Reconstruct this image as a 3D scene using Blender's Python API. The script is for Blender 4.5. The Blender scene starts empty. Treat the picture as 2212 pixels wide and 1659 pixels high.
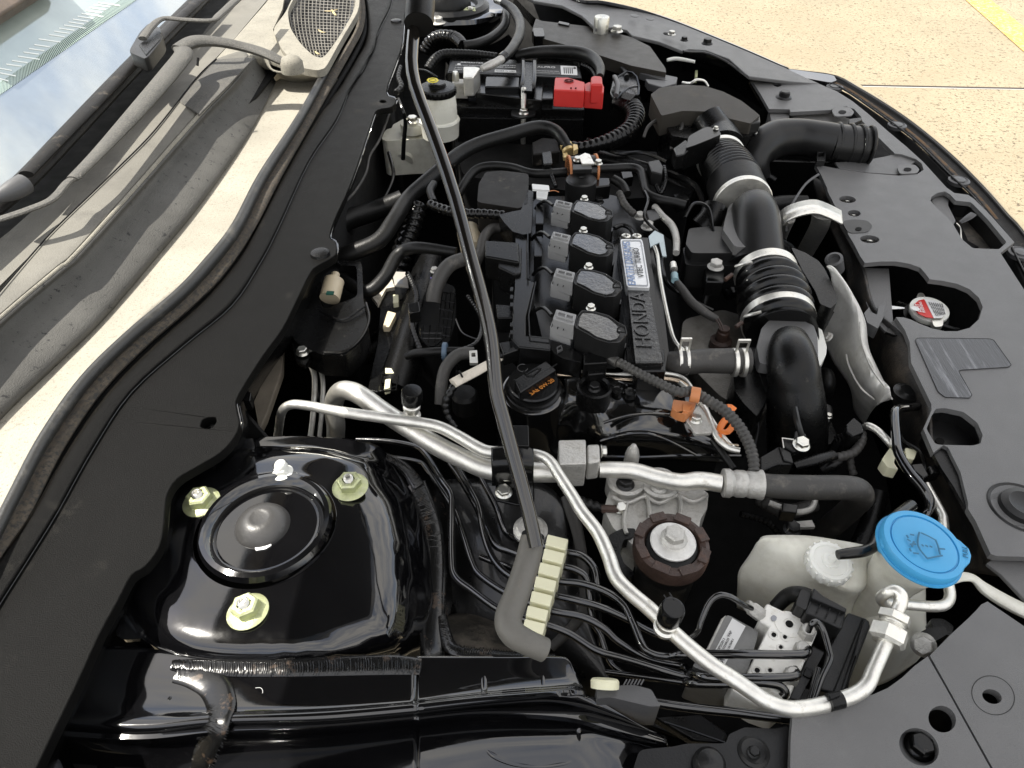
import bpy, bmesh, math, random
from mathutils import Vector, Matrix
from mathutils.geometry import tessellate_polygon
import mathutils.noise as mn
R = math.radians
random.seed(4)
SC = bpy.context.scene
COL = SC.collection
# ---------------- camera ----------------
H = 0.46; PITCH = R(43); FPX = 1534.0; CX, CY = 1106.0, 829.5
YAW = math.atan(111*math.cos(PITCH)/FPX)
cam_d = bpy.data.cameras.new("camera"); cam = bpy.data.objects.new("camera", cam_d); COL.objects.link(cam)
cam.location = (0, 0, H); cam.rotation_euler = (R(90)-PITCH, 0, YAW)
cam_d.sensor_width = 36; cam_d.lens = FPX/2212*36; cam_d.clip_start = .01; cam_d.clip_end = 500
SC.camera = cam
# ---------------- world and sun ----------------
SUN_EL, SUN_DIR = R(60), Vector((.5, -.03, -.866)).normalized()
wd = bpy.data.worlds.new("World"); SC.world = wd; wd.use_nodes = True
nt = wd.node_tree; nt.nodes.clear()
wo = nt.nodes.new('ShaderNodeOutputWorld'); bg = nt.nodes.new('ShaderNodeBackground'); bg.inputs[1].default_value = .12
sky = nt.nodes.new('ShaderNodeTexSky'); sky.sky_type = 'NISHITA'; sky.sun_disc = False
sky.sun_elevation = SUN_EL; sky.sun_rotation = math.atan2(-SUN_DIR.x, -SUN_DIR.y)
tc = nt.nodes.new('ShaderNodeTexCoord'); mp = nt.nodes.new('ShaderNodeMapping'); mp.inputs['Scale'].default_value = (1, 1, 2.6)
no = nt.nodes.new('ShaderNodeTexNoise'); no.inputs['Scale'].default_value = 2.6; no.inputs['Detail'].default_value = 9; no.inputs['Roughness'].default_value = .62
rp = nt.nodes.new('ShaderNodeValToRGB'); rp.color_ramp.elements[0].position = .38; rp.color_ramp.elements[1].position = .60; rp.color_ramp.elements[0].color = (.30, .30, .30, 1)
mx = nt.nodes.new('ShaderNodeMix'); mx.data_type = 'RGBA'
nt.links.new(tc.outputs['Generated'], mp.inputs['Vector']); nt.links.new(mp.outputs[0], no.inputs['Vector']); nt.links.new(no.outputs[0], rp.inputs[0])
nt.links.new(rp.outputs[0], mx.inputs['Factor']); nt.links.new(sky.outputs[0], mx.inputs[6]); mx.inputs[7].default_value = (6.9, 6.6, 6.15, 1)
nt.links.new(mx.outputs[2], bg.inputs[0]); nt.links.new(bg.outputs[0], wo.inputs[0])
sd = bpy.data.lights.new("sun", 'SUN'); sd.energy = 4.0; sd.angle = R(.5); sd.color = (1, .95, .86)
so = bpy.data.objects.new("sun", sd); COL.objects.link(so); so.rotation_euler = SUN_DIR.to_track_quat('-Z', 'Y').to_euler(); so.location = (-3, 0, 5)
SC.view_settings.view_transform = 'Standard'; SC.view_settings.look = 'None'; SC.view_settings.exposure = 1.22; SC.view_settings.gamma = 1

# ---------------- pixel -> place ----------------
FW = Vector((-math.sin(YAW)*math.cos(PITCH), math.cos(YAW)*math.cos(PITCH), -math.sin(PITCH)))
RT = Vector((math.cos(YAW), math.sin(YAW), 0)); UPV = RT.cross(FW)
def P(x, y, z=0.):
    d = FW*FPX + RT*(x-CX) - UPV*(y-CY)
    return Vector((0, 0, H)) + d*((z-H)/d.z)
def M(w, p):                       # size in metres of w photo units at point p
    return w*(p-Vector((0, 0, H))).dot(FW)/FPX
def t(c, r, pts):                  # enlarged-tile coordinates -> photo units
    return [(p[0]/3+737.33*c, p[1]/3+553*r)+tuple(p[2:3])+tuple(q/3 for q in p[3:]) for p in pts]
def W(pts, z=None): return [P(p[0], p[1], z if z is not None else p[2]) for p in pts]

# ---------------- materials ----------------
MATS = {}
def mat(name, col, rough=.5, metal=0., coat=0., bump=0., bscale=400, dust=None, var=.12, vscale=30, trans=0., sss=0., streak=None, rvar=.12, spec=.5):
    m = bpy.data.materials.new(name); m.use_nodes = True; n = m.node_tree; b = n.nodes['Principled BSDF']
    tc = n.nodes.new('ShaderNodeTexCoord'); L = n.links.new; crd = n.nodes.new('ShaderNodeNewGeometry').outputs['Position']
    if streak:
        mp = n.nodes.new('ShaderNodeMapping'); mp.inputs['Scale'].default_value = streak; L(crd, mp.inputs[0]); vec = mp.outputs[0]
    else: vec = crd
    def noise(sc, det=5, v=None, ro=.6):
        q = n.nodes.new('ShaderNodeTexNoise'); q.inputs['Scale'].default_value = sc; q.inputs['Detail'].default_value = det; q.inputs['Roughness'].default_value = ro; L(v or vec, q.inputs[0]); return q.outputs[0]
    def ramp(o, a, b_, c0=(0, 0, 0, 1), c1=(1, 1, 1, 1)):
        q = n.nodes.new('ShaderNodeValToRGB'); q.color_ramp.elements[0].position = a; q.color_ramp.elements[1].position = b_
        q.color_ramp.elements[0].color = c0; q.color_ramp.elements[1].color = c1; L(o, q.inputs[0]); return q.outputs[0]
    c4 = lambda c, k=1: (min(1, c[0]*k), min(1, c[1]*k), min(1, c[2]*k), 1)
    o = ramp(noise(vscale), .3, .7, c4(col, 1-var), c4(col, 1+var))
    rg = n.nodes.new('ShaderNodeMapRange'); rg.inputs['From Min'].default_value = .3; rg.inputs['From Max'].default_value = .7
    rg.inputs['To Min'].default_value = max(0, rough*(1-rvar)); rg.inputs['To Max'].default_value = min(1, rough*(1+rvar)); L(noise(vscale*1.7), rg.inputs[0]); ro = rg.outputs[0]
    if dust:                       # (colour, low threshold, high threshold, scale); on the coil lid it paints glints
        f = ramp(noise(dust[3], 8, ro=.72), dust[1], dust[2])
        q = n.nodes.new('ShaderNodeMix'); q.data_type = 'RGBA'; L(f, q.inputs['Factor']); L(o, q.inputs[6]); q.inputs[7].default_value = c4(dust[0]); o = q.outputs[2]
        q = n.nodes.new('ShaderNodeMix'); q.data_type = 'FLOAT'; L(f, q.inputs['Factor']); L(ro, q.inputs[2]); q.inputs[3].default_value = .75; ro = q.outputs[0]
    L(o, b.inputs['Base Color']); L(ro, b.inputs['Roughness'])
    b.inputs['Metallic'].default_value = metal; b.inputs['Coat Weight'].default_value = coat; b.inputs['Coat Roughness'].default_value = .04
    b.inputs['Specular IOR Level'].default_value = spec
    if trans: b.inputs['Transmission Weight'].default_value = trans
    if sss: b.inputs['Subsurface Weight'].default_value = sss; b.inputs['Subsurface Radius'].default_value = (.02, .02, .015)
    if bump:
        bp = n.nodes.new('ShaderNodeBump'); bp.inputs['Strength'].default_value = bump; bp.inputs['Distance'].default_value = .001
        L(noise(bscale, 4), bp.inputs['Height']); L(bp.outputs[0], b.inputs['Normal'])
    MATS[name] = m; return m
DU = (.23, .20, .16)
K_BLACK = mat('black_plastic', (.004, .004, .004), .27, spec=.25, bump=.25, bscale=700, dust=(DU, .66, 1.15, 60))
K_SATIN = mat('satin_black', (.004, .004, .004), .2, spec=.35, bump=.12, bscale=500, dust=(DU, .64, 1., 70))
K_MATTE = mat('matte_black', (.011, .010, .009), .5, spec=.2, bump=.3, bscale=900, dust=(DU, .58, .9, 45))
K_DEEP = mat('deep_black', (.006, .006, .006), .7, spec=.15)
K_PAINT = mat('black_paint', (.003, .003, .0035), .07, coat=1., bump=.05, bscale=60, dust=((.35, .35, .36), .745, .80, 420), rvar=.5)
K_RUB = mat('black_rubber', (.007, .007, .0068), .38, spec=.26, bump=.3, bscale=600, dust=(DU, .62, 1.1, 55))
K_RUBG = mat('grey_rubber', (.042, .040, .037), .55, bump=.3, bscale=500, dust=((.22, .20, .17), .55, .9, 50))
K_COV = mat('grey_cover', (.118, .117, .116), .40, bump=.5, bscale=1600, dust=((.2, .2, .2), .62, 1., 30), var=.06)
K_BULK = mat('bulkhead_plastic', (.0045, .0044, .0042), .42, spec=.07, bump=.6, bscale=1500, dust=((.075, .07, .06), .62, 1.05, 12), var=.1)
K_COWL = mat('dirty_cowl', (.055, .053, .048), .6, bump=.9, bscale=700, dust=((.11, .105, .092), .46, .60, 460), var=.35, vscale=20)
K_COWL2 = mat('dusty_cowl', (.24, .225, .185), .75, bump=.9, bscale=800, dust=((.10, .095, .08), .54, .66, 330), var=.15, vscale=30)
K_LEDGE = mat('grey_ledge', (.145, .138, .118), .66, bump=.5, bscale=800, dust=((.095, .09, .078), .50, .75, 14), var=.14, vscale=9)
K_TROUGH = mat('sun_toned_trough', (.31, .29, .24), .75, bump=.9, bscale=800, dust=((.21, .195, .16), .54, .62, 340), var=.15, vscale=10)  # sunlight on the trough is partly painted in as this paler colour
K_BULB = mat('seal_bulb', (.022, .022, .021), .42, bump=.3, bscale=500, dust=((.14, .13, .11), .56, .9, 30))
K_FOAM = mat('dirty_foam', (.085, .070, .052), .95, bump=1., bscale=900, dust=((.025, .024, .022), .45, .6, 260), var=.35, vscale=40)
K_ALU = mat('aluminium', (.76, .745, .69), .40, metal=.9, bump=.2, bscale=350, dust=((.35, .32, .26), .56, .8, 90), var=.12, vscale=90)
K_CAST = mat('cast_aluminium', (.50, .49, .46), .48, metal=.6, bump=.7, bscale=450, dust=((.20, .18, .15), .5, .8, 60), var=.2, vscale=60)
K_STEEL = mat('zinc_steel', (.62, .61, .56), .3, metal=.95, bump=.15, dust=((.3, .25, .18), .6, .9, 200))
K_NUT = mat('yellow_zinc', (.50, .53, .29), .38, metal=.55, bump=.4, bscale=600, dust=((.55, .55, .45), .5, .75, 180), var=.2, vscale=150)
K_BMET = mat('black_metal', (.004, .004, .004), .12, coat=1., bump=.08, bscale=200, dust=(DU, .68, 1.1, 70))
K_ROD = mat('rod_metal', (.008, .007, .006), .12, metal=.2, coat=1., bump=.1, bscale=200, dust=((.16, .11, .07), .62, .95, 60))
K_SLEEVE = mat('sleeve_rubber', (.105, .10, .088), .55, bump=.4, bscale=300, dust=((.26, .21, .14), .55, .9, 25))
K_LID = mat('glint_lid', (.02, .02, .02), .10, coat=1., bump=1.6, bscale=200, dust=((.17, .17, .16), .56, .72, 260), var=.3)  # pale specks paint in the speckled sky reflections on the lid
K_PLUG = mat('plug_grey', (.24, .24, .24), .35, bump=.15, var=.1)
K_SHIELD = mat('shield_sheet', (.62, .61, .57), .42, metal=.35, bump=.4, bscale=200, dust=((.30, .27, .21), .52, .85, 35), var=.2, vscale=30)
K_LIDB = mat('brownish_lid', (.040, .036, .030), .42, spec=.3, bump=.4, bscale=900, dust=((.14, .12, .09), .58, .95, 25), var=.12)
K_CREAM = mat('cream_plastic', (.72, .70, .50), .4, sss=.1, var=.04)
K_TANP = mat('tan_plastic', (.55, .47, .33), .45, var=.08)
K_YCLAMP = mat('yellow_clamp', (.62, .47, .22), .38, metal=.5)
K_TANK = mat('milky_plastic', (.68, .67, .59), .42, sss=.25, dust=((.36, .33, .26), .52, .85, 14), var=.06, vscale=20)
K_WHITE = mat('white_plastic', (.74, .74, .69), .4, sss=.15, var=.04)
K_PAPER = mat('white_label', (.72, .72, .71), .5, var=.03)
K_INK = mat('black_ink', (.015, .015, .015), .5)
K_INKG = mat('grey_ink', (.3, .31, .33), .5)
K_ORNK = mat('orange_ink', (.75, .28, .05), .5)
K_RED = mat('red_plastic', (.55, .03, .026), .42, bump=.15, var=.06, dust=((.3, .12, .1), .62, .95, 70))
K_BLUE = mat('blue_plastic', (.05, .32, .60), .42, bump=.12, var=.04)
K_BLUED = mat('blue_ink', (.015, .13, .24), .5)
K_ORANGE = mat('orange_plastic', (.75, .19, .03), .42, var=.05)
K_ORD = mat('dirty_orange', (.50, .19, .07), .5, var=.12)
K_BROWN = mat('rust_brown', (.042, .024, .018), .5, bump=.8, bscale=300, dust=((.13, .06, .035), .54, .82, 45), var=.3, vscale=60)
K_MILK = mat('machined_block', (.80, .79, .74), .45, metal=.15, bump=.2, dust=((.42, .38, .28), .56, .8, 90))
K_GREYP = mat('grey_plastic', (.085, .085, .086), .4, bump=.15, var=.1)
K_DGREY = mat('dark_grey_plastic', (.011, .011, .011), .32, spec=.33, bump=.2, bscale=800)
K_YEL = mat('yellow_ink', (.75, .62, .02), .5)
K_SEAL = mat('seam_sealer', (.005, .005, .005), .24, coat=.25, bump=.2, bscale=90, dust=((.16, .10, .06), .58, .8, 50))
K_GOLD = mat('bronze_pipe', (.50, .40, .30), .25, metal=.9)
K_BADGE = mat('silver_badge', (.68, .69, .70), .3, metal=.4)
K_BLUI = mat('pale_blue_ink', (.16, .24, .42), .4)
K_CRINKLE = mat('crinkle_black', (.006, .006, .006), .2, bump=1.8, bscale=210, dust=((.22, .21, .19), .60, .72, 260), coat=.3)
K_DIRTY = mat('dirty_strip', (.16, .095, .045), .9, bump=.7, bscale=500, dust=((.04, .037, .033), .45, .62, 60), var=.3)
K_BODY = mat('body_paint', (.012, .012, .013), .12, coat=1., dust=((.3, .28, .24), .58, .9, 25))

# ---------------- geometry helpers: each returns (verts, faces) ----------------
def cr(pts, n):                    # Catmull-Rom through tuples
    out = []
    for i in range(len(pts)-1):
        p0, p1, p2, p3 = pts[max(i-1, 0)], pts[i], pts[i+1], pts[min(i+2, len(pts)-1)]
        for k in range(n):
            s = k/n
            out.append(tuple(.5*((2*b)+(-a+c)*s+(2*a-5*b+4*c-d)*s*s+(-a+3*b-3*c+d)*s**3) for a, b, c, d in zip(p0, p1, p2, p3)))
    out.append(tuple(pts[-1])); return out
def resample(pts, n):
    pts = [Vector(p) for p in pts]; L = [0]
    for a, b in zip(pts, pts[1:]): L.append(L[-1]+(b-a).length)
    out = []; j = 0
    for i in range(n):
        s = L[-1]*i/(n-1)
        while j < len(L)-2 and L[j+1] < s: j += 1
        d = L[j+1]-L[j]; out.append(pts[j].lerp(pts[j+1], (s-L[j])/d if d else 0))
    return out
def join(*gs):
    V_, F_ = [], []
    for v, f in gs:
        o = len(V_); V_ += list(v); F_ += [tuple(i+o for i in q) for q in f]
    return V_, F_
def tube(pts, r=None, n=12, sm=6, corr=None, flat=1., k=1.):
    """pts: (x, y, z[, width]) in photo units and metres of height; or world Vectors with r"""
    if isinstance(pts[0], Vector): q = [tuple(p)+((r if not isinstance(r, list) else r[i]),) for i, p in enumerate(pts)]
    else:
        q = []
        for p in pts:
            w = P(p[0], p[1], p[2]); q.append(tuple(w)+((M(p[3], w)/2*k if r is None else r),))
    q = cr(q, sm) if len(q) > 2 and sm > 1 else q
    if corr:                       # corrugation: (pitch in metres, depth fraction)
        L = sum((Vector(a[:3])-Vector(b[:3])).length for a, b in zip(q, q[1:]))
        m = max(8, int(L/corr[0]*6)); L4 = []; acc = [0]
        for a, b in zip(q, q[1:]): acc.append(acc[-1]+(Vector(a[:3])-Vector(b[:3])).length)
        j = 0
        for i in range(m+1):
            s = acc[-1]*i/m
            while j < len(acc)-2 and acc[j+1] < s: j += 1
            u = (s-acc[j])/max(1e-9, acc[j+1]-acc[j]); a, b = q[j], q[j+1]
            pt = [a[k]*(1-u)+b[k]*u for k in range(4)]
            ph = (i % 6); pt[3] *= (1-corr[1]) if ph in (0, 5) else (1 if ph in (2, 3) else 1-corr[1]*.25); L4.append(tuple(pt))
        q = L4
    P3 = [Vector(a[:3]) for a in q]; rad = [a[3] for a in q]
    v, f = [], []; up = None
    for i, p in enumerate(P3):
        d = (P3[min(i+1, len(P3)-1)]-P3[max(i-1, 0)]).normalized()
        if up is None: up = Vector((0, 0, 1)) if abs(d.z) < .9 else Vector((0, 1, 0))
        s = d.cross(up).normalized(); up = s.cross(d).normalized()
        for k in range(n):
            a = 2*math.pi*k/n; v.append(p+(s*math.cos(a)+up*math.sin(a)*flat)*rad[i])
    for i in range(len(P3)-1):
        for k in range(n): f.append((i*n+k, i*n+(k+1) % n, (i+1)*n+(k+1) % n, (i+1)*n+k))
    f.append(tuple(range(n))[::-1]); f.append(tuple(range((len(P3)-1)*n, len(P3)*n)))
    return v, f
def lathe(c, prof, axis=(0, 0, 1), n=32, arc=None, ref=None):
    """prof: (radius, height along axis)"""
    ax = Vector(axis).normalized(); x = (Vector(ref) if ref else (Vector((1, 0, 0)) if abs(ax.x) < .9 else Vector((0, 1, 0)))); x = (x-ax*x.dot(ax)).normalized(); y = ax.cross(x)
    v, f = [], []
    for r, h in prof:
        for k in range(n):
            a = 2*math.pi*k/n; v.append(c+ax*h+(x*math.cos(a)+y*math.sin(a))*max(r, 1e-5))
    for i in range(len(prof)-1):
        for k in range(n): f.append((i*n+k, i*n+(k+1) % n, (i+1)*n+(k+1) % n, (i+1)*n+k))
    if prof[0][0] > 1e-4: f.append(tuple(range(n))[::-1])
    if prof[-1][0] > 1e-4: f.append(tuple(range((len(prof)-1)*n, len(prof)*n)))
    return v, f
def box(c, x, y, z):               # centre and three half-axis vectors
    c, x, y, z = Vector(c), Vector(x), Vector(y), Vector(z)
    v = [c+x*a+y*b+z*d for a in (-1, 1) for b in (-1, 1) for d in (-1, 1)]
    return v, [(0, 1, 3, 2), (4, 6, 7, 5), (0, 4, 5, 1), (2, 3, 7, 6), (0, 2, 6, 4), (1, 5, 7, 3)]
def ell(cx, cy, rx, ry, rot=0, n=24):
    c, s = math.cos(R(rot)), math.sin(R(rot))
    return [(cx+rx*math.cos(a)*c-ry*math.sin(a)*s, cy+rx*math.cos(a)*s+ry*math.sin(a)*c) for a in (2*math.pi*k/n for k in range(n))]
def rnd(pts, k=.3, n=3):           # round the corners of a polygon
    out = []
    for i in range(len(pts)):
        a, b, c = Vector(pts[i-1]), Vector(pts[i]), Vector(pts[(i+1) % len(pts)])
        p, q = b.lerp(a, k), b.lerp(c, k)
        for j in range(n+1):
            s = j/n; out.append(tuple(p.lerp(b, s).lerp(b.lerp(q, s), s)))
    return out
def plate(pts, z=None, th=.004, holes=(), drop=None, zf=None):
    """polygon in photo units at height z (or a height per point, or function zf of the photo position), extruded down by th"""
    loops = [pts]+list(holes); zz = []
    for lp in loops: zz.append([(zf(p[0], p[1]) if zf else (p[2] if (z is None and len(p) > 2) else z)) for p in lp])
    flat = [(Vector((p[0], p[1], 0))) for lp in loops for p in lp]
    tris = tessellate_polygon([[Vector((p[0], p[1], 0)) for p in lp] for lp in loops])
    top = [P(p[0], p[1], h) for lp, hs in zip(loops, zz) for p, h in zip(lp, hs)]
    bot = [p-Vector((0, 0, th)) for p in top]; n = len(top); f = []
    for a, b, c in tris:
        if (top[b]-top[a]).cross(top[c]-top[a]).z < 0: b, c = c, b
        f.append((a, b, c)); f.append((a+n, c+n, b+n))
    o = 0
    for lp in loops:
        m = len(lp)
        for k in range(m): f.append((o+k, o+(k+1) % m, o+(k+1) % m+n, o+k+n))
        o += m
    return top+bot, f
def slab(pts3, dn, th):            # polygon of world points extruded along dn
    n = len(pts3); dn = Vector(dn).normalized()*th
    return list(pts3)+[p+dn for p in pts3], [tuple(range(n)), tuple(range(2*n-1, n-1, -1))]+[(k, k+n, (k+1) % n+n, (k+1) % n) for k in range(n)]
def loft(rows, nu=30, sv=5, su=6, closed=False, th=0):
    """rows of (x, y, z) photo points"""
    RR = []
    for r in rows:
        w = [tuple(P(*p)) for p in r]
        if closed: w = w+[w[0]]; w = cr([w[-2]]+w+[w[1]], su)[su:-su]
        else: w = cr(w, su)
        RR.append(resample(w, nu))
    cols = [cr([tuple(r[i]) for r in RR], sv) for i in range(nu)]
    m = len(cols[0]); v = [Vector(cols[i][j]) for j in range(m) for i in range(nu)]; f = []
    for j in range(m-1):
        for i in range(nu-1): f.append((j*nu+i, j*nu+i+1, (j+1)*nu+i+1, (j+1)*nu+i))
    return v, f
# ---------------- objects ----------------
def new_obj(name, me, parent=None):
    o = bpy.data.objects.new(name, me); COL.objects.link(o)
    if parent is not None: o.parent = parent
    return o
def thing(name, label, cat, group=None):
    o = bpy.data.objects.new(name, None); COL.objects.link(o); o.empty_display_size = .02; o['label'] = label; o['category'] = cat
    if group: o['group'] = group
    return o
def mesh(name, g, m, sharp=35):
    me = bpy.data.meshes.new(name); me.from_pydata([tuple(v) for v in g[0]], [], g[1])
    bm = bmesh.new(); bm.from_mesh(me); bmesh.ops.recalc_face_normals(bm, faces=bm.faces); bm.to_mesh(me); bm.free()
    if m: me.materials.append(m)
    if sharp:
        me.polygons.foreach_set('use_smooth', [True]*len(me.polygons)); me.set_sharp_from_angle(angle=R(sharp))
    return me
def part(parent, name, g, m, bev=0, sharp=35, label=None, solid=0, kind=None, sub=0):
    o = new_obj(name, mesh(name, g, m, sharp), parent)
    if label: o['label'] = label
    if kind: o['kind'] = kind
    if solid: s = o.modifiers.new('thickness', 'SOLIDIFY'); s.thickness = solid; s.offset = -1
    if sub: s = o.modifiers.new('smooth', 'SUBSURF'); s.levels = sub; s.render_levels = sub
    if bev:
        s = o.modifiers.new('bevel', 'BEVEL'); s.width = bev; s.segments = 2; s.limit_method = 'ANGLE'; s.angle_limit = R(40); s.harden_normals = True
    return o
def one(name, label, cat, g, m, group=None, **k):
    o = part(None, name, g, m, **k); o['label'] = label; o['category'] = cat
    if group: o['group'] = group
    return o
def struct(name, g, m, **k): o = part(None, name, g, m, **k); o['kind'] = 'structure'; return o
SH = {}
def shared(key, fn, m):
    k = (key, m.name)
    if k not in SH: SH[k] = mesh(key, fn(), m, 30)
    return SH[k]
def orient(o, p, axis, s, spin=0):
    ax = Vector(axis).normalized(); o.location = p
    o.rotation_mode = 'QUATERNION'; q = Vector((0, 0, 1)).rotation_difference(ax); o.rotation_quaternion = q @ Matrix.Rotation(spin, 3, 'Z').to_quaternion(); o.scale = (s, s, s)
def g_hexbolt():                   # head across about 1.0 radius, flange 1.45
    O = Vector((0, 0, 0)); hx = lathe(O, [(1., .3), (1., 1.0), (.88, 1.12), (.6, 1.14), (.5, 1.05), (.0, 1.05)], n=6)
    return join(lathe(O, [(1.22, 0), (1.28, .1), (1.18, .22), (.95, .4)], n=24), hx, lathe(O, [(.62, 1.06), (.62, 1.13), (.5, 1.13)], n=16))
def g_nut():
    O = Vector((0, 0, 0)); return join(lathe(O, [(1.62, 0), (1.68, .12), (1.5, .25), (1.0, .45)], n=32), lathe(O, [(1.12, .3), (1.12, 1.1), (.95, 1.25), (.62, 1.25), (.58, 1.0)], n=6))
def g_stud():
    O = Vector((0, 0, 0)); pr = [(.5, 0)]
    for i in range(10): pr += [(.5, .6+i*.12), (.43, .66+i*.12)]
    return lathe(O, pr+[(.36, 1.70), (.28, 1.74), (.24, 1.6), (.0, 1.6)], n=16)
def g_clip():
    O = Vector((0, 0, 0)); return join(lathe(O, [(1., 0), (1.02, .12), (.85, .25), (.72, .22), (.66, .12), (.62, .22), (.4, .3), (0, .32)], n=24))
def bolt(parent, xyz, r, axis=(0, 0, 1), m=None, key='hex', name='bolt', spin=.3):
    p = xyz if isinstance(xyz, Vector) else P(*xyz)
    fn = {'hex': g_hexbolt, 'nut': g_nut, 'clip': g_clip, 'stud': g_stud}[key]
    o = new_obj(name, shared(key, fn, m or K_STEEL), parent); orient(o, p, axis, r*(.74 if key == 'hex' else 1), spin); return o
def text(parent, s, p0, p1, z, m, hk=1., ext=.0003, name='lettering', vflip=1, n=None, off=.0006, spacing=1.):
    """text whose baseline runs p0 -> p1 (photo points on the plane z, or world vectors)"""
    a = p0 if isinstance(p0, Vector) else P(p0[0], p0[1], z); b = p1 if isinstance(p1, Vector) else P(p1[0], p1[1], z)
    cu = bpy.data.curves.new('t', 'FONT'); cu.body = s; cu.size = 1; cu.extrude = 0; cu.space_character = spacing; cu.resolution_u = 3
    to = bpy.data.objects.new('t', cu); COL.objects.link(to); dg = bpy.context.evaluated_depsgraph_get(); me = bpy.data.meshes.new_from_object(to.evaluated_get(dg)); bpy.data.objects.remove(to)
    xs = [v.co.x for v in me.vertices]; x0, x1 = min(xs), max(xs); k = (b-a).length/(x1-x0)
    u = (b-a).normalized(); nn = Vector(n or (0, 0, 1)).normalized(); vv = nn.cross(u)*vflip
    for v in me.vertices: v.co = a+u*((v.co.x-x0)*k)+vv*(v.co.y*k*hk)+nn*(off+ext*(1 if v.co.z > 0 else 0))
    me.materials.clear(); me.materials.append(m); me.name = name
    o = new_obj(name, me, parent)
    sdf = o.modifiers.new('thickness', 'SOLIDIFY'); sdf.thickness = max(ext, .0002); sdf.offset = 0
    return o
def band(parent, name, a, b, r, m, w=None, n=28, ears=True):
    """hose clamp ring round the line a -> b (world)"""
    d = (b-a).normalized(); L = (b-a).length
    o = part(parent, name, lathe(a, [(r, 0), (r*1.04, 0), (r*1.04, L), (r, L)], axis=d, n=n), m)
    return o
def rescale(root, c, dia, cur, names=None, kz=None):   # bring round pieces to the size they show: dia photo units across, cur = present radius in metres
    k = M(dia, c)/2/cur
    for o in [root]+list(root.children_recursive):
        if o.type != 'MESH' or (names and o.name.split('.')[0] not in names): continue
        if o.data.users == 1 and o.location.length == 0:
            for v in o.data.vertices: v.co = c+(v.co-c)*k
        else: o.location = c+(o.location-c)*k; o.scale = o.scale*k
def finalize():
    bpy.context.view_layer.update()
    roots = [o for o in SC.objects if o.parent is None and o.type in ('EMPTY', 'MESH')]
    def verts(o):
        mw = Matrix.LocRotScale(o.location, o.rotation_quaternion if o.rotation_mode == 'QUATERNION' else o.rotation_euler, o.scale)
        return [mw @ v.co for v in o.data.vertices] if o.type == 'MESH' else []
    for r in roots:
        fam = [r]+list(r.children_recursive); vs = [v for o in fam for v in verts(o)]
        if not vs: continue
        if r.type == 'EMPTY':
            r.location = (sum(v.x for v in vs)/len(vs), sum(v.y for v in vs)/len(vs), min(v.z for v in vs))
        wl = {}
        for o in fam:
            if o.type == 'MESH' and o.data.users == 1 and o.location.length == 0:
                n = len(o.data.vertices); c = Vector((0, 0, 0))
                for v in o.data.vertices: c += v.co
                c /= max(n, 1); o.data.transform(Matrix.Translation(-c)); wl[o] = c
            else: wl[o] = o.location.copy()
        for o in fam: o.location = wl[o]-(wl[o.parent] if o.parent else Vector((0, 0, 0)))
# ================= ground =================
gm = mat('concrete', (.265, .225, .152), .9, bump=.6, bscale=250, var=.10, vscale=3)
n_ = gm.node_tree; b_ = n_.nodes['Principled BSDF']; src = b_.inputs['Base Color'].links[0].from_socket
g_ = n_.nodes.new('ShaderNodeNewGeometry')
def speck(sc, a, b, col, src, det=6):
    q = n_.nodes.new('ShaderNodeTexNoise'); q.inputs['Scale'].default_value = sc; q.inputs['Detail'].default_value = det; q.inputs['Roughness'].default_value = .7; n_.links.new(g_.outputs['Position'], q.inputs[0])
    r = n_.nodes.new('ShaderNodeValToRGB'); r.color_ramp.elements[0].position = a; r.color_ramp.elements[1].position = b; n_.links.new(q.outputs[0], r.inputs[0])
    m = n_.nodes.new('ShaderNodeMix'); m.data_type = 'RGBA'; n_.links.new(r.outputs[0], m.inputs['Factor']); n_.links.new(src, m.inputs[6]); m.inputs[7].default_value = col; return m.outputs[2]
src = speck(95, .53, .62, (.15, .12, .075, 1), src); src = speck(45, .58, .63, (.08, .062, .04, 1), src, 3); src = speck(120, .60, .68, (.34, .30, .22, 1), src, 4); src = speck(2.1, .48, .75, (.23, .19, .125, 1), src, 8); src = speck(9, .70, .735, (.16, .14, .13, 1), src, 5)
n_.links.new(src, b_.inputs['Base Color'])
GZ = -.78
JY = P(1980, 188, GZ).y            # the joint between the slabs
v = [(-80, -60, GZ), (120, -60, GZ), (120, JY-.008, GZ), (-80, JY-.008, GZ)]
v2 = [(-80, JY+.008, GZ), (120, JY+.008, GZ), (120, 200, GZ), (-80, 200, GZ)]
F4 = [(0, 1, 2, 3)]
gr = struct('ground', (v, F4), gm); s2 = struct('ground', (v2, F4), gm)
struct('ground_joint', ([(-80, JY-.010, GZ+.003), (120, JY-.010, GZ+.003), (120, JY+.010, GZ+.003), (-80, JY+.010, GZ+.003)], F4), mat('joint_fill', (.035, .028, .022), .95, bump=.8, bscale=60))
ym = mat('yellow_paint', (.46, .27, .07), .8, bump=.5, bscale=200, dust=((.48, .41, .28), .50, .64, 60), var=.08)
yl = struct('painted_line', (W(t(2, 0, [(1790, -40), (1950, -40), (2700, 570), (2500, 590)]), GZ+.004), F4), ym)
# ================= windshield side =================
GZH = lambda x, y: .10
ws = thing('windshield', 'tilted windshield glass with cloud reflections and a dotted black edge band', 'windshield')
gl = mat('windshield_glass', (.42, .46, .46), .03, metal=.75, coat=1., var=.05, rvar=.1, spec=1.)
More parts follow.
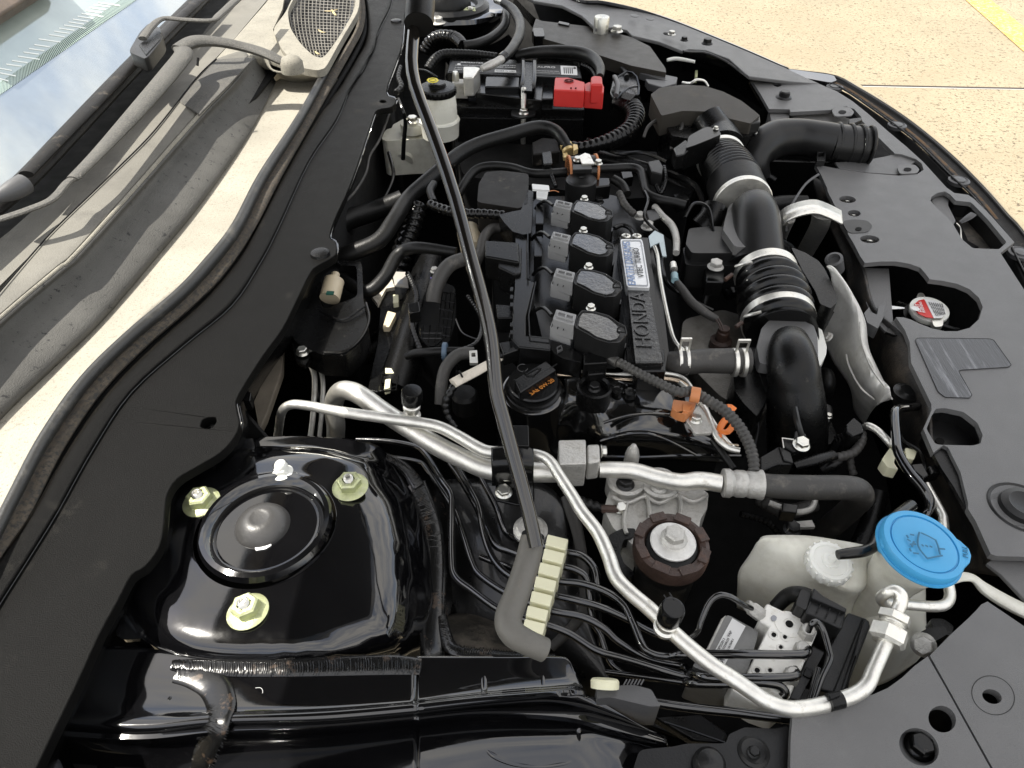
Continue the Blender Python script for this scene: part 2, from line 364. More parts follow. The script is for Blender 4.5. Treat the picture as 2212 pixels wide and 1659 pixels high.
# the glass plane: lower edge along the dark trim, rising away from it
e0, e1 = P(-30, 500, .075), P(470, -60, .075)
ed = (e1-e0).normalized(); wn = (Vector((0, 0, 1)).cross(ed)).normalized()
rise = (wn*(1 if wn.x < 0 else -1)*.80+Vector((0, 0, .60))).normalized()
def PG(x, y, off=0.):              # photo point -> point on the glass plane
    n = ed.cross(rise).normalized(); n = n if n.z > 0 else -n
    d = FW*FPX+RT*(x-CX)-UPV*(y-CY); o = Vector((0, 0, H)); s = ((e0+n*off)-o).dot(n)/d.dot(n); return o+d*s
gn = ed.cross(rise).normalized(); gn = gn if gn.z > 0 else -gn
a0, a1 = e0-ed*.5, e1+ed*.5
part(ws, 'glass', slab([a0, a1, a1+rise*.75, a0+rise*.75], -gn, .005), gl, label='windshield glass')
fr = mat('frit_dots', (.33, .42, .36), .3, var=.05)
bl = mat('pale_band', (.20, .32, .28), .2, coat=1., var=.3, vscale=6)
def gq(p, off, m, nm): return part(ws, nm, slab([PG(x, y, off) for x, y in p], gn, .0004), m, sharp=0)
# pale green band laid on the glass above the ticks
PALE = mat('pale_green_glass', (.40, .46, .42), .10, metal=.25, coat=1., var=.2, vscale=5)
gq([(-8, 184), (270, -6), (150, -60), (-40, 40)], .0004, PALE, 'pale_green_band')
band_pts = t(0, 0, [(0, 590), (880, -20), (790, -20), (0, 520)])
nb = 92
for k in range(nb):
    s = k/nb; s2_ = (k+.55)/nb
    A = lambda q, a, b: (a[0]+(b[0]-a[0])*q, a[1]+(b[1]-a[1])*q)
    lo, hi = ((-3, 207), (300, -4)), ((-3, 180), (268, -4))
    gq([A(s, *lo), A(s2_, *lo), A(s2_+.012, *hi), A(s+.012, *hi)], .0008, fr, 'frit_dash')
tk = t(0, 0, [(0, 508), (0, 470), (0, 440), (40, 413), (78, 390), (115, 362), (152, 335), (187, 312), (222, 287), (250, 250), (318, 222), (350, 200), (382, 180), (415, 160), (444, 140), (472, 122), (502, 103), (528, 85), (556, 66), (583, 47), (610, 28), (636, 14)])
WH = mat('reflected_white', (.75, .78, .74), .3)  # ticks painted on the glass stand for a reflected sunshade
for i, (x, y) in enumerate(tk):
    L = 34+(14 if i % 4 == 1 else 0); dx, dy = L*.98, L*.14
    if i < 3: L -= 14-4*i; dx = L*.9
    gq([(x, y), (x+dx, y+dy), (x+dx+.3, y+dy+2.2), (x+.3, y+2.2)], .0009, WH, 'reflected_tick')
one('dashboard', 'pale dashboard top showing green behind the windshield glass', 'dashboard', slab([PG(-200, 40, -.06), PG(-60, 330, -.06), PG(420, -200, -.06), PG(200, -300, -.06)], -gn, .01), K_COWL2)
one('windshield_trim', 'thick dark rubber trim along the foot of the windshield', 'trim', tube([(x, y, z, w) for x, y, z, w in t(0, 0, [(-300, 1560, .085, 170), (130, 1200, .085, 165), (420, 900, .085, 160), (740, 560, .085, 148), (1000, 290, .085, 135), (1330, -40, .085, 120), (1500, -220, .085, 110)])], n=16, flat=.55), K_MATTE)
pl = thing('roof_pillar', 'dusty brown pillar in the top left corner beyond the windshield', 'pillar')
part(pl, 'pillar_skin', slab([PG(-80, 110, .01), PG(120, -20, .01), PG(60, -80, .01), PG(-160, 40, .01)], gn, .02), mat('brown_pillar', (.10, .075, .055), .6, bump=.3, var=.25), bev=.004)
# near wiper: blade holder lying on the trim with its hook and clip
wb = thing('windshield_wiper', 'upper wiper blade with square clip lying along the windshield trim', 'wiper')
part(wb, 'blade', tube(t(0, 0, [(-60, 1300, .10, 60), (90, 1230, .10, 130), (160, 1190, .10, 130)]), n=14, sm=3), K_GREYP, label='grey end cap of the blade')
part(wb, 'spoiler', tube(t(0, 0, [(170, 1130, .10, 96), (460, 830, .10, 96), (720, 560, .10, 96), (880, 390, .103, 96), (960, 320, .10, 80), (1150, 130, .10, 70), (1330, -30, .10, 70)]), n=14, flat=.5), K_MATTE)
part(wb, 'clip', plate(rnd(t(0, 0, [(905, 205), (960, 150), (1040, 180), (1055, 250), (945, 385), (830, 335)]), .2), .125, th=.018), K_DGREY, bev=.002)
part(wb, 'clip_slot', plate(t(0, 0, [(900, 290), (1010, 190), (1045, 210), (1040, 250), (945, 355)]), .1265, th=.008), K_BLACK, bev=.001)
part(wb, 'hook_arm', tube(t(0, 0, [(925, 250, .13, 60), (985, 170, .135, 56), (1060, 120, .135, 50), (1200, 128, .132, 46), (1370, 132, .130, 46), (1420, 100, .130, 56), (1520, 10, .130, 60), (1640, -100, .13, 60)]), n=10, flat=.5, sm=4), K_COWL)
wa = thing('windshield_wiper', 'long dusty wiper arm curving round the end of the cowl ledge', 'wiper arm')
part(wa, 'arm_rail', tube(t(0, 0, [(1160, 310, .115, 80), (1190, 350, .115, 125), (1110, 460, .112, 138), (905, 700, .11, 132), (640, 990, .108, 100), (470, 1160, .105, 84)]), n=12, flat=.45), K_COWL)
part(wa, 'hook_rod', tube(t(0, 0, [(520, 1140, .105, 62), (440, 1180, .104, 62), (340, 1290, .103, 66), (180, 1360, .102, 66), (0, 1420, .10, 66), (-120, 1450, .10, 66)]), n=10, flat=.5), K_COWL)
part(wa, 'arm_head', tube(t(0, 0, [(1150, 320, .115, 110), (1260, 270, .117, 135), (1400, 270, .113, 115), (1560, 300, .105, 108), (1700, 340, .098, 105), (1820, 395, .09, 90), (1880, 420, .085, 70)]), n=14, flat=.5), K_COWL)
part(wa, 'pivot_cap', lathe(P(*t(0, 0, [(1890, 420)])[0], .085), [(.017, -.01), (.017, .004), (.013, .010), (.006, .013), (0, .0135)], n=28), K_COWL2)
part(wa, 'rivet', tube(t(0, 0, [(1283, 375, .118, 16), (1280, 425, .110, 16)]), n=8, sm=1), K_DEEP)
# ================= cowl =================
cw = thing('cowl', 'dusty plastic cowl with a bright raised rib and a sunlit trough', 'cowl')
L_ = [(-60, 700), (77, 540), (133, 480), (240, 377), (333, 283), (423, 170), (467, 127), (560, 10), (600, -60)]
def shift(pts, dx, dy=0): return [(x+dx, y+dy) for x, y in pts]
zz = lambda pts, z: [(x, y, z) for x, y in pts]
rib = [(-120, 800), (0, 687), (123, 583), (160, 553), (283, 417), (427, 253), (500, 177), (543, 122)]
bulbL = [(-120, 1230), (0, 1047), (45, 965), (100, 860), (187, 735), (283, 640), (383, 560), (453, 493), (520, 420), (600, 310), (655, 205), (685, 140)]
trof = [(-120, 1020), (0, 885), (110, 780), (208, 686), (322, 556), (432, 424), (530, 285), (588, 176)]
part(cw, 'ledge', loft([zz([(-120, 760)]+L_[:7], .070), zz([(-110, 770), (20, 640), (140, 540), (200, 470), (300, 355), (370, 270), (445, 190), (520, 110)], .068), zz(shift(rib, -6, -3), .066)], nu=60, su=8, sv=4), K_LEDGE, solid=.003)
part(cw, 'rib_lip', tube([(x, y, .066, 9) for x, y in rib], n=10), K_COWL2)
part(cw, 'rib_face', loft([zz(shift(rib, 2, 2), .066), zz(shift(rib, 16, 14), .050), [(x-8, y-4, .026) for x, y in trof], [(x+6, y+6, .018) for x, y in trof]], nu=60, su=8, sv=6), mat('shade_toned_face', (.072, .070, .064), .7, bump=.8, bscale=700, dust=((.018, .018, .018), .60, .64, 120), var=.3, vscale=12), solid=.003)  # shade behind the rib is painted in as a darker face colour
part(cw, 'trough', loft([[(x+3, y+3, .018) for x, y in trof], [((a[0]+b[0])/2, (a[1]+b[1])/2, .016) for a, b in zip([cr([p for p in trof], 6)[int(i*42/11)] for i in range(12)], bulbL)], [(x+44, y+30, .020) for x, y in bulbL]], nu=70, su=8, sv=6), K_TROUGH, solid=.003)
part(cw, 'end_wall', loft([[(543, 120, .066), (575, 118, .066), (590, 150, .05), (640, 155, .05), (700, 160, .045)], [(500, 178, .03), (580, 145, .03), (600, 175, .0), (640, 185, .0), (690, 175, .0)]], nu=24), K_COWL2, solid=.003)
part(cw, 'corner_deck', plate(t(0, 0, [(1270, 500), (1400, 380), (1510, 260), (1720, 20), (1780, -60), (1850, -60), (1830, 60), (1770, 190), (1830, 330), (1990, 470), (1900, 450), (1760, 400), (1640, 350), (1500, 520), (1430, 560), (1350, 600)]), .052, th=.006), K_COWL2, bev=.001)
part(cw, 'inner_deck', plate(t(0, 0, [(1270, 520), (1400, 385), (1600, 370), (1640, 380), (1500, 530), (1290, 740), (1150, 650)]), .0705, th=.003), K_COWL, bev=.001)
part(cw, 'low_deck', plate(t(0, 0, [(-200, 1700), (60, 1500), (420, 1180), (720, 900), (1000, 600), (1130, 420), (1400, 150), (1520, 0), (1640, -100), (1780, -60), (1510, 260), (1270, 510), (1000, 850), (720, 1130), (400, 1440), (230, 1620), (-100, 1950)]), .052, th=.004), K_LEDGE)
part(cw, 'panel_seam', tube([(x, y, .0715, 3.2) for x, y in L_[:7]], n=6), K_DEEP)
gr_ = thing('cowl_grille', 'curved black mesh air grille with dry leaves beside the wiper pivot', 'grille')
frame = t(0, 0, [(1850, 80), (1900, -30), (1960, -150), (2330, -150), (2330, 60), (2215, 250), (2110, 440), (2060, 455), (1960, 440), (1830, 330), (1765, 190)])
hole = t(0, 0, [(1862, 70), (1930, -60), (1980, -140), (2310, -140), (2300, 60), (2200, 235), (2095, 378), (2030, 360), (1950, 285), (1880, 180)])
part(gr_, 'grille_frame', plate(rnd(frame, .25), .060, th=.012, holes=[rnd(hole, .3)]), K_COWL2, bev=.0015)
part(gr_, 'grille_backing', plate(rnd(frame, .25), .028, th=.004), K_DEEP)
wires = []
def gxy(s_, u): return 1840+500*s_-60*math.sin(u*3.1)*(1-s_)+90*u*(1-s_)-60*u*s_, -150+570*u+50*(s_-.5)*(1-u)
def gz(s_): return .0545-.010*math.sin(math.pi*min(1, s_*.9+.05))
def inside(p, q):
    c = False
    for i in range(len(q)):
        a_, b_2 = q[i-1], q[i]
        if (a_[1] > p[1]) != (b_2[1] > p[1]) and p[0] < (b_2[0]-a_[0])*(p[1]-a_[1])/(b_2[1]-a_[1])+a_[0]: c = not c
    return c
hq = [(c[0]+(c[0]-sum(h[0] for h in hole)/len(hole))*.04, c[1]+(c[1]-sum(h[1] for h in hole)/len(hole))*.04) for c in hole]
def wire(pts, w):
    run = []
    for p in t(0, 0, pts)+[(-999, -999, 0)]:
        if inside(p[:2], hq): run.append(p[:3]+(w,))
        else:
            if len(run) > 1: wires.append(tube(run, n=4, sm=1))
            run = []
for i in range(20):
    s_ = .02+i/20.5; wire([gxy(s_, k/24)+(gz(s_),) for k in range(25)], 2.0)
for i in range(30):
    u = i/29; wire([gxy(.0+k/26, u)+(gz(k/26)+.0006,) for k in range(27)], 1.3)
part(gr_, 'mesh', join(*wires), mat('mesh_grey', (.16, .15, .13), .6, var=.3), kind='stuff')
for k, (x, y, a, b) in enumerate([(2100, 70, 2190, 60), (2150, 60, 2180, 100), (2060, 190, 2110, 210), (2040, 330, 2075, 350)]):
    one('dry_leaf', ['long dry yellow leaf lying across the grille mesh', 'short curled dry leaf beside the long one on the grille', 'dry leaf scrap low in the middle of the grille', 'dry leaf scrap at the lower corner of the grille'][k], 'leaf', tube(t(0, 0, [(x, y, .062, 3), ((x+a)/2, (y+b)/2+6, .064, 16), (a, b, .063, 3)]), n=6, flat=.3), mat('leaf%d' % k, (.45, .36, .18), .7), group='dry leaves on the cowl grille')
# ================= hood seal and bulkhead cover =================
hs = thing('hood_seal', 'long curving dusty rubber hood seal between the cowl trough and the bulkhead cover', 'seal')
bulb = t(0, 1, [(-160, 2060), (-20, 1780), (100, 1540), (300, 1165), (560, 800), (850, 515), (1150, 262), (1330, 75)])+t(0, 0, [(1530, 1480), (1700, 1150), (1930, 790), (2075, 530), (2205, 260)])+t(1, 0, [(55, 130), (75, 60), (60, -60), (20, -200)])
part(hs, 'bulb', tube([(x, y, .042, 27 if y > 560 else max(13, 13+14*(y-60)/500)) for x, y in bulb], n=16), K_BULB)
foam = t(0, 1, [(-250, 2230), (-100, 2010), (0, 1860), (140, 1650), (350, 1240), (600, 870), (900, 560), (1200, 300), (1400, 95)])+t(0, 0, [(1590, 1480), (1780, 1130), (2000, 760), (2140, 520)])+t(1, 0, [(45, 320), (115, 190), (130, 60), (110, -60), (60, -200)])
part(hs, 'foam_strip', tube([(x, y, .031, 44 if y > 560 else max(17, 17+27*(y-60)/500)) for x, y in foam], n=12, flat=.6), K_FOAM)
groove = t(0, 1, [(-260, 2330), (-60, 2060), (60, 1890), (200, 1660), (440, 1240), (690, 870), (1000, 560), (1280, 320), (1490, 95)])+t(0, 0, [(1640, 1480), (1830, 1130), (2050, 760), (2190, 540)])+t(1, 0, [(90, 350), (150, 215), (152, 100), (130, -40), (80, -200)])
part(hs, 'channel', tube([(x, y, .021, 20 if y > 560 else max(9, 9+11*(y-60)/500)) for x, y in groove], n=8, flat=.7), K_DEEP)
bc = thing('bulkhead_cover', 'wide smooth black plastic cover between the hood seal and the engine bay', 'cover')
lipL = t(0, 1, [(-300, 2500), (-120, 2190), (0, 1989), (215, 1690), (470, 1240), (730, 870), (1040, 560), (1330, 300), (1540, 50)])+t(0, 0, [(1670, 1480), (1860, 1120), (2070, 760), (2212, 560)])+t(1, 0, [(110, 380), (165, 270), (168, 120), (145, -40), (100, -200)])
seam = t(0, 1, [(-300, 2740), (-150, 2499), (0, 2249), (190, 1950), (370, 1659), (600, 1250), (850, 880), (1200, 570), (1500, 320), (1680, 50)])+t(0, 0, [(1800, 1480), (2000, 1050), (2180, 780)])+t(1, 0, [(60, 560), (150, 430), (240, 200), (310, 60), (340, -60), (380, -200)])
part(bc, 'raised_lip', loft([[(x, y, .014) for x, y in lipL], [(x+5, y+2, .027) for x, y in lipL], [(x+14, y+6, .029) for x, y in lipL], [(x, y, .027) for x, y in seam]], nu=90, su=8, sv=4), K_BULK, solid=.003)
edge = t(0, 2, [(100, 2000), (235, 1659), (480, 1150), (640, 800), (760, 580), (850, 410), (940, 350), (1030, 230), (1060, 100)])+t(0, 1, [(1068, 1659), (1085, 1540), (1150, 1440), (1280, 1360), (1430, 1270), (1520, 1170), (1552, 1080), (1532, 980), (1545, 900), (1700, 650), (1830, 470), (1930, 270), (2010, 110), (2060, 60), (2150, 10)])+[(727, 545), (725, 522), (712, 512)]+[(722, 475), (745, 425)]+t(1, 0, [(100, 1080), (200, 780), (235, 712), (330, 690), (352, 640), (290, 600), (350, 420), (395, 280), (410, 100), (430, 0), (450, -200)])
hol = [rnd(t(0, 1, [(1295, 1110), (1310, 1060), (1345, 1042), (1398, 1040), (1402, 1075), (1365, 1120)]), .3), ell(*t(1, 0, [(270, 657)])[0], 7, 3.5), ell(*t(0, 1, [(2050, 130)])[0], 0.1, 0.1)]
edgeS = cr(edge, 3); seamS = [(x-.8, y) for x, y in cr(seam, 4)]
poly = seamS+edgeS[::-1]
part(bc, 'seam_line', tube([(x+1.5, y, .0268, 1.4) for x, y in seam], n=5, sm=4), K_GREYP)
part(bc, 'cover_skin', plate(poly, .0265, th=.010, holes=hol[:2]), K_BULK, bev=.0012)
part(bc, 'screw_recess', plate(rnd(t(0, 1, [(1290, 1130), (1300, 1050), (1345, 1030), (1410, 1030), (1412, 1085), (1365, 1130)]), .3), .014, th=.004), K_GREYP)
part(bc, 'recess_hole', plate(ell(*t(0, 1, [(1330, 1105)])[0], 11, 6), .0148, th=.002), K_DEEP)
part(bc, 'plug', lathe(P(*t(1, 0, [(355, 140)])[0], .0265), [(.011, 0), (.010, .003), (.006, .004), (0, .004)], n=24), K_BLACK)
part(bc, 'plug', lathe(P(*t(0, 1, [(2075, -10)])[0], .0265), [(.011, 0), (.010, .003), (.006, .004), (0, .004)], n=24), K_BLACK)
part(bc, 'edge_flange', tube([(x+1.5, y+1, .0215, 6.5) for x, y in edge], n=10, sm=3), K_PAINT)
part(bc, 'inner_skirt', loft([[(x+3, y+2, .016) for x, y in edge[:24]], [(x+14, y+8, -.004) for x, y in edge[:24]], [(x+20, y+22, -.03) for x, y in edge[:24]]], nu=110, su=4, sv=3), K_SATIN, solid=.002)
# ================= bay walls and floor =================
def wall(pts, z0, z1):             # straight down from a photo line at height z0 (or one height per point)
    zs = [z0]*len(pts) if isinstance(z0, (int, float)) else z0
    a = [P(p[0], p[1], z) for p, z in zip(pts, zs)]; n = len(a)
    return a+[Vector((p.x, p.y, z1)) for p in a], [(i, i+1, i+1+n, i+n) for i in range(n-1)]
one('firewall', 'dark firewall below the bulkhead cover behind the engine', 'wall', wall([(x-12, y) for x, y in edge[20:]], .0, -.46), K_DEEP, solid=.005)
fl = [Vector((-.75, .08, -.46)), Vector((1.0, .08, -.46)), Vector((1.0, 1.75, -.46)), Vector((-.75, 1.75, -.46))]
one('under_tray', 'dark under tray closing the bottom of the engine bay', 'tray', slab(fl, (0, 0, -1), .01), K_DEEP)

# walls that close the bay: front, far side, rear corner and the near fender outside the picture
def vwall(nm, lb, a, b, z0, z1, m=None):
    a, b = Vector((a[0], a[1], 0)), Vector((b[0], b[1], 0)); s = Vector((0, 0, 1)); d = (b-a).normalized().cross(s)*.004
    one(nm, lb, 'panel', slab([Vector((a.x, a.y, z0)), Vector((b.x, b.y, z0)), Vector((b.x, b.y, z1)), Vector((a.x, a.y, z1))], d, .004), m or K_DEEP)
fa, fb2_, fc = P(1900, 300, -.03), P(2230, 900, -.03), P(1700, 170, -.03)
sideO = [(300, -30), (700, -34), (1000, -36), (1120, -32), (1180, -18), (1240, 4), (1300, 14), (1366, 30), (1420, 46), (1476, 68), (1545, 98), (1620, 128), (1690, 156)]
one('far_side_panel', 'dark side panel closing the bay below the far fender', 'panel', wall(sideO, [.035]*7+[.03, .02, .01, -.005, -.02, -.025], -.46), K_DEEP, solid=.004)
frI = [(1688, 160), (1738, 172)]+t(2, 0, [(960, 552), (1080, 612), (1210, 702), (1350, 800), (1500, 915), (1640, 1050), (1750, 1160), (1870, 1270), (2010, 1440), (2110, 1570)])+[(2240, 650), (2340, 800), (2480, 1095), (2600, 1455), (2660, 1800)]
one('front_bulkhead', 'dark front panel closing the bay behind the bumper', 'panel', wall(frI, -.026, -.46), K_DEEP, solid=.004)
vwall('rear_corner_panel', 'dark panel closing the rear corner of the bay', (-.62, 1.7), (-.62, .05), -.12, -.46)
nf = thing('near_fender', 'black outer fender below the bottom edge of the photo', 'fender')
part(nf, 'fender_skin', ([Vector((x, y, z)) for x in (-1.0, .2, 1.0) for y, z in ((.120, -.13), (.118, .0), (.112, .025), (.095, .032), (.03, .025), (-.05, -.01), (-.10, -.10), (-.12, -.7))], [(i*8+j, i*8+j+1, (i+1)*8+j+1, (i+1)*8+j) for i in range(2) for j in range(7)]), K_BODY, solid=.003)

one('cowl_underlay', 'dark body panel hidden below the cowl and windshield foot', 'panel', slab([P(x, y, .035) for x, y in [(-250, 560), (-250, 1000), (60, 700), (300, 480), (560, 200), (600, 150), (640, -80), (430, -80), (300, 60)]], (0, 0, -1), .004), K_DEEP)
one('rear_shelf', 'dark shelf behind the far strut tower at the rear corner', 'panel', slab([Vector((-.62, 1.2, -.10)), Vector((-.30, 1.2, -.10)), Vector((-.1, 1.72, -.10)), Vector((-.62, 1.72, -.10))], (0, 0, -1), .004), K_DEEP)
# ================= near strut tower =================
st = thing('strut_tower', 'glossy black strut tower in the foreground with a round upper mount', 'strut tower')
c0 = P(575, 1140, 0)
CT = [(600, 968), (700, 972), (790, 992), (845, 1030), (872, 1090), (885, 1180), (897, 1290), (890, 1385), (840, 1412), (700, 1416), (560, 1418), (430, 1418), (340, 1395), (290, 1340), (270, 1270), (300, 1190), (345, 1110), (372, 1050), (420, 1005), (500, 980)]
def ringz(k, z, dz=0): return [(575+(x-575)*k, 1140+(y-1140)*k, z) for x, y in CT]
rn = 0.0475
def contour_circle(r, z): return [tuple(c0+Vector((math.cos(a)*r, math.sin(a)*r, z))) for a in [math.pi/2-2*math.pi*i/90+.12 for i in range(90)]]
def contour_px(pts, z, n=90):      # sampled by angle round the mount
    w = [tuple(P(x, y, z if isinstance(z, (int, float)) else z(x, y))) for x, y in pts]; w = cr([w[-1]]+w+[w[0], w[1]], 8)[8:-8]
    ang = sorted(((math.atan2(p[1]-c0.y, p[0]-c0.x)) % (2*math.pi), p) for p in w); out = []
    for i in range(n):
        a = (math.pi/2-2*math.pi*i/n+.12) % (2*math.pi)
        best = min(range(len(ang)), key=lambda k: min(abs(ang[k][0]-a), 2*math.pi-abs(ang[k][0]-a)))
        q = ang[best][1]; rr = math.hypot(q[0]-c0.x, q[1]-c0.y)
        # smooth radius by neighbours
        rs = [math.hypot(ang[(best+d) % len(ang)][1][0]-c0.x, ang[(best+d) % len(ang)][1][1]-c0.y) for d in range(-7, 8)]; rr = sum(rs)/15
        out.append((c0.x+math.cos(a)*rr, c0.y+math.sin(a)*rr, q[2]))
    return out
sc = lambda k: [(575+(x-575)*k, 1140+(y-1140)*k) for x, y in CT]
ext = [(600, 955), (705, 955), (810, 975), (880, 1010), (915, 1085), (930, 1180), (945, 1290), (935, 1385), (860, 1432), (700, 1436), (560, 1438), (430, 1438), (330, 1412), (262, 1350), (240, 1270), (270, 1180), (320, 1095), (350, 1035), (405, 990), (495, 965)]
sr = lambda x, a: max(0, min(1, (x-a)/60))
cons = [contour_circle(.054, .0005), contour_circle(.056, 0), contour_px(sc(.70), lambda x, y: -.001-.0022*sr(x, 690)), contour_px(sc(.84), lambda x, y: -.003-.006*sr(x, 730)), contour_px(sc(.93), lambda x, y: -.006-.012*sr(x, 760)), contour_px(CT, lambda x, y: -.012-.018*sr(x, 780)), contour_px(ext, lambda x, y: -.022 if x < 820 else -.06), [(p[0], p[1], -.12) for p in contour_px([(575+(x-575)*1.03, 1140+(y-1140)*1.02) for x, y in ext], 0)]]
n90 = 90; cols = [cr([c[i] for c in cons], 5) for i in range(n90)]; mm = len(cols[0])
v = [cols[i][j] for j in range(mm) for i in range(n90)]; f = [(j*n90+i, j*n90+(i+1) % n90, (j+1)*n90+(i+1) % n90, (j+1)*n90+i) for j in range(mm-1) for i in range(n90)]
part(st, 'tower_top', (v, f), K_PAINT)
rk = .0455/.056
part(st, 'mount_ring', lathe(P(577, 1140, 0), [(r*rk/.82*.915, z) for r, z in [(.0555, -.001), (.0565, .0035), (.054, .0075), (.050, .0085), (.0455, .0055), (.0425, .001), (.041, -.006), (.036, -.0095), (.030, -.0095), (.0285, -.006)]], n=96), K_PAINT)
part(st, 'dome_cap', lathe(P(569, 1140, -.004), [(.0224, -.003), (.0222, .001), (.0206, .005), (.0175, .0095), (.0125, .0130), (.0080, .0145), (.0066, .0141), (.004, .0138), (0, .0138)], n=64), mat('dome_rubber', (.040, .039, .038), .4, bump=.2, dust=((.10, .10, .095), .58, .95, 50)), label='domed dark grey rubber cap of the mount')
part(st, 'paint_tag', plate(rnd(t(0, 2, [(1650, 215), (1745, 190), (1760, 215), (1720, 240), (1655, 250)]), .2), .0, th=.0006), K_PAPER)
for x, y, r, ax, sp in ((436, 1086, .0088, (-.03, -.02, 1), .2), (757, 1053, .0088, (0, 0, 1), .1), (536, 1322, .0088, (-.06, .03, 1), .5)):
    b = bolt(st, (x, y, -.001), r, ax, K_NUT, 'nut', 'flange_nut', sp); s_ = bolt(st, (x, y, -.001), r*.9, ax, K_STEEL, 'stud', 'stud', sp)
bolt(st, (611, 1022, .006), .0052, (-.12, .05, 1), K_WHITE, 'nut', 'flange_nut', .2)['label'] = 'pale white painted nut at the back of the tower'
part(st, 'stud_boss', lathe(P(612, 1026, -.006), [(.0068, -.004), (.0064, .012), (.005, .0125)], n=24), K_PAINT)
part(st, 'flange_nut', lathe(P(609, 1012, .010), [(.0056, -.004), (.0054, .003), (.0044, .0065), (.0034, .0075), (.0018, .0075)], n=20), K_WHITE)
# seam sealer beads: brushed ribs
def brushed(pts, rib_n, w, jit=.12):
    q = cr(pts, max(1, rib_n//(len(pts)-1))); gs = []
    for i in range(0, len(q)-1):
        x, y, z, ww = q[i]; x2, y2 = q[i+1][:2]; dx, dy = x2-x, y2-y; L = math.hypot(dx, dy) or 1; nx, ny = -dy/L, dx/L
        s = ww*.5*(1+random.uniform(-jit, jit)); k = random.uniform(-.35, .35)*ww*.3
        gs.append(tube([(x-nx*s+dx*k/8, y-ny*s+dy*k/8, z-.0004, w*.5), (x-nx*s*.5+k*.1, y-ny*s*.5, z+.0018+random.uniform(-.0004, .0004), w*1.1), (x+nx*s*.5, y+ny*s*.5, z+.0018+random.uniform(-.0004, .0004), w*1.1), (x+nx*s, y+ny*s, z-.0004, w*.5)], n=6, sm=3, flat=.5))
    return join(*gs)
def bead_base(pts): return tube([(x, y, z+.0002, w*1.0) for x, y, z, w in pts], n=14, flat=.25)
for nm, pts, rn_ in (('sealer_bead', [(372, 1436, -.0125, 22), (420, 1440, -.0125, 34), (520, 1443, -.0122, 38), (620, 1442, -.0122, 40), (740, 1438, -.0122, 44), (850, 1436, -.0122, 44), (908, 1440, -.0125, 36)], 130),
                     ('sealer_bead', [(384, 1452, -.0136, 50), (424, 1460, -.0134, 60), (462, 1484, -.0128, 66), (478, 1525, -.0098, 62), (472, 1556, -.0070, 56), (464, 1580, -.0100, 54), (448, 1610, -.0200, 58), (428, 1650, -.0325, 66), (410, 1700, -.0415, 70)], 90),
                     ('sealer_bead', [(900, 1045, -.042, 40), (930, 1130, -.050, 46), (938, 1220, -.052, 52), (934, 1320, -.052, 54), (934, 1400, -.046, 52), (936, 1430, -.040, 46)], 150),
                     ('sealer_bead', [(600, 962, -.03, 12), (700, 962, -.03, 14), (800, 975, -.03, 15), (870, 1005, -.034, 20), (905, 1050, -.036, 28)], 80),
                     ('sealer_bead', [(955, 1330, -.05, 20), (965, 1380, -.046, 28), (985, 1405, -.04, 28), (1060, 1412, -.035, 22), (1150, 1416, -.032, 16), (1200, 1418, -.032, 10)], 80)):
    part(st, nm, bead_base(pts), K_SEAL); part(st, 'brush_marks', brushed(pts, rn_, 2.6), K_SEAL, kind='stuff')
# embossed pocket at the left of the tower
part(st, 'pressed_tab', plate(rnd([(x, y) for x, y in t(0, 2, [(740, 790), (830, 600), (1020, 590), (1025, 640), (950, 815), (800, 830)])], .25), -.012, th=.004), K_PAINT, bev=.0015)
part(st, 'drop_emboss', plate(rnd(t(0, 2, [(880, 780), (900, 690), (950, 650), (985, 665), (960, 740), (915, 785)]), .35), -.0105, th=.0025), K_PAINT, bev=.001)
# right flank with dusty glossy sheen and inner side wall
one('inner_wheel_house', 'dark dirty wheel house side between tower and brake lines', 'panel', loft([[(900, 1040, -.05), (925, 1150, -.06), (935, 1290, -.06), (915, 1400, -.05), (908, 1440, -.04)], [(955, 1040, -.09), (972, 1150, -.10), (975, 1290, -.10), (960, 1370, -.08), (980, 1440, -.05)], [(990, 1050, -.2), (1000, 1150, -.2), (1010, 1300, -.2), (1030, 1400, -.18), (1050, 1440, -.17)]], nu=30), K_SEAL, solid=.003)
one('side_gusset', 'sloping dirty black gusset beside the bent rubber grip', 'bracket', loft([[(965, 1400, -.05), (1060, 1415, -.05), (1200, 1425, -.05)], [(960, 1340, -.07), (1060, 1360, -.08), (1130, 1390, -.08)], [(980, 1325, -.10), (1050, 1310, -.11), (1100, 1330, -.12)]], nu=20), mat('gusset_metal', (.03, .027, .022), .5, bump=.4, dust=(DU, .45, .85, 40)), solid=.003)
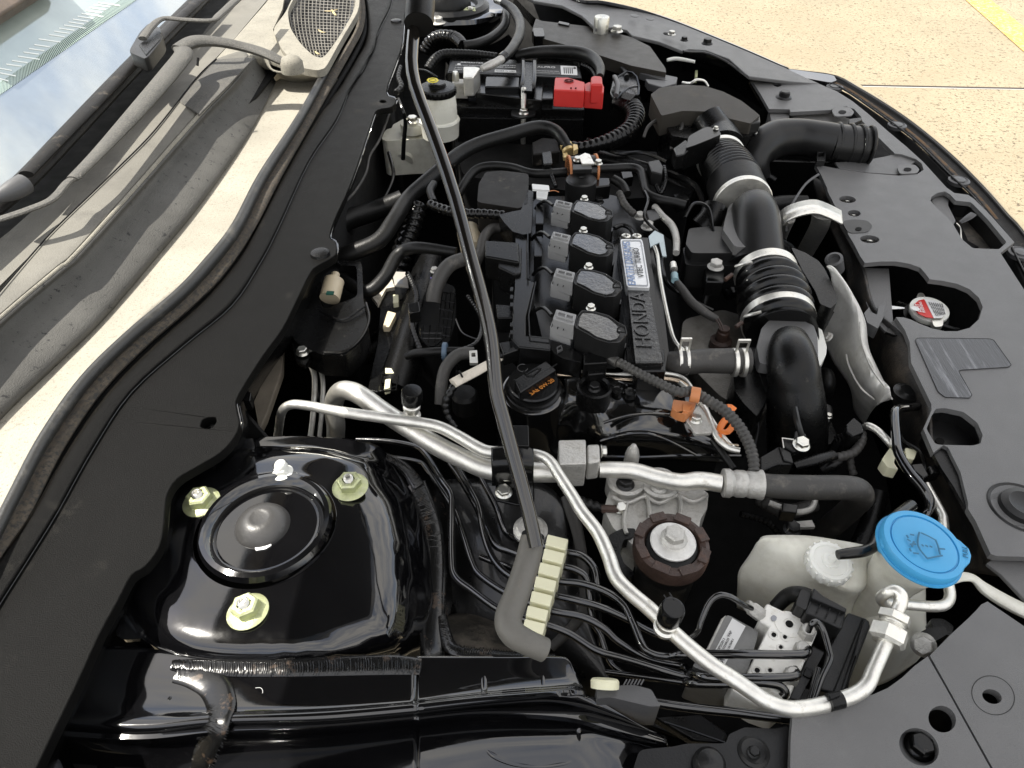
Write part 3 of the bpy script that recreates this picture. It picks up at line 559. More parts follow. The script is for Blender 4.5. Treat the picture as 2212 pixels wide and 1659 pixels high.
# ================= near apron (inner fender) =================
ap = thing('inner_fender', 'glossy black inner fender with rolled ridges along the bottom edge of the photo', 'fender')
rows = [[(130, 1400, -.014), (300, 1400, -.014), (480, 1428, -.014), (700, 1430, -.014), (900, 1425, -.014)],
        [(100, 1470, -.014), (300, 1478, -.015), (480, 1480, -.015), (700, 1485, -.014), (900, 1480, -.014)],
        [(80, 1520, -.013), (300, 1530, -.012), (480, 1537, -.012), (700, 1530, -.012), (900, 1516, -.012)],
        [(70, 1545, -.010), (300, 1560, -.009), (480, 1552, -.008), (700, 1545, -.008), (905, 1528, -.008)],
        [(66, 1560, -.010), (300, 1573, -.0095), (480, 1560, -.010), (700, 1554, -.010), (905, 1536, -.010)],
        [(60, 1573, -.016), (300, 1587, -.015), (480, 1570, -.017), (700, 1563, -.017), (905, 1543, -.017)],
        [(60, 1580, -.013), (300, 1594, -.012), (480, 1579, -.011), (700, 1571, -.011), (905, 1553, -.011)],
        [(60, 1589, -.022), (300, 1603, -.020), (480, 1592, -.020), (700, 1584, -.020), (905, 1566, -.020)],
        [(55, 1650, -.036), (300, 1655, -.034), (480, 1650, -.034), (700, 1640, -.034), (905, 1625, -.034)],
        [(50, 1800, -.058), (300, 1800, -.055), (480, 1800, -.055), (700, 1800, -.055), (905, 1800, -.055)]]
part(ap, 'apron', loft(rows, nu=60, sv=5), K_PAINT, solid=.002)
rows2 = [[(900, 1420, -.016), (1050, 1420, -.016), (1200, 1420, -.016), (1225, 1425, -.016), (1235, 1435, -.016)],
         [(900, 1470, -.016), (1050, 1465, -.016), (1210, 1462, -.016), (1238, 1462, -.017), (1246, 1464, -.017)],
         [(900, 1514, -.013), (1050, 1498, -.013), (1215, 1487, -.013), (1250, 1488, -.014), (1258, 1490, -.014)],
         [(900, 1527, -.008), (1050, 1510, -.008), (1220, 1497, -.008), (1256, 1497, -.009), (1262, 1499, -.010)],
         [(900, 1536, -.010), (1050, 1518, -.010), (1225, 1504, -.010), (1262, 1506, -.012), (1290, 1512, -.015)],
         [(900, 1543, -.018), (1050, 1527, -.019), (1225, 1520, -.022), (1300, 1540, -.024), (1420, 1585, -.03)],
         [(900, 1555, -.012), (1050, 1541, -.013), (1225, 1550, -.018), (1320, 1575, -.022), (1440, 1605, -.028)],
         [(900, 1568, -.021), (1050, 1556, -.022), (1225, 1565, -.026), (1330, 1590, -.030), (1450, 1620, -.034)],
         [(900, 1625, -.034), (1050, 1612, -.034), (1225, 1615, -.035), (1330, 1640, -.036), (1470, 1660, -.040)],
         [(900, 1800, -.055), (1050, 1800, -.055), (1225, 1800, -.055), (1330, 1800, -.055), (1560, 1800, -.055)]]
part(ap, 'apron', loft(rows2, nu=60, sv=5), K_PAINT, solid=.002)
for x, w in ((1043, 15), (1170, 17)):
    part(ap, 'pressed_rib', tube([(x, 1421, -.0155, w), (x+2, 1455, -.0155, w), (x+3, 1490, -.012, w), (x+2, 1498, -.0085, w*.7)], n=16, flat=.45), K_PAINT)
for x, y in ((1080, 1444), (1198, 1443)): part(ap, 'spot_weld', lathe(P(x, y, -.016), [(.004, 0), (.0038, .0008), (.002, .0012), (0, .0008)], n=16), K_PAINT)
part(ap, 'flange_wave', tube([(738+x/3, 1344+y/3, z, 8) for x, y, z in [(1560, 1140, -.012), (1590, 1180, -.012), (1700, 1210, -.013), (1760, 1200, -.010), (1830, 1215, -.012), (1880, 1260, -.015), (1960, 1250, -.012), (2050, 1260, -.014), (2120, 1310, -.016), (2212, 1350, -.018), (2400, 1420, -.02)]], n=8, flat=.6, sm=5), K_PAINT)
part(ap, 'flange_wave', tube([(738+x/3, 1362+y/3, z, 8) for x, y, z in [(1590, 1190, -.016), (1700, 1230, -.017), (1800, 1250, -.017), (1950, 1280, -.02), (2100, 1330, -.022), (2300, 1400, -.024)]], n=8, flat=.6, sm=5), K_PAINT)
part(ap, 'pressed_groove', tube([(x, y, z, w) for x, y, z, w in [(1050, 1616, -.0335, 8), (1068, 1632, -.0350, 14), (1110, 1648, -.0375, 14), (1160, 1654, -.0385, 12), (1205, 1650, -.0380, 12), (1235, 1640, -.0370, 12), (1248, 1610, -.0335, 11), (1250, 1582, -.0275, 10), (1251, 1566, -.0255, 8)]], n=10, flat=.5), K_PAINT)
for x, y in ((183, 1645), (275, 1655)): part(ap, 'drain_hole', plate(ell(x, y, 28, 24, 20), -.0325, th=.002), K_DEEP)
for pts in ([(195, 1522), (280, 1521), (300, 1518), (360, 1520)], [(190, 1563), (250, 1566), (300, 1572), (352, 1580), (365, 1570)], [(345, 1450), (352, 1470), (365, 1490)]):
    part(ap, 'sealer_ridge', tube([(x, y, -.0145+.001*math.sin(x), 3) for x, y in pts], n=6), K_SEAL)
for x, y in ((282, 1518), (270, 1560), (368, 1515)): part(ap, 'sealer_drip', lathe(P(x, y-170+170, -.014), [(.0035, 0), (.003, .002), (0, .003)], n=10), K_SEAL)
one('dust_hair', 'tiny curled pale hair lying on the inner fender below the sealer bead', 'hair', tube(t(0, 2, [(1655, 1140, -.0125, 2.5), (1690, 1140, -.012, 2.5), (1703, 1165, -.012, 2.5), (1690, 1195, -.0125, 2.5)]), n=5), K_PAPER)
# ---
# ================= bottom middle: brackets and bolts =================
one('fender_brace', 'dark grey shaped brace with a large flanged bolt at the bottom edge', 'brace', plate(rnd(t(2, 2, [(-330, 1700), (-280, 1540), (-60, 1520), (30, 1500), (280, 1500), (300, 1440), (400, 1395), (500, 1400), (600, 1405), (690, 1385), (700, 1700)]), .2), -.008, th=.012), K_DGREY, bev=.003)
tb = thing('brace_bolt', 'large dark flanged bolt on the brace at the bottom edge', 'bolt')
part(tb, 'washer', lathe(P(*t(2, 2, [(460, 1555)])[0], -.008), [(.024, 0), (.024, .002), (.019, .004), (.017, .003)], n=40), K_DGREY)
bolt(tb, (*t(2, 2, [(460, 1565)])[0], -.005), .0105, (0, 0, 1), K_DGREY, name='bolt_head')
tb2 = thing('rubber_stop', 'dark grey domed rubber stop left of the large flanged bolt', 'bump stop')
part(tb2, 'dome', lathe(P(*t(2, 2, [(170, 1640)])[0], -.006), [(.026, 0), (.025, .008), (.019, .016), (.008, .0195), (.005, .0205), (0, .020)], n=40), K_DGREY)
part(ap, 'edge_strip', tube(t(2, 2, [(-120, 1360, -.02, 16), (60, 1420, -.02, 16), (290, 1500, -.02, 16)]), n=6), K_SATIN)
one('battery_box_edge', 'thin grey panel edges under the black tube at the lower middle', 'panel', plate(t(2, 2, [(-200, 1320), (120, 1300), (300, 1430), (270, 1500), (60, 1480)]), -.05, th=.01), K_BLACK, bev=.002)
cp = thing('grey_sensor_cover', 'grey plastic sensor cover with a cream round lid near the apron', 'cover')
part(cp, 'cover_body', plate(rnd(t(1, 2, [(1650, 1130), (1900, 1120), (2010, 1150), (2070, 1260), (2000, 1260), (1830, 1220), (1740, 1200), (1660, 1210)]), .15), -.004, th=.03), K_GREYP, bev=.003)
part(cp, 'round_lid', lathe(P(*t(1, 2, [(1708, 1112)])[0], .0), [(.0125, -.004), (.0128, .002), (.0115, .004), (0, .0045)], axis=(0, .85, .5), n=32), K_CREAM)
part(cp, 'vent_ribs', join(*[tube(t(1, 2, [(1830+i*22, 1120, .001, 10), (1850+i*22, 1085, .001, 10)]), n=6, sm=1) for i in range(6)]), K_GREYP, kind='stuff')
# ================= prop rod =================
pr = thing('prop_rod', 'long shiny black hood prop rod crossing the bay with a foam grip at its top', 'prop rod')
rodp = [(896, 20), (893, 75), (889, 133), (897, 187), (924, 260), (951, 333), (984, 433), (1014, 545), (1047, 668), (1061, 735), (1067, 790), (1073, 850), (1087, 903), (1114, 1003), (1142, 1106), (1158, 1180)]
def rz(y): return .285-(y-20)/(1180-20)*.225
part(pr, 'rod', tube([P(x, y, rz(y)) for x, y in rodp], r=.0050, n=20, sm=2), K_ROD)
part(pr, 'foam_grip', tube([P(912, -60, .30), P(909, 0, .292), P(905, 52, .281)], r=.0118, n=28, sm=3), K_RUB)
part(pr, 'foam_grip_end', lathe(P(905, 54, .2805), [(.0118, 0), (.009, .0006), (.005, .0006)], axis=(P(905, 54, .28)-P(909, 0, .292)), n=28), K_DEEP)
gp = one('grip_sleeve', 'bent grey rubber sleeve on the lower end of the prop rod', 'rubber sleeve', tube([(1150, 1163, .055, 52), (1140, 1210, .05, 54), (1118, 1280, .045, 56), (1098, 1335, .042, 60), (1108, 1368, .04, 58), (1140, 1388, .036, 54), (1176, 1404, .03, 52)], n=28, sm=8), K_SLEEVE)
part(pr, 'sleeve_mouth', lathe(P(1151, 1159, .0562), [(.0078, 0), (.0078, .0012), (.0058, .0014)], axis=P(1151, 1158, .060)-P(1145, 1185, .0522), n=28), K_DEEP)
# ================= brake line clip block and lines =================
ck = thing('line_clip', 'row of seven cream plastic blocks holding the black brake lines', 'clip')
q0, q1 = (1196, 1185), (1157, 1350)
blocks = [(1404, 195), (1388, 300)]
cl = t(1, 2, [(1403, 195), (1382, 285), (1355, 375), (1328, 465), (1302, 560), (1275, 655), (1255, 742)])
for i, (x, y) in enumerate(cl):
    hx, hy = 22, 12.5; sk = -4
    pts = [(x-hx, y-hy-5), (x+hx+1, y-hy+6), (x+hx-5, y+hy+5), (x-hx-5, y+hy-7)]
    part(ck, 'clip_block', plate(pts, -.01, th=.022), K_CREAM, bev=.0009)
part(ck, 'clip_spine', plate([(cl[0][0]-14, cl[0][1]-8), (cl[0][0]+14, cl[0][1]-2), (cl[-1][0]+13, cl[-1][1]+8), (cl[-1][0]-16, cl[-1][1]+2)], -.018, th=.014), K_CREAM)
LB = [ # left of the clip, tile (1,1)/(1,2) mixed, then right to the hydraulic block
 (t(1, 1, [(100, 1190, -.06, 26), (300, 1200, -.055, 26), (480, 1235, -.05, 28), (560, 1300, -.045, 30), (650, 1450, -.04, 30), (710, 1540, -.04, 31), (718, 1659, -.04, 32)])+t(1, 2, [(718, 300, -.04, 34), (740, 420, -.038, 35), (850, 510, -.035, 35), (1010, 625, -.03, 36), (1180, 690, -.026, 36), (1340, 735, -.026, 36), (1480, 790, -.028, 38), (1660, 900, -.03, 38), (1850, 955, -.03, 38), (2212, 1060, -.03, 40)])+t(2, 2, [(300, 1110, -.03, 40)]), 'outermost brake line leaving the clip block at its lowest cream piece'),
 (t(1, 1, [(180, 1290, -.07, 26), (480, 1330, -.06, 28), (560, 1390, -.055, 30), (690, 1580, -.05, 30)])+t(1, 2, [(740, 10, -.048, 32), (800, 180, -.046, 34), (850, 330, -.044, 34), (900, 410, -.042, 35), (1060, 520, -.036, 35), (1230, 590, -.028, 36), (1360, 640, -.026, 36), (1560, 680, -.028, 38), (1700, 750, -.03, 38), (1800, 840, -.034, 36), (1990, 950, -.036, 36), (2212, 1000, -.036, 38)])+t(2, 2, [(60, 1045, -.020, 40), (200, 1075, -.010, 42), (500, 1075, -.004, 42), (690, 1070, -.003, 42), (740, 1055, -.004, 42), (725, 1020, -.008, 40)]), 'brake line bending under the middle of the bent rubber sleeve'),
 (t(1, 1, [(580, 1280, -.06, 26), (640, 1262, -.056, 28), (700, 1290, -.052, 28), (760, 1380, -.05, 30), (830, 1500, -.048, 30), (890, 1620, -.046, 30)])+t(1, 2, [(910, 80, -.044, 32), (950, 230, -.042, 34), (1010, 340, -.04, 34), (1100, 420, -.036, 34), (1260, 500, -.028, 36), (1380, 540, -.026, 36), (1530, 575, -.026, 38), (1690, 620, -.028, 38), (1850, 690, -.03, 38), (2000, 770, -.032, 36), (2180, 840, -.034, 36), (2300, 900, -.036, 36)]), 'third brake line from the tower curving under the sleeve'),
 (t(1, 1, [(700, 1350, -.06, 26), (760, 1430, -.058, 28), (860, 1600, -.055, 30)])+t(1, 2, [(890, 0, -.054, 32), (940, 120, -.05, 32), (1000, 220, -.046, 32), (1100, 260, -.04, 32), (1290, 330, -.028, 34), (1420, 350, -.026, 34), (1520, 375, -.026, 36), (1590, 430, -.028, 36), (1610, 560, -.034, 36), (1625, 700, -.04, 34), (1680, 800, -.044, 32), (1750, 980, -.05, 32), (1900, 1060, -.05, 34), (2212, 1090, -.04, 36)])+t(2, 2, [(40, 1110, -.024, 38), (300, 1115, -.012, 40), (480, 1105, -.006, 42), (620, 1125, -.006, 42), (665, 1170, -.008, 42), (640, 1200, -.010, 40)]), 'brake line dropping straight down right of the cream clip block'),
 (t(1, 1, [(820, 1360, -.07, 26), (880, 1400, -.065, 28), (1000, 1620, -.06, 30)])+t(1, 2, [(1035, 60, -.056, 32), (1080, 150, -.05, 32), (1170, 190, -.04, 34), (1330, 225, -.028, 34), (1460, 260, -.026, 36), (1560, 285, -.026, 38), (1640, 370, -.028, 40), (1660, 500, -.034, 38), (1665, 640, -.05, 36), (1690, 860, -.07, 34)]), 'topmost brake line hooking down right of the clip block'),
 (t(1, 2, [(900, 290, -.05, 30), (1060, 350, -.045, 32), (1230, 400, -.028, 34), (1400, 445, -.026, 36), (1560, 465, -.026, 38), (1720, 520, -.026, 38), (1830, 600, -.026, 38), (1890, 720, -.026, 38), (1950, 860, -.026, 38), (2010, 915, -.026, 38), (2120, 935, -.026, 38)])+t(2, 2, [(0, 925, -.020, 40), (250, 922, -.010, 42), (400, 922, -.004, 42), (700, 925, -.003, 42), (800, 915, -.003, 42), (812, 885, -.006, 40)]), 'brake line running level to the upper port of the hydraulic block'),
]
for i, (pts, lb) in enumerate(LB): one('brake_line', 'glossy black '+lb, 'brake line', tube([p[:3]+(p[3]*1.38,) for p in pts], n=12, sm=6), K_BMET, group='black brake lines')

rescale(tb, P(*t(2, 2, [(460, 1555)])[0], -.008), 68, .024); rescale(tb2, P(*t(2, 2, [(170, 1640)])[0], -.006), 72, .026)
rescale(cp, P(*t(1, 2, [(1708, 1112)])[0], .0), 62, .0128, ('round_lid',))
# ================= air conditioning pipes =================
ac = thing('ac_pipe', 'thick silver air conditioning pipe ending in a crimped black hose', 'pipe')
part(ac, 'pipe', tube(t(1, 1, [(-40, 1230, -.10, 100), (-35, 1100, -.07, 104), (-50, 960, -.045, 106), (-10, 880, -.02, 108), (60, 875, -.012, 110), (150, 920, -.010, 112), (260, 1000, -.010, 112), (420, 1105, -.010, 112), (620, 1230, -.012, 114), (780, 1310, -.012, 114), (930, 1375, -.012, 116), (1100, 1400, -.012, 118), (1280, 1400, -.012, 118), (1440, 1400, -.012, 118)]), n=24, sm=6, k=1.14), K_ALU)
blk = t(1, 1, [(1408, 1190), (1585, 1186), (1588, 1465), (1412, 1470)])
part(ac, 'joint_block', plate([(x, y) for x, y in t(1, 1, [(1408, 1190), (1585, 1186), (1588, 1345), (1412, 1350)])], .012, th=.030), K_CAST, bev=.0015, label='square milled aluminium pipe joint block')
part(ac, 'joint_flange', plate(t(1, 1, [(1590, 1215), (1675, 1210), (1680, 1330), (1592, 1340)]), .010, th=.024), K_CAST, bev=.003)
bolt(ac, (*t(1, 1, [(1680, 1265)])[0], .002), .0062, (1, .05, 0), K_STEEL)
part(ac, 'pipe_tail', tube(t(1, 1, [(1670, 1385, -.008, 100), (1760, 1385, -.008, 104), (1900, 1395, -.009, 106), (2060, 1440, -.010, 108), (2200, 1465, -.010, 108)])+t(2, 1, [(110, 1455, -.010, 112), (250, 1475, -.010, 112)]), n=24, k=1.05), K_ALU)
e_a = P(*t(2, 1, [(255, 1470)])[0], -.010); e_b = P(*t(2, 1, [(490, 1482)])[0], -.010); e_r = M(31, e_a)
part(ac, 'crimp_collar', lathe(e_a, [(e_r*.8, 0), (e_r*1.0, .001), (e_r*1.02, .006), (e_r*.86, .009), (e_r*.96, .012), (e_r*.96, .018), (e_r*.88, .020), (e_r*.98, .023), (e_r*.98, .028), (e_r*1.06, .030), (e_r*1.06, .033), (e_r*.8, .034)] if (e_b-e_a).length < .036 else [(e_r*s, k*(e_b-e_a).length/34) for s, k in ((.8, 0), (1., 1), (1.02, 6), (.88, 9), (.97, 12), (.97, 18), (.9, 20), (.98, 23), (.98, 28), (1.07, 30), (1.07, 33), (.8, 34))], axis=e_b-e_a, n=40), K_CAST)
part(ac, 'black_hose', tube(t(2, 1, [(480, 1482, -.010, 150), (650, 1495, -.010, 158), (850, 1500, -.010, 160), (1030, 1502, -.012, 162), (1130, 1515, -.018, 160), (1160, 1560, -.035, 155), (1120, 1610, -.06, 150), (1020, 1700, -.10, 150), (900, 1800, -.14, 150)]), n=28, sm=6), K_RUBG)
vp = P(*t(1, 1, [(455, 1020)])[0], -.002); vax = Vector((.10, .05, 1))
part(ac, 'service_valve', lathe(vp, [(.0085, -.006), (.0085, -.001), (.006, .001), (.006, .006), (.0078, .007), (.0078, .010), (.0068, .011), (.0068, .015)], axis=vax, n=32), K_ALU)
cpv = part(ac, 'valve_cap', lathe(vp+vax.normalized()*.014, [(.0088, 0), (.0094, .001), (.0094, .012), (.0086, .014), (.006, .0143), (0, .0143)], axis=vax, n=40), K_SATIN)
part(ac, 'valve_foot', tube(t(1, 1, [(380, 1040, -.003, 60), (480, 1050, -.003, 60)]), n=10, sm=1), K_ALU)
lp = thing('ac_line', 'long thin silver air conditioning line running down to the lower right corner', 'pipe')
part(lp, 'line', tube(t(1, 1, [(-420, 1240, -.10, 50), (-405, 1120, -.06, 50), (-385, 1010, -.015, 52), (-330, 965, -.004, 54), (-230, 968, -.002, 56), (0, 1010, .002, 62), (250, 1045, .004, 66), (500, 1080, .004, 68), (640, 1110, .004, 70), (760, 1170, .004, 72), (880, 1240, .004, 74), (960, 1270, .004, 74), (1100, 1275, .006, 70), (1270, 1290, .010, 66), (1350, 1330, .011, 66), (1410, 1420, .011, 68), (1500, 1560, .010, 72)])+t(1, 2, [(1560, 0, .010, 76), (1660, 130, .009, 80), (1730, 280, .008, 84), (1780, 420, .008, 88), (1870, 520, .008, 88), (2010, 640, .008, 90), (2150, 780, .008, 92)])+t(2, 2, [(60, 890, .008, 94), (200, 1000, .008, 94), (340, 1090, .008, 94), (470, 1180, .007, 94), (570, 1240, .006, 94), (700, 1275, .006, 92), (850, 1262, .006, 92), (1000, 1225, .008, 90), (1120, 1180, .010, 88), (1195, 1120, .012, 86), (1240, 1020, .015, 84), (1280, 930, .018, 84), (1320, 840, .022, 84)]), n=22, sm=6, k=1.12), K_ALU)
nA = P(*t(2, 2, [(1318, 850)])[0], .0215); nB = P(*t(2, 2, [(1385, 650)])[0], .029); nd = (nB-nA); LN = nd.length
part(lp, 'hex_nut', lathe(nA, [(.0095, 0), (.0118, .002), (.0118, LN*.46), (.0095, LN*.5)], axis=nd, n=6), K_ALU)
part(lp, 'thread', lathe(nA+nd*.48, [(.0085, 0), (.0078, .001), (.0085, .002), (.0078, .003), (.0085, .004)], axis=nd, n=24), K_ALU)
part(lp, 'hex_nut', lathe(nA+nd*.66, [(.0085, 0), (.0102, .001), (.0102, LN*.26), (.0075, LN*.32)], axis=nd, n=6), K_ALU)
part(lp, 'return_bend', tube(t(2, 2, [(1390, 640, .030, 84), (1412, 590, .033, 86), (1412, 540, .036, 84), (1375, 510, .036, 76), (1320, 525, .032, 72), (1285, 560, .024, 70), (1320, 590, .016, 66), (1450, 600, .010, 68), (1600, 612, .006, 70), (1690, 605, .004, 70), (1730, 560, .0, 68), (1725, 480, -.004, 66), (1690, 380, -.01, 64)]), n=20, sm=6), K_ALU)
part(lp, 'line_clamp', tube(t(2, 2, [(945, 1235, .010, 112), (1030, 1215, .010, 110)]), n=20, sm=1), K_BLACK)
part(lp, 'clamp_tab', plate(t(2, 2, [(945, 1185), (1025, 1160), (1030, 1185), (955, 1215)]), .019, th=.004), K_BLACK, bev=.0008)
hp = P(*t(1, 2, [(2100, 745)])[0], .010); hax = Vector((.06, .02, 1))
part(lp, 'service_valve', lathe(hp, [(.010, -.004), (.0105, .0), (.0085, .002), (.0095, .004), (.0095, .0085), (.0085, .009), (.0085, .011), (.0095, .0115), (.0095, .015)], axis=hax, n=36), K_ALU)
cph = part(lp, 'valve_cap', lathe(hp+hax.normalized()*.014, [(.0102, 0), (.0108, .001), (.0108, .016), (.0098, .0183), (.0088, .0186), (.0085, .0182), (0, .0182)], axis=hax, n=44), K_SATIN)
text(lp, 'H', t(1, 2, [(2118, 590)])[0], t(1, 2, [(2160, 572)])[0], .0340, K_DGREY, ext=.0004)
lb_ = thing('line_bracket', 'black bracket holding both silver pipes beside the prop rod', 'bracket')
part(lb_, 'bracket_top', plate(t(1, 1, [(1085, 1095), (1215, 1095), (1218, 1230), (1090, 1228)]), .02, th=.004), K_SATIN, bev=.001)
part(lb_, 'bracket_shell', loft([t(1, 1, [(972, 1240, .016), (1060, 1230, .018), (1180, 1228, .018), (1245, 1245, .016)]), t(1, 1, [(970, 1320, .015), (1060, 1320, .017), (1180, 1320, .017), (1248, 1325, .015)]), t(1, 1, [(975, 1395, .006), (1060, 1395, .007), (1180, 1395, .007), (1245, 1400, .006)]), t(1, 1, [(975, 1450, -.012), (1060, 1450, -.012), (1180, 1460, -.012), (1245, 1465, -.012)]), t(1, 1, [(975, 1490, -.026), (1060, 1500, -.026), (1180, 1560, -.026), (1240, 1600, -.026)])], nu=24, su=2), K_SATIN, solid=.003)
part(lb_, 'foot_plate', plate(t(1, 1, [(1000, 1470), (1230, 1470), (1235, 1620), (1130, 1610), (1000, 1580)]), -.024, th=.003), K_SATIN, bev=.001)
bolt(lb_, (*t(1, 1, [(1053, 1532)])[0], -.024), .0078, (0, -.15, 1), K_STEEL)
# small grey cushion with steel washer behind the sleeve
mb = thing('rail_bush', 'bright round steel bush on the black rail behind the grip sleeve', 'bush')
part(mb, 'washer', lathe(P(1146, 1143, -.035), [(.0215, -.004), (.0215, .0), (.016, .005), (.012, .0055), (.010, .009), (.0, .009)], n=40), K_CAST)
one('frame_rail', 'dark frame rail running below the brake lines', 'rail', loft([[(960, 1040, -.09), (1100, 1040, -.06), (1190, 1060, -.06), (1240, 1150, -.07)], [(965, 1180, -.09), (1090, 1180, -.065), (1180, 1190, -.065), (1255, 1240, -.08)], [(980, 1320, -.10), (1090, 1320, -.09), (1180, 1330, -.09), (1290, 1400, -.10)], [(1060, 1420, -.12), (1160, 1440, -.12), (1300, 1500, -.12), (1400, 1560, -.12)], [(1200, 1560, -.14), (1400, 1600, -.14), (1600, 1640, -.14), (1750, 1640, -.14)]], nu=30), mat('rail_metal', (.006, .006, .006), .3, bump=.3, dust=(DU, .62, 1., 30), coat=.3), solid=.004)
one('rail_gusset', 'grey curved cast arm between the rail and the engine mount', 'bracket', tube([(1225, 1075, -.06, 30), (1250, 1160, -.06, 26), (1262, 1260, -.06, 24), (1255, 1330, -.07, 24), (1190, 1400, -.08, 20)], n=12, flat=.6), K_RUBG)
# ================= engine mount =================
em = thing('engine_mount', 'engine mount with a big central bolt inside a rust brown slotted ring', 'engine mount')
ec = P(1451, 1178, .0)
part(em, 'mount_body', lathe(ec, [(.030, -.09), (.032, -.055), (.030, -.045), (.034, -.03), (.037, -.022), (.039, -.012)], n=48), K_RUB)
ring = lathe(ec, [(.0345, -.016), (.0395, -.014), (.0400, -.004), (.0385, .003), (.0345, .0045), (.029, .003), (.0275, -.002), (.0275, -.010)], n=72)
part(em, 'brown_ring', ring, K_BROWN, label='rust brown slotted outer ring')
for k in range(8):
    a = k*math.pi/4+.35; d = Vector((math.cos(a), math.sin(a), 0)); s = Vector((-math.sin(a), math.cos(a), 0))
    part(em, 'ring_lug', box(ec+d*.034+Vector((0, 0, .0048)), d*.0052, s*.0085, Vector((0, 0, .0016))), K_BROWN, bev=.0008)
part(em, 'rubber_core', lathe(ec, [(.0275, -.008), (.027, .0), (.024, .001), (.0, .001)], n=48), K_RUB)
part(em, 'washer_plate', lathe(ec+Vector((.001, .002, .002)), [(.0235, 0), (.0238, .0025), (.0225, .0035), (.013, .0038), (.013, .0075), (.011, .0085), (0, .0085)], n=56), mat('chalky_steel', (.62, .61, .58), .5, metal=.45, bump=.5, dust=((.8, .79, .76), .45, .7, 70)))
bolt(em, ec+Vector((.001, .002, .0085)), .0150, (0, 0, 1), K_CAST, name='centre_bolt')
mk_ = thing('mount_bracket', 'cast aluminium mount bracket with ribs and two bolt bosses behind the brown ring', 'bracket')
part(mk_, 'casting', plate(rnd(t(1, 1, [(1740, 1510), (1780, 1450), (1920, 1440), (2100, 1480), (2212, 1500), (2330, 1500), (2380, 1540), (2370, 1640), (2330, 1700), (2300, 1850), (2100, 1900), (1900, 1880), (1760, 1760), (1700, 1640)]), .15), -.030, th=.03), K_CAST, bev=.003)
for pts in ([(1760, 1560), (1850, 1600), (1960, 1560), (1990, 1600), (2000, 1720)], [(1960, 1545), (2060, 1600), (2170, 1550), (2200, 1600), (2190, 1740)], [(2180, 1545), (2280, 1590), (2370, 1550)], [(1850, 1600), (1830, 1720), (1850, 1800)]):
    part(mk_, 'rib', tube([(x, y, -.027, 9) for x, y in t(1, 1, pts)], n=8), K_CAST)
for x, y in ((1840, 1480), (2060, 1495)): 
    part(mk_, 'boss', lathe(P(*t(1, 1, [(x, y)])[0], -.030), [(.017, -.01), (.017, .006), (.015, .008), (0, .008)], n=36), K_CAST)
    bolt(mk_, (*t(1, 1, [(x, y)])[0], -.022), .0085, (0, 0, 1), K_DGREY if x < 2000 else K_CAST)
bolt(mk_, (*t(1, 1, [(1808, 1635)])[0], -.028), .0062, (.1, -.3, 1), K_STEEL)
part(mk_, 'link_lug', tube(t(1, 1, [(1690, 1640, -.03, 60), (1760, 1640, -.028, 50), (1810, 1640, -.028, 60)]), n=8, sm=2), K_BROWN)
part(mk_, 'lower_arm', tube([(1355, 1130, -.05, 24), (1348, 1180, -.06, 26), (1352, 1240, -.07, 26)], n=10), K_CAST)
one('mount_strap', 'black raised mount strap with embossed letters left of the brown ring', 'bracket', plate(rnd(t(1, 2, [(1730, 150), (1820, 105), (1900, 105), (1915, 140), (1880, 170), (1830, 180), (1805, 260), (1830, 330), (1900, 390), (1880, 430), (1780, 400), (1740, 300)]), .2), -.028, th=.012), K_BLACK, bev=.0015)
text(bpy.data.objects['mount_strap'], 'UP', t(1, 2, [(1795, 245)])[0], t(1, 2, [(1775, 190)])[0], -.0278, K_DGREY)
part(mk_, 'cast_pad', plate(rnd(t(1, 2, [(1810, 260), (1870, 235), (1900, 270), (1895, 390), (1830, 370)]), .3), -.05, th=.01), K_CAST)
# ribbed ducting seen in the hole next to the bracket
one('small_bellows', 'small ribbed black rubber boot left of the cast mount bracket', 'boot', tube(t(1, 1, [(1540, 1590, -.03, 80), (1640, 1620, -.03, 70), (1700, 1635, -.03, 50)]), n=20, sm=8, corr=(.006, .2)), K_RUB)
one('brake_pipe_fitting', 'bent dull pipe fitting under the black hose right of the mount', 'fitting', tube(t(2, 2, [(560, -60, -.05, 40), (640, -30, -.05, 40), (740, 0, -.045, 40), (830, -20, -.045, 40), (860, -80, -.045, 36)]), n=12), K_CAST)
fb = thing('fitting_plate', 'small steel plate with a bolt under the black hose', 'bracket')
part(fb, 'plate', plate(t(2, 2, [(735, 60), (840, 50), (860, 95), (700, 100), (670, 120)]), -.06, th=.004), K_CAST, bev=.001)
bolt(fb, (*t(2, 2, [(708, 115)])[0], -.066), .0085, (0, 0, 1), K_DGREY)
# ================= coolant tank =================
tk_ = thing('coolant_tank', 'milky white coolant tank with a ribbed white screw cap', 'reservoir')
top = t(2, 2, [(500, 200, -.012), (530, 155, -.012), (800, 155, -.012), (1180, 215, -.012), (1260, 260, -.016)])
rowsT = [t(2, 2, [(505, 165, -.018), (560, 150, -.013), (800, 152, -.012), (1000, 180, -.012), (1180, 215, -.014), (1250, 255, -.03)]),
         t(2, 2, [(490, 190, -.012), (560, 178, -.008), (800, 185, -.007), (1000, 210, -.007), (1170, 245, -.009), (1262, 290, -.03)]),
         t(2, 2, [(430, 280, -.030), (600, 240, -.010), (780, 300, -.008), (950, 430, -.008), (1150, 480, -.012), (1240, 420, -.04)]),
         t(2, 2, [(365, 380, -.045), (520, 370, -.03), (700, 420, -.025), (900, 500, -.025), (1060, 560, -.03), (1180, 560, -.055)]),
         t(2, 2, [(355, 470, -.06), (500, 500, -.05), (650, 540, -.045), (850, 600, -.045), (1000, 660, -.05), (1120, 700, -.07)]),
         t(2, 2, [(350, 620, -.10), (500, 680, -.09), (650, 740, -.085), (850, 800, -.085), (1000, 900, -.09), (1120, 950, -.11)])]
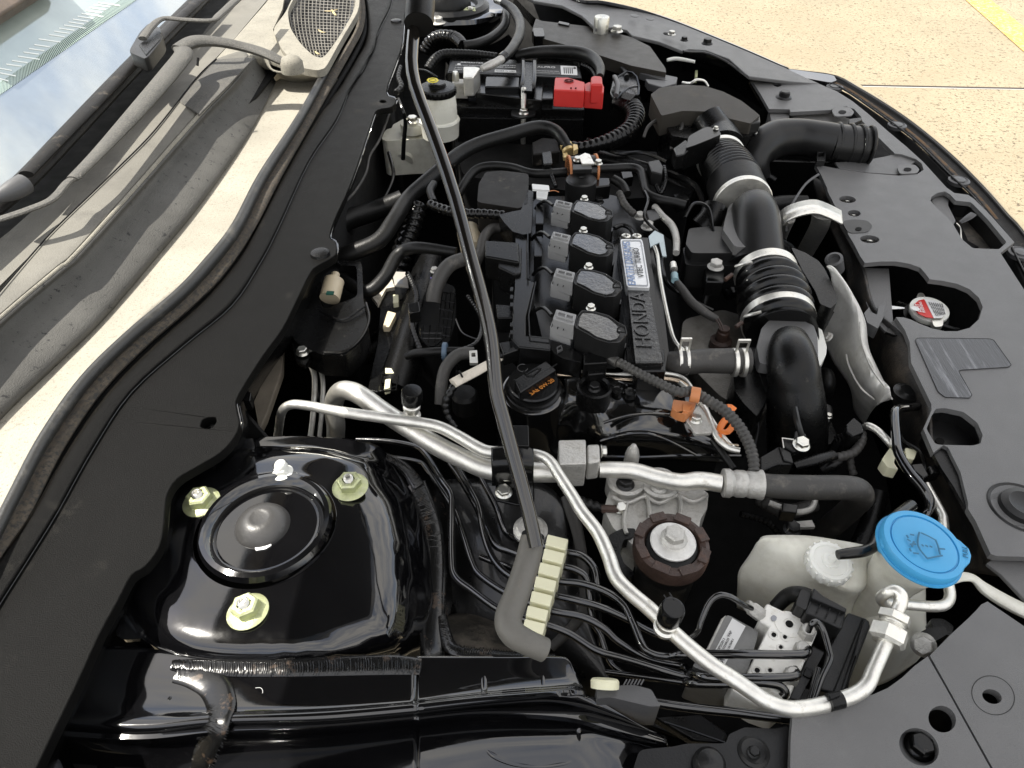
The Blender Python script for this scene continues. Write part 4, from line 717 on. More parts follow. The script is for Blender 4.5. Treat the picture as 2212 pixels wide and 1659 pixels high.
part(tk_, 'tank_body', loft(rowsT, nu=36, su=6, sv=6), K_TANK, solid=.002)
tcp = P(*t(2, 2, [(955, 320)])[0], .0); tax = Vector((.05, -.10, 1)).normalized()
part(tk_, 'neck', lathe(tcp, [(.021, -.02), (.021, -.006)], axis=tax, n=36), K_TANK)
tcap = part(tk_, 'screw_cap', lathe(tcp, [(.0285, -.012), (.0295, -.010), (.0285, .0), (.0265, .003), (.0225, .0035), (.021, .002), (0, .002)], axis=tax, n=56), K_WHITE)
for k in range(18):
    a = 2*math.pi*k/18; x = Vector((1, 0, 0)); x = (x-tax*x.dot(tax)).normalized(); y = tax.cross(x); d = x*math.cos(a)+y*math.sin(a)
    part(tcap, 'grip_rib', box(tcp+d*.0288-tax*.005, d*.0012, tax.cross(d)*.0016, tax*.006), K_WHITE)
part(tk_, 'spout', tube([tcp+tax*.002, tcp+tax*.008, tcp+tax*.013+Vector((.003, 0, 0)), tcp+tax*.014+Vector((.010, .001, 0))], r=[.0055, .005, .0046, .0042], n=20, sm=4), K_WHITE)
part(tk_, 'cap_hub', lathe(tcp, [(.011, .002), (.0105, .005), (.007, .006)], axis=tax, n=32), K_WHITE)
one('overflow_hose', 'shiny black hose from the white tank cap towards the radiator', 'hose', tube(t(2, 2, [(1005, 278, .020, 62), (1080, 268, .020, 72), (1170, 255, .018, 74), (1230, 225, .014, 74), (1260, 170, .010, 76), (1300, 100, .005, 78), (1370, 40, -.0, 80), (1480, -40, -.01, 82)]), n=20, sm=6), K_SATIN)
# ================= washer filler =================
wf = thing('washer_filler', 'translucent cream washer fluid neck with a bright blue flip cap', 'filler neck')
wc = P(*t(2, 2, [(1555, 215)])[0], .028); wax = Vector((.12, -.03, 1)).normalized()
part(wf, 'filler_neck', lathe(wc, [(.020, -.16), (.024, -.11), (.026, -.06), (.030, -.034), (.036, -.016), (.037, -.008), (.033, -.006)], axis=wax, n=48), K_TANK)
part(wf, 'neck_arm', tube(t(2, 2, [(1560, 420, -.02, 130), (1690, 440, -.012, 110), (1800, 420, -.008, 90), (1880, 430, -.008, 95), (1960, 500, -.012, 150), (2110, 590, -.015, 170), (2300, 680, -.015, 170)]), n=20, flat=.45), K_TANK)
wx = (Vector((1, 0, 0))-wax*wax.x).normalized(); wy = wax.cross(wx)
def wpt(u, v_, h): return wc+wx*u+wy*v_+wax*h
wcap = part(wf, 'cap_lid', lathe(wc, [(.039, -.012), (.041, -.009), (.041, .0), (.0395, .003), (.034, .0035), (.0335, .0015), (.0325, .0015), (.0320, .003), (.029, .004), (0, .0035)], axis=wax, n=72), K_BLUE, label='bright blue cap lid')
lob = lathe(wc, [(.0425, -.0095), (.0432, -.008), (.0425, -.006)], axis=wax, n=48)
part(wf, 'cap_rim', lob, K_BLUE)
pu = P(*t(2, 2, [(1835, 270)])[0], .026)
e1_ = P(*t(2, 2, [(1720, 130)])[0], .027); e2_ = P(*t(2, 2, [(1730, 400)])[0], .027); e3_ = P(*t(2, 2, [(1870, 300)])[0], .026); e4_ = P(*t(2, 2, [(1850, 230)])[0], .026)
part(wf, 'pull_tab', slab([P(*p, .0265) for p in t(2, 2, [(1640, 90), (1650, 450), (1730, 440), (1800, 390), (1868, 320), (1876, 280), (1860, 235), (1800, 180)])], (0, 0, -1), .005), K_BLUE, bev=.0018, label='blue pull tab marked PULL')
part(wf, 'cap_hinge', slab([P(*p, .030) for p in t(2, 2, [(1275, 165), (1320, 150), (1330, 210), (1350, 250), (1290, 220)])], (0, 0, -1), .009), K_BLUE, bev=.002)
zc = .0325; inks = []
def ink(pts, w=4.2, m=K_BLUED): inks.append(part(wf, 'symbol_line', tube([(x, y, zc+.0008+((x-1993)/300*(-.010)), w) for x, y in t(2, 2, pts)], n=6, sm=4, flat=.35), m))
ink([(1545, 135), (1590, 155), (1645, 185)]); ink([(1640, 185), (1655, 220), (1668, 275)]); ink([(1535, 130), (1525, 170), (1530, 230), (1585, 300)]); ink([(1585, 302), (1640, 290), (1685, 282)])
for a, b in ([(1475, 145), (1500, 150)], [(1455, 175), (1478, 190)], [(1452, 150), (1462, 168)], [(1475, 210), (1512, 208)], [(1470, 235), (1480, 255)], [(1495, 265), (1530, 270)], [(1548, 210), (1562, 222)], [(1572, 215), (1590, 225)], [(1600, 220), (1618, 228)], [(1665, 238), (1700, 240)], [(1500, 190), (1485, 225)]): ink([a, b])
text(wf, 'PULL', t(2, 2, [(1848, 300)])[0], t(2, 2, [(1842, 228)])[0], .0268, K_BLUED, off=.0004)
one('washer_tank_body', 'large dim translucent tank wall below the blue cap', 'reservoir', loft([t(2, 2, [(1150, 480, -.05), (1260, 320, -.04), (1400, 400, -.035), (1560, 480, -.05)]), t(2, 2, [(1130, 640, -.06), (1250, 560, -.045), (1400, 600, -.04), (1560, 640, -.06)]), t(2, 2, [(1110, 900, -.08), (1220, 850, -.06), (1400, 860, -.05), (1560, 860, -.07)]), t(2, 2, [(1080, 1160, -.12), (1200, 1130, -.10), (1330, 1080, -.09), (1500, 960, -.10)])], nu=24), K_TANK, solid=.002)
bp_ = thing('beam_bolt', 'steel bolt on a dark tab right of the silver hex nuts', 'bolt'); bolt(bp_, (*t(2, 2, [(1560, 860)])[0], -.02), .009, (-.5, -.5, .7), K_CAST, name='bolt_head')
part(bp_, 'tab', plate(rnd(t(2, 2, [(1520, 790), (1590, 750), (1700, 740), (1720, 790), (1620, 850), (1560, 870)]), .2), -.03, th=.006), K_BLACK, bev=.001)
one('horn_shell', 'dark shell partly hidden right of the washer neck', 'shell', plate(rnd(t(2, 2, [(1600, 690), (1690, 690), (1760, 740), (1740, 800), (1640, 790)]), .25), -.035, th=.01), K_BLACK, bev=.002)
# ================= hydraulic (brake) unit =================
ab = thing('hydraulic_unit', 'brake hydraulic unit with a bright metal port block and dark control box', 'hydraulic unit')
blockp = t(2, 2, [(545, 585), (700, 660), (880, 765), (690, 1215), (400, 1080), (560, 740), (490, 700)])
part(ab, 'port_block', plate(blockp, -.012, th=.045), K_MILK, bev=.002, label='bright speckled aluminium port block')
part(ab, 'side_step', plate(t(2, 2, [(330, 1010), (420, 1060), (400, 1110), (690, 1240), (620, 1300), (480, 1250), (320, 1150)]), -.020, th=.03), K_MILK, bev=.0015)
for x, y, r in ((690, 728, .0042), (590, 798, .0026), (662, 812, .0021), (635, 878, .0020), (482, 1028, .0027), (566, 1028, .0021), (762, 868, .002), (540, 1085, .002)):
    c = P(*t(2, 2, [(x, y)])[0], -.012)
    part(ab, 'port', lathe(c, [(r*(2.4 if r > .004 else 1.45), 0), (r*(2.4 if r > .004 else 1.45), .0006), (r*1.0, .0008), (r*.95, .0002)], n=28), K_MILK)
    part(ab, 'port_hole', lathe(c, [(r*.62, .0002), (r*.62, .0010), (0, .0010)], n=20), K_DEEP)
part(ab, 'stamp', plate(rnd(t(2, 2, [(570, 680), (590, 665), (612, 680), (605, 705), (580, 705)]), .3), -.0112, th=.0006), K_INKG)
for x, y, k in ((468, 640, .9), (800, 790, 1.), (765, 905, 1.), (700, 1070, 1.)):
    c = P(*t(2, 2, [(x, y)])[0], -.011); axx = Vector((-.8, .3, .5)) if k < 1 else Vector((0, 0, 1))
    part(ab, 'tube_nut', lathe(c, [(.0060*k, -.006), (.0060*k, .003), (.0050*k, .0045)], axis=axx, n=6), K_CAST)
    part(ab, 'tube_seat', lathe(c, [(.0046*k, .0045), (.0046*k, .007), (.0035*k, .008)], axis=axx, n=24), K_CAST)
motor = t(2, 2, [(290, 665), (480, 770), (540, 850), (440, 1060), (300, 1010), (170, 880)])
part(ab, 'pump_motor', plate(rnd(t(2, 2, [(285, 660), (495, 775), (420, 1040), (300, 1090), (60, 1000), (160, 880)]), .12), -.020, th=.05), mat('motor_grey', (.17, .17, .165), .45, metal=.3, bump=.3, var=.15), bev=.003)
part(ab, 'motor_rim', plate(t(2, 2, [(250, 690), (285, 662), (175, 890), (150, 895)]), -.0195, th=.01), K_CAST, bev=.001)
lab = t(2, 2, [(322, 688), (408, 740), (300, 990), (205, 905)])
mlab = part(ab, 'motor_label', plate([lab[0], lab[1], t(2, 2, [(268, 1000)])[0], t(2, 2, [(205, 905)])[0]], -.0192, th=.0006), K_PAPER)
for s, a, b in (('DP5G011', (235, 905), (275, 828)), ('VAP', (300, 815), (322, 780)), ('22230G23', (268, 895), (302, 825)), ('57110-S5AL1', (292, 915), (330, 830)), ('A', (262, 985), (275, 960))):
    text(mlab, s, t(2, 2, [a])[0], t(2, 2, [b])[0], -.0186, K_INK, hk=.9)
ecu = K_DGREY
part(ab, 'control_box', plate(t(2, 2, [(1070, 650), (1210, 700), (1215, 740), (1030, 1190), (880, 1150), (930, 920)]), -.010, th=.06), ecu, bev=.002)
part(ab, 'box_seam', tube([(x, y, -.0095, 3) for x, y in t(2, 2, [(1165, 695), (980, 1160)])], n=6, sm=1), K_DEEP)
part(ab, 'box_lid_edge', plate(t(2, 2, [(1178, 690), (1212, 700), (1218, 740), (1050, 1180), (1020, 1175)]), -.0075, th=.05), ecu, bev=.0015)
part(ab, 'connector', plate(t(2, 2, [(835, 545), (1065, 640), (1035, 760), (790, 650)]), .002, th=.035), ecu, bev=.002)
part(ab, 'connector_latch', plate(t(2, 2, [(850, 490), (915, 545), (1065, 625), (1060, 650), (835, 555)]), .006, th=.006), ecu, bev=.001)
part(ab, 'connector_end', plate(rnd(t(2, 2, [(770, 495), (835, 530), (800, 640), (730, 600)]), .2), .001, th=.03), ecu, bev=.002)
for k in range(3): part(ab, 'connector_rib', tube(t(2, 2, [(870+k*60, 650+k*28, .004, 8), (905+k*60, 580+k*28, .004, 8)]), n=6, sm=1), K_BLACK)
part(ab, 'solenoid_cover', plate(t(2, 2, [(850, 860), (925, 900), (750, 1230), (690, 1210)]), -.014, th=.04), ecu, bev=.002)
part(ab, 'cover_step', plate(t(2, 2, [(800, 1000), (850, 1020), (830, 1080), (780, 1055)]), -.0125, th=.004), K_BLACK, bev=.0008)
part(ab, 'box_foot', plate(t(2, 2, [(750, 1120), (900, 1160), (860, 1240), (720, 1230)]), -.02, th=.03), ecu, bev=.002)
one('harness_elbow', 'black elbow tube arching behind the connector of the hydraulic unit', 'hose', tube(t(2, 2, [(600, 620, -.03, 90), (680, 545, -.02, 100), (760, 530, -.012, 100), (830, 545, -.01, 90)]), n=16), K_RUB)
one('brake_line', 'glossy black double brake line looping over the right edge of the port block', 'brake line', tube(t(2, 2, [(815, 770, .0, 40), (835, 725, .008, 40), (870, 712, .008, 40), (910, 760, .006, 38), (950, 900, .003, 38), (955, 960, .002, 38), (900, 1080, -.0, 38), (850, 1230, -.004, 38)]), n=12, sm=6), K_BMET, group='black brake lines')
one('brake_line', 'glossy black inner brake line beside the loop on the port block', 'brake line', tube(t(2, 2, [(880, 1010, -.004, 34), (850, 1110, -.006, 34), (815, 1240, -.008, 34)]), n=12, sm=4), K_BMET, group='black brake lines')
one('brake_line', 'glossy black brake line arching from the mount to the upper left port', 'brake line', tube(t(2, 2, [(460, 630, -.008, 34), (380, 590, .0, 36), (300, 545, .006, 38), (230, 540, .006, 40), (170, 590, .002, 40), (120, 700, -.004, 40), (90, 780, -.01, 38), (20, 830, -.015, 36), (-80, 830, -.02, 34)]), n=12, sm=6), K_BMET, group='black brake lines')
one('radiator_support_tube', 'thick black round tube running into the grey cover at the bottom', 'tube', tube(t(2, 2, [(-380, 1200, -.022, 60), (0, 1262, -.020, 62), (350, 1300, -.018, 62), (700, 1345, -.016, 62), (760, 1352, -.016, 62)]), n=18), K_BMET)
one('brake_line', 'dull black short line entering from the left below the level brake line', 'brake line', tube(t(2, 2, [(-500, 1035, -.04, 34), (-200, 1075, -.036, 36), (40, 1108, -.032, 40)]), n=12), K_BMET, group='black brake lines')

rescale(mb, P(1146, 1143, -.035), 75, .0215); rescale(em, ec, 165, .040)
rescale(tk_, tcp, 98, .0295, ('neck', 'screw_cap', 'grip_rib', 'spout', 'cap_hub'))
rescale(wf, wc, 176, .041, ('cap_lid', 'cap_rim', 'filler_neck'))
rescale(lp, hp, 53, .0108, ('service_valve', 'valve_cap')); 
for o in lp.children:
    if o.name.startswith('service_valve') or o.name.startswith('valve_cap'): pass

for o in inks: o.parent = wcap
# ================= engine =================
en = thing('engine_block', 'dark engine block under the coil covers', 'engine')
part(en, 'block_mass', plate([(1060, 480), (1130, 430), (1330, 425), (1450, 520), (1480, 800), (1560, 960), (1200, 980), (1080, 860)], -.06, th=.35), K_DEEP)
part(en, 'grey_casting', plate(rnd([(1475, 690), (1560, 668), (1600, 680), (1640, 760), (1660, 900), (1560, 860), (1500, 800), (1470, 740)], .2), -.05, th=.05), mat('cast_floor', (.22, .21, .19), .55, metal=.5, bump=.6, dust=((.10, .085, .06), .45, .75, 20)), bev=.004)
vc = thing('valve_cover', 'black engine valve cover with a raised crinkle strip embossed with letters', 'valve cover')
part(vc, 'cover_base', plate(rnd([(1150, 425), (1330, 420), (1400, 480), (1432, 650), (1450, 800), (1380, 812), (1180, 770), (1140, 600)], .12), -.012, th=.05), K_SATIN, bev=.003)
part(vc, 'letter_strip', plate(t(1, 1, [(1855, 215), (1998, 215), (2085, 690), (1905, 690)]), .030, th=.04), K_CRINKLE, bev=.0015)
part(vc, 'strip_end', plate(t(1, 1, [(1890, 600), (2092, 600), (2105, 745), (1920, 750)]), .024, th=.03), K_SATIN, bev=.002)
text(vc, 'HONDA', t(1, 1, [(2012, 590)])[0], t(1, 1, [(1960, 238)])[0], .0302, K_CRINKLE, ext=.0009, hk=.9, off=.0005)
part(vc, 'strip_clip', lathe(P(*t(1, 1, [(1946, 640)])[0], .025), [(.0055, -.01), (.0055, .001), (.004, .0015), (0, .001)], n=24), K_SATIN)
part(vc, 'socket_frame', plate(t(1, 1, [(1985, 625), (2080, 625), (2090, 690), (2000, 690)]), .0265, th=.004, holes=[t(1, 1, [(2000, 640), (2062, 640), (2068, 675), (2008, 675)])]), K_BLACK, bev=.0005)
part(vc, 'strip_base', plate([(1338, 510), (1400, 512), (1435, 760), (1375, 765)], .018, th=.03), K_SATIN, bev=.002)
bd = one('engine_badge', 'silver framed engine badge plate with pale blue letters at the end of the crinkle strip', 'badge', plate(rnd([p for p in t(1, 0, [(1805, 1548), (1952, 1548)])]+t(1, 1, [(2003, 205), (1850, 200)]), .08), .034, th=.012), K_BADGE, bev=.001)
part(bd, 'badge_border', plate(rnd(t(1, 0, [(1815, 1556), (1944, 1556)])+t(1, 1, [(1992, 196), (1858, 192)]), .08), .0344, th=.0006, holes=[rnd(t(1, 0, [(1822, 1562), (1938, 1562)])+t(1, 1, [(1984, 188), (1866, 184)]), .08)]), K_INKG)
text(bd, 'EARTH DREAMS', t(1, 1, [(1908, 190)])[0], t(1, 0, [(1870, 1570)])[0], .0342, K_BLUI, hk=1.0)
text(bd, 'TECHNOLOGY', t(1, 1, [(1928, 120)])[0], t(1, 0, [(1892, 1600)])[0], .0342, K_INKG, hk=.9)
text(bd, 'VTEC TURBO', t(1, 1, [(1962, 140)])[0], t(1, 0, [(1925, 1610)])[0], .0342, K_INK, hk=.95)
for x, y in ((1845, 1530), (1915, 1530)):
    b = thing('phillips_screw', 'silver cross head screw, %s of the two above the engine badge' % ('left' if x < 1900 else 'right'), 'screw', 'cross head screws above the badge')
    c = P(*t(1, 0, [(x, y)])[0], .030); part(b, 'screw_head', lathe(c, [(.0052, -.003), (.0052, .0006), (.004, .0012), (0, .0012)], n=20), K_STEEL)
    part(b, 'cross', join(box(c+Vector((0, 0, .0013)), (.003, 0, 0), (0, .0006, 0), (0, 0, .0002)), box(c+Vector((0, 0, .0014)), (.0006, 0, 0), (0, .003, 0), (0, 0, .0002))), K_DEEP)
# ---- ignition coil, built once beside the lowest place, copied at the end
CZ = .048
cc = P(*t(1, 1, [(1680, 460)])[0], CZ)
coil = thing('ignition_coil', 'glossy black ignition coil nearest the oil cap, fourth from the battery', 'ignition coil', 'ignition coils in a row on the engine')
outl = t(1, 1, [(1530, 395), (1560, 355), (1640, 362), (1735, 390), (1790, 432), (1838, 455), (1850, 505), (1800, 560), (1735, 560), (1650, 535), (1590, 500), (1515, 460)])
part(coil, 'coil_body', plate(rnd(outl, .15), CZ-.003, th=.032), K_DGREY, bev=.002)
innr = t(1, 1, [(1548, 395), (1566, 368), (1640, 374), (1728, 402), (1775, 440), (1800, 470), (1812, 492), (1785, 535), (1740, 547), (1655, 522), (1600, 485), (1535, 452)])
part(coil, 'coil_lid', plate(rnd(innr, .15), CZ, th=.004), K_LID, bev=.0012)
part(coil, 'lid_rim', tube([(x, y, CZ-.002, 3) for x, y in rnd(outl, .15)+rnd(outl, .15)[:1]], n=6, sm=1), K_SATIN)
part(coil, 'coil_tower', plate(rnd(t(1, 1, [(1560, 520), (1600, 500), (1740, 565), (1850, 560), (1840, 600), (1700, 600), (1570, 560)]), .2), .018, th=.03), K_SATIN, bev=.002)
part(coil, 'lid_notch', tube([(x, y, CZ+.0008, 3) for x, y in t(1, 1, [(1815, 455), (1790, 470), (1795, 490), (1842, 495)])], n=6, sm=2), K_DEEP)
con = t(1, 1, [(1393, 343), (1525, 378), (1508, 450), (1370, 405)])
part(coil, 'connector', plate(con, CZ-.001, th=.018), K_PLUG, bev=.001, label='grey plug of the coil')
part(coil, 'connector_skirt', plate(t(1, 1, [(1372, 405), (1508, 452), (1490, 500), (1352, 460)]), CZ-.012, th=.016), K_PLUG, bev=.001)
part(coil, 'connector_latch', plate(t(1, 1, [(1400, 355), (1515, 385), (1505, 420), (1392, 388)]), CZ+.001, th=.002, holes=[t(1, 1, [(1408, 362), (1452, 373), (1446, 398), (1403, 386)]), t(1, 1, [(1462, 377), (1503, 388), (1497, 412), (1456, 401)])]), K_PLUG, bev=.0003)
for k in range(3): part(coil, 'skirt_rib', tube([(x, y, CZ-.009, 2.2) for x, y in t(1, 1, [(1375+k*38, 425+k*10), (1362+k*38, 462+k*10)])], n=5, sm=1), K_DGREY)
part(coil, 'plug_wire', tube(t(1, 1, [(1365, 385, .038, 26), (1310, 335, .034, 26), (1260, 350, .026, 26), (1230, 380, .018, 26)]), n=10), K_SATIN)
cb = bolt(coil, (*t(1, 1, [(1617, 340)])[0], CZ-.004), .0052, (0, 0, 1), K_STEEL, name='hold_down_bolt')
# ---- black harness tray left of the coils
ht = thing('harness_tray', 'black plastic wiring harness tray running along the left of the coils', 'cable tray')
part(ht, 'tray_spine', plate([p for p in t(1, 1, [(1130, -200), (1205, -200), (1205, 150), (1255, 170), (1200, 390), (1200, 520), (1350, 530), (1365, 590), (1355, 610), (1150, 590), (1085, 520), (1110, 400), (1105, 320), (1125, 170)])], .026, th=.03), K_SATIN, bev=.0015)
part(ht, 'tray_box', plate(t(1, 1, [(1015, -70), (1170, -60), (1165, 110), (1120, 120), (1015, 70)]), .030, th=.03), K_BLACK, bev=.002)
part(ht, 'tray_box', plate(t(1, 1, [(1000, 310), (1110, 318), (1125, 400), (1010, 400)]), .022, th=.02), K_BLACK, bev=.0015)
part(ht, 'tray_cap', plate(t(1, 0, [(930, 1555), (1150, 1570), (1155, 1700), (930, 1660)]), .034, th=.03), K_BLACK, bev=.002)
part(ht, 'tray_end', plate(rnd(t(1, 1, [(1360, 545), (1440, 570), (1565, 640), (1560, 690), (1440, 665), (1365, 620)]), .15), .022, th=.02), K_SATIN, bev=.0015)
part(ht, 'tray_lip', tube([(x, y, .030, 3.5) for x, y in t(1, 1, [(1208, -180), (1210, 150)])], n=6, sm=1), K_SATIN)
part(ht, 'tray_lip', tube([(x, y, .029, 3.5) for x, y in t(1, 1, [(1260, 170), (1215, 385), (1222, 520), (1350, 535)])], n=6, sm=1), K_SATIN)
part(ht, 'tray_foot', plate(t(1, 1, [(1020, 560), (1140, 540), (1160, 600), (1050, 640)]), .022, th=.015), K_SATIN, bev=.0015)
part(ht, 'tray_clip', plate(t(1, 1, [(1395, 590), (1425, 575), (1435, 600), (1400, 620)]), .0245, th=.004, holes=[t(1, 1, [(1402, 596), (1420, 584), (1427, 600), (1405, 611)])]), K_GREYP)
part(ht, 'tray_upper', plate(rnd(t(1, 0, [(1020, 1390), (1110, 1370), (1165, 1360), (1210, 1230), (1245, 1240), (1230, 1510), (1180, 1520), (1110, 1500), (1055, 1440)]), .1), .030, th=.025), K_BLACK, bev=.002)
for k, (x, y) in enumerate(((1300, 1380), (1290, 1590))): part(ht, 'tray_post', plate(t(1, 0, [(x-40, y-60), (x+10, y-60), (x+10, y+70), (x-40, y+70)]), .024, th=.02), K_SATIN, bev=.001)
for y in (200, 250, 300, 430, 480): part(ht, 'tray_tooth', plate(t(1, 1, [(1095, y), (1115, y), (1112, y+26), (1092, y+26)]), .031, th=.006), K_SATIN, bev=.0005)
mc = thing('manifold_box', 'plain matte black box with rounded edges behind the coils', 'box')
part(mc, 'box_shell', plate(rnd(t(1, 0, [(935, 1115), (1040, 1105), (1215, 1125), (1210, 1320), (1150, 1350), (880, 1310), (890, 1190)]), .12), .030, th=.05), K_MATTE, bev=.006)
# ---- oil cap
oc = thing('oil_cap', 'black oil filler cap with orange SAE 0W-20 lettering', 'oil cap')
o0 = P(*t(1, 1, [(1245, 815)])[0], .008); oax = Vector((0, -.10, 1)).normalized()
part(oc, 'cap_disc', lathe(o0, [(.039, -.020), (.040, -.012), (.036, -.011), (.0365, -.009), (.0365, -.001), (.0345, .001), (.0, .001)], axis=oax, n=64), K_SATIN)
ga = P(*t(1, 1, [(1115, 800)])[0], .014); gb = P(*t(1, 1, [(1330, 675)])[0], .014); gc = P(*t(1, 1, [(1400, 740)])[0], .014); gd = P(*t(1, 1, [(1155, 890)])[0], .014)
gU = (gb-ga).normalized(); gN = oax; gV = gN.cross(gU)
gh = [P(*p, .018) for p in t(1, 1, [(1120, 800), (1325, 675), (1395, 735), (1160, 885)])]
part(oc, 'grip_bar', slab(gh, (0, 0, -1), .012), K_SATIN, bev=.0015)
part(oc, 'grip_edge', tube([(x, y, .0175, 3) for x, y in t(1, 1, [(1118, 802), (1162, 843), (1398, 700)])], n=6, sm=1), K_BLACK)
text(oc, 'SAE 0W-20', t(1, 1, [(1235, 905)])[0], t(1, 1, [(1385, 812)])[0], .0095, K_ORNK, hk=1.05)
icon = [(1175, 740), (1205, 760), (1270, 725), (1295, 728), (1245, 775), (1205, 775), (1175, 740)]
part(oc, 'oil_can_symbol', tube([(x, y, .0188, 2.) for x, y in t(1, 1, icon)], n=5, sm=1), K_DEEP)
part(oc, 'warning_ring', tube([(x, y, .010, 1.6) for x, y in ell(*t(1, 1, [(1175, 725)])[0], 11, 8)+ell(*t(1, 1, [(1175, 725)])[0], 11, 8)[:1]], n=5, sm=1), K_GREYP)
fn = thing('timing_cover', 'glossy black front engine cover with the filler neck and rolling arches', 'engine cover')
part(fn, 'filler_neck', lathe(o0-oax*.018, [(.052, -.075), (.044, -.045), (.041, -.02), (.0415, -.006), (.0415, .0), (.038, .002)], axis=oax, n=56), K_BMET)
rowsF = [t(1, 1, [(1440, 800, .0), (1560, 790, .0), (1740, 800, .002), (1850, 830, .002), (2212, 880, -.01)])+[(1530, 880, -.02)],
         t(1, 1, [(1440, 900, -.01), (1560, 930, -.008), (1740, 930, -.004), (1880, 930, -.004), (2120, 1000, -.008)])+[(1530, 930, -.03)],
         t(1, 1, [(1400, 1060, -.03), (1560, 1070, -.03), (1740, 1100, -.018), (1900, 1045, -.008), (2090, 1030, -.010)])+[(1540, 945, -.035)],
         t(1, 1, [(1380, 1160, -.05), (1560, 1170, -.045), (1720, 1200, -.03), (1880, 1165, -.020), (2100, 1160, -.020)])+[(1560, 965, -.04)],
         t(1, 1, [(1390, 1300, -.075), (1560, 1320, -.07), (1720, 1320, -.06), (1880, 1320, -.055), (2100, 1310, -.05)])+[(1580, 1000, -.05)]]
part(fn, 'cover_shell', loft(rowsF, nu=40, su=6, sv=6), K_BMET, solid=.003)
part(fn, 'arch_bead', tube(t(1, 1, [(1680, 1200, -.022, 20), (1800, 1165, -.014, 22), (1900, 1150, -.012, 22), (2000, 1155, -.012, 22), (2130, 1200, -.016, 22), (2300, 1290, -.02, 20)]), n=10), K_BMET)
part(fn, 'arch_bead', tube(t(1, 1, [(1700, 1080, -.010, 20), (1850, 1035, -.004, 22), (2000, 1020, -.004, 22), (2120, 1030, -.006, 22)]), n=10), K_BMET)
part(fn, 'flange_edge', tube(t(1, 1, [(1700, 1300, -.03, 26), (1950, 1305, -.03, 26), (2212, 1295, -.03, 26)])+[(1600, 985, -.03, 9)], n=8), K_BMET)
for x, y in ((1790, 868), (1872, 878)): part(fn, 'round_inset', lathe(P(*t(1, 1, [(x, y)])[0], .0065), [(.0055, -.006), (.0055, .0), (.0045, -.0008), (0, -.001)], n=20), K_SATIN)
part(fn, 'locating_pin', lathe(P(*t(1, 1, [(1878, 1330)])[0], -.02), [(.0065, -.005), (.0065, .008), (.005, .015), (.0022, .021), (0, .022)], n=20), K_CAST)
hh = thing('harness_bracket', 'black moulded harness bracket with a dark bolt right of the oil cap', 'bracket')
part(hh, 'clip_head', plate(t(1, 1, [(1570, 625), (1720, 620), (1725, 690), (1570, 700)]), .026, th=.03), K_BLACK, bev=.0015)
part(hh, 'clip_stem', plate(t(1, 1, [(1590, 700), (1700, 700), (1705, 760), (1600, 770)]), .018, th=.02), K_BLACK, bev=.0015)
part(hh, 'stand_ring', lathe(P(*t(1, 1, [(1640, 860)])[0], .008), [(.0165, -.016), (.0165, .003), (.0145, .004), (.0125, .002), (.012, -.004), (0, -.004)], n=40), K_BLACK)
bolt(hh, (*t(1, 1, [(1640, 858)])[0], .004), .0070, (0, 0, 1), K_DGREY)
part(hh, 'post', tube([P(*t(1, 1, [(1640, 870)])[0], -.005), P(*t(1, 1, [(1670, 1090)])[0], -.03)], r=.007, n=12), K_SATIN)
# ---- pipes by the filler
for k, (dy, lab_) in enumerate(((0, 'upper'), (34, 'lower'))):
    one('bronze_pipe', '%s of the two thin bronze metal pipes passing behind the oil cap' % lab_, 'pipe', tube(t(1, 1, [(1400, 735+dy, -.0, 20), (1600, 752+dy, -.0, 22), (1760, 765+dy, .0, 24), (1900, 770+dy, .0, 26), (2050, 760+dy, .0, 28), (2212, 790+dy, .0, 30)])+[(1510, 865+dy/3, -.002, 10), (1560, 940+dy/3, -.006, 10)]+t(2, 1, [(350, 1265-dy, -.015, 34)]), n=12), K_GOLD if k else K_ALU, group='thin metal pipes behind the oil cap')
gh_ = thing('grey_loom', 'grey corrugated wiring tube arching over the front cover to the crimped pipe', 'wiring tube')
part(gh_, 'conduit', tube(t(1, 1, [(1725, 660, .022, 62), (1800, 690, .024, 62), (1900, 745, .024, 64), (2030, 810, .022, 66), (2180, 880, .020, 70)])+t(2, 1, [(60, 880, .018, 74), (170, 940, .016, 76), (280, 1010, .014, 78), (370, 1110, .010, 78), (430, 1220, .006, 78), (458, 1320, .002, 76), (462, 1395, -.002, 74)]), n=16, corr=(.0042, .16)), K_RUBG)
part(gh_, 'tape_end', tube(t(1, 1, [(1715, 655, .022, 60), (1790, 690, .024, 66)]), n=14, sm=1), K_RUBG)
oo = thing('orange_clip', 'dirty orange plastic clip gripping the grey corrugated tube', 'clip')
part(oo, 'clip_band', tube(t(2, 1, [(50, 895, .018, 104), (110, 905, .018, 104)]), n=18, sm=1), K_ORD)
part(oo, 'clip_foot', plate(rnd(t(2, 1, [(-60, 930), (-20, 935), (90, 950), (70, 990), (20, 1030), (-40, 1010), (-70, 985)]), .2), .008, th=.01), K_ORD, bev=.001)
part(oo, 'clip_tab', plate(t(2, 1, [(0, 955), (60, 965), (40, 1010), (0, 1000)]), .0095, th=.003), K_ORD, bev=.0005)
of = thing('dipstick_handle', 'bright orange dipstick handle under the grey corrugated tube', 'dipstick')
part(of, 'handle', tube(t(2, 1, [(340, 1000, -.0, 46), (300, 975, .002, 46), (320, 1030, .0, 44), (270, 1070, -.002, 44), (240, 1130, -.004, 48), (290, 1140, -.004, 44), (330, 1090, -.002, 40)]), n=8, flat=.6, sm=3), K_ORANGE)
part(of, 'collar', tube(t(2, 1, [(215, 1170, -.006, 50), (250, 1180, -.006, 46)]), n=10, sm=1), K_ORANGE)
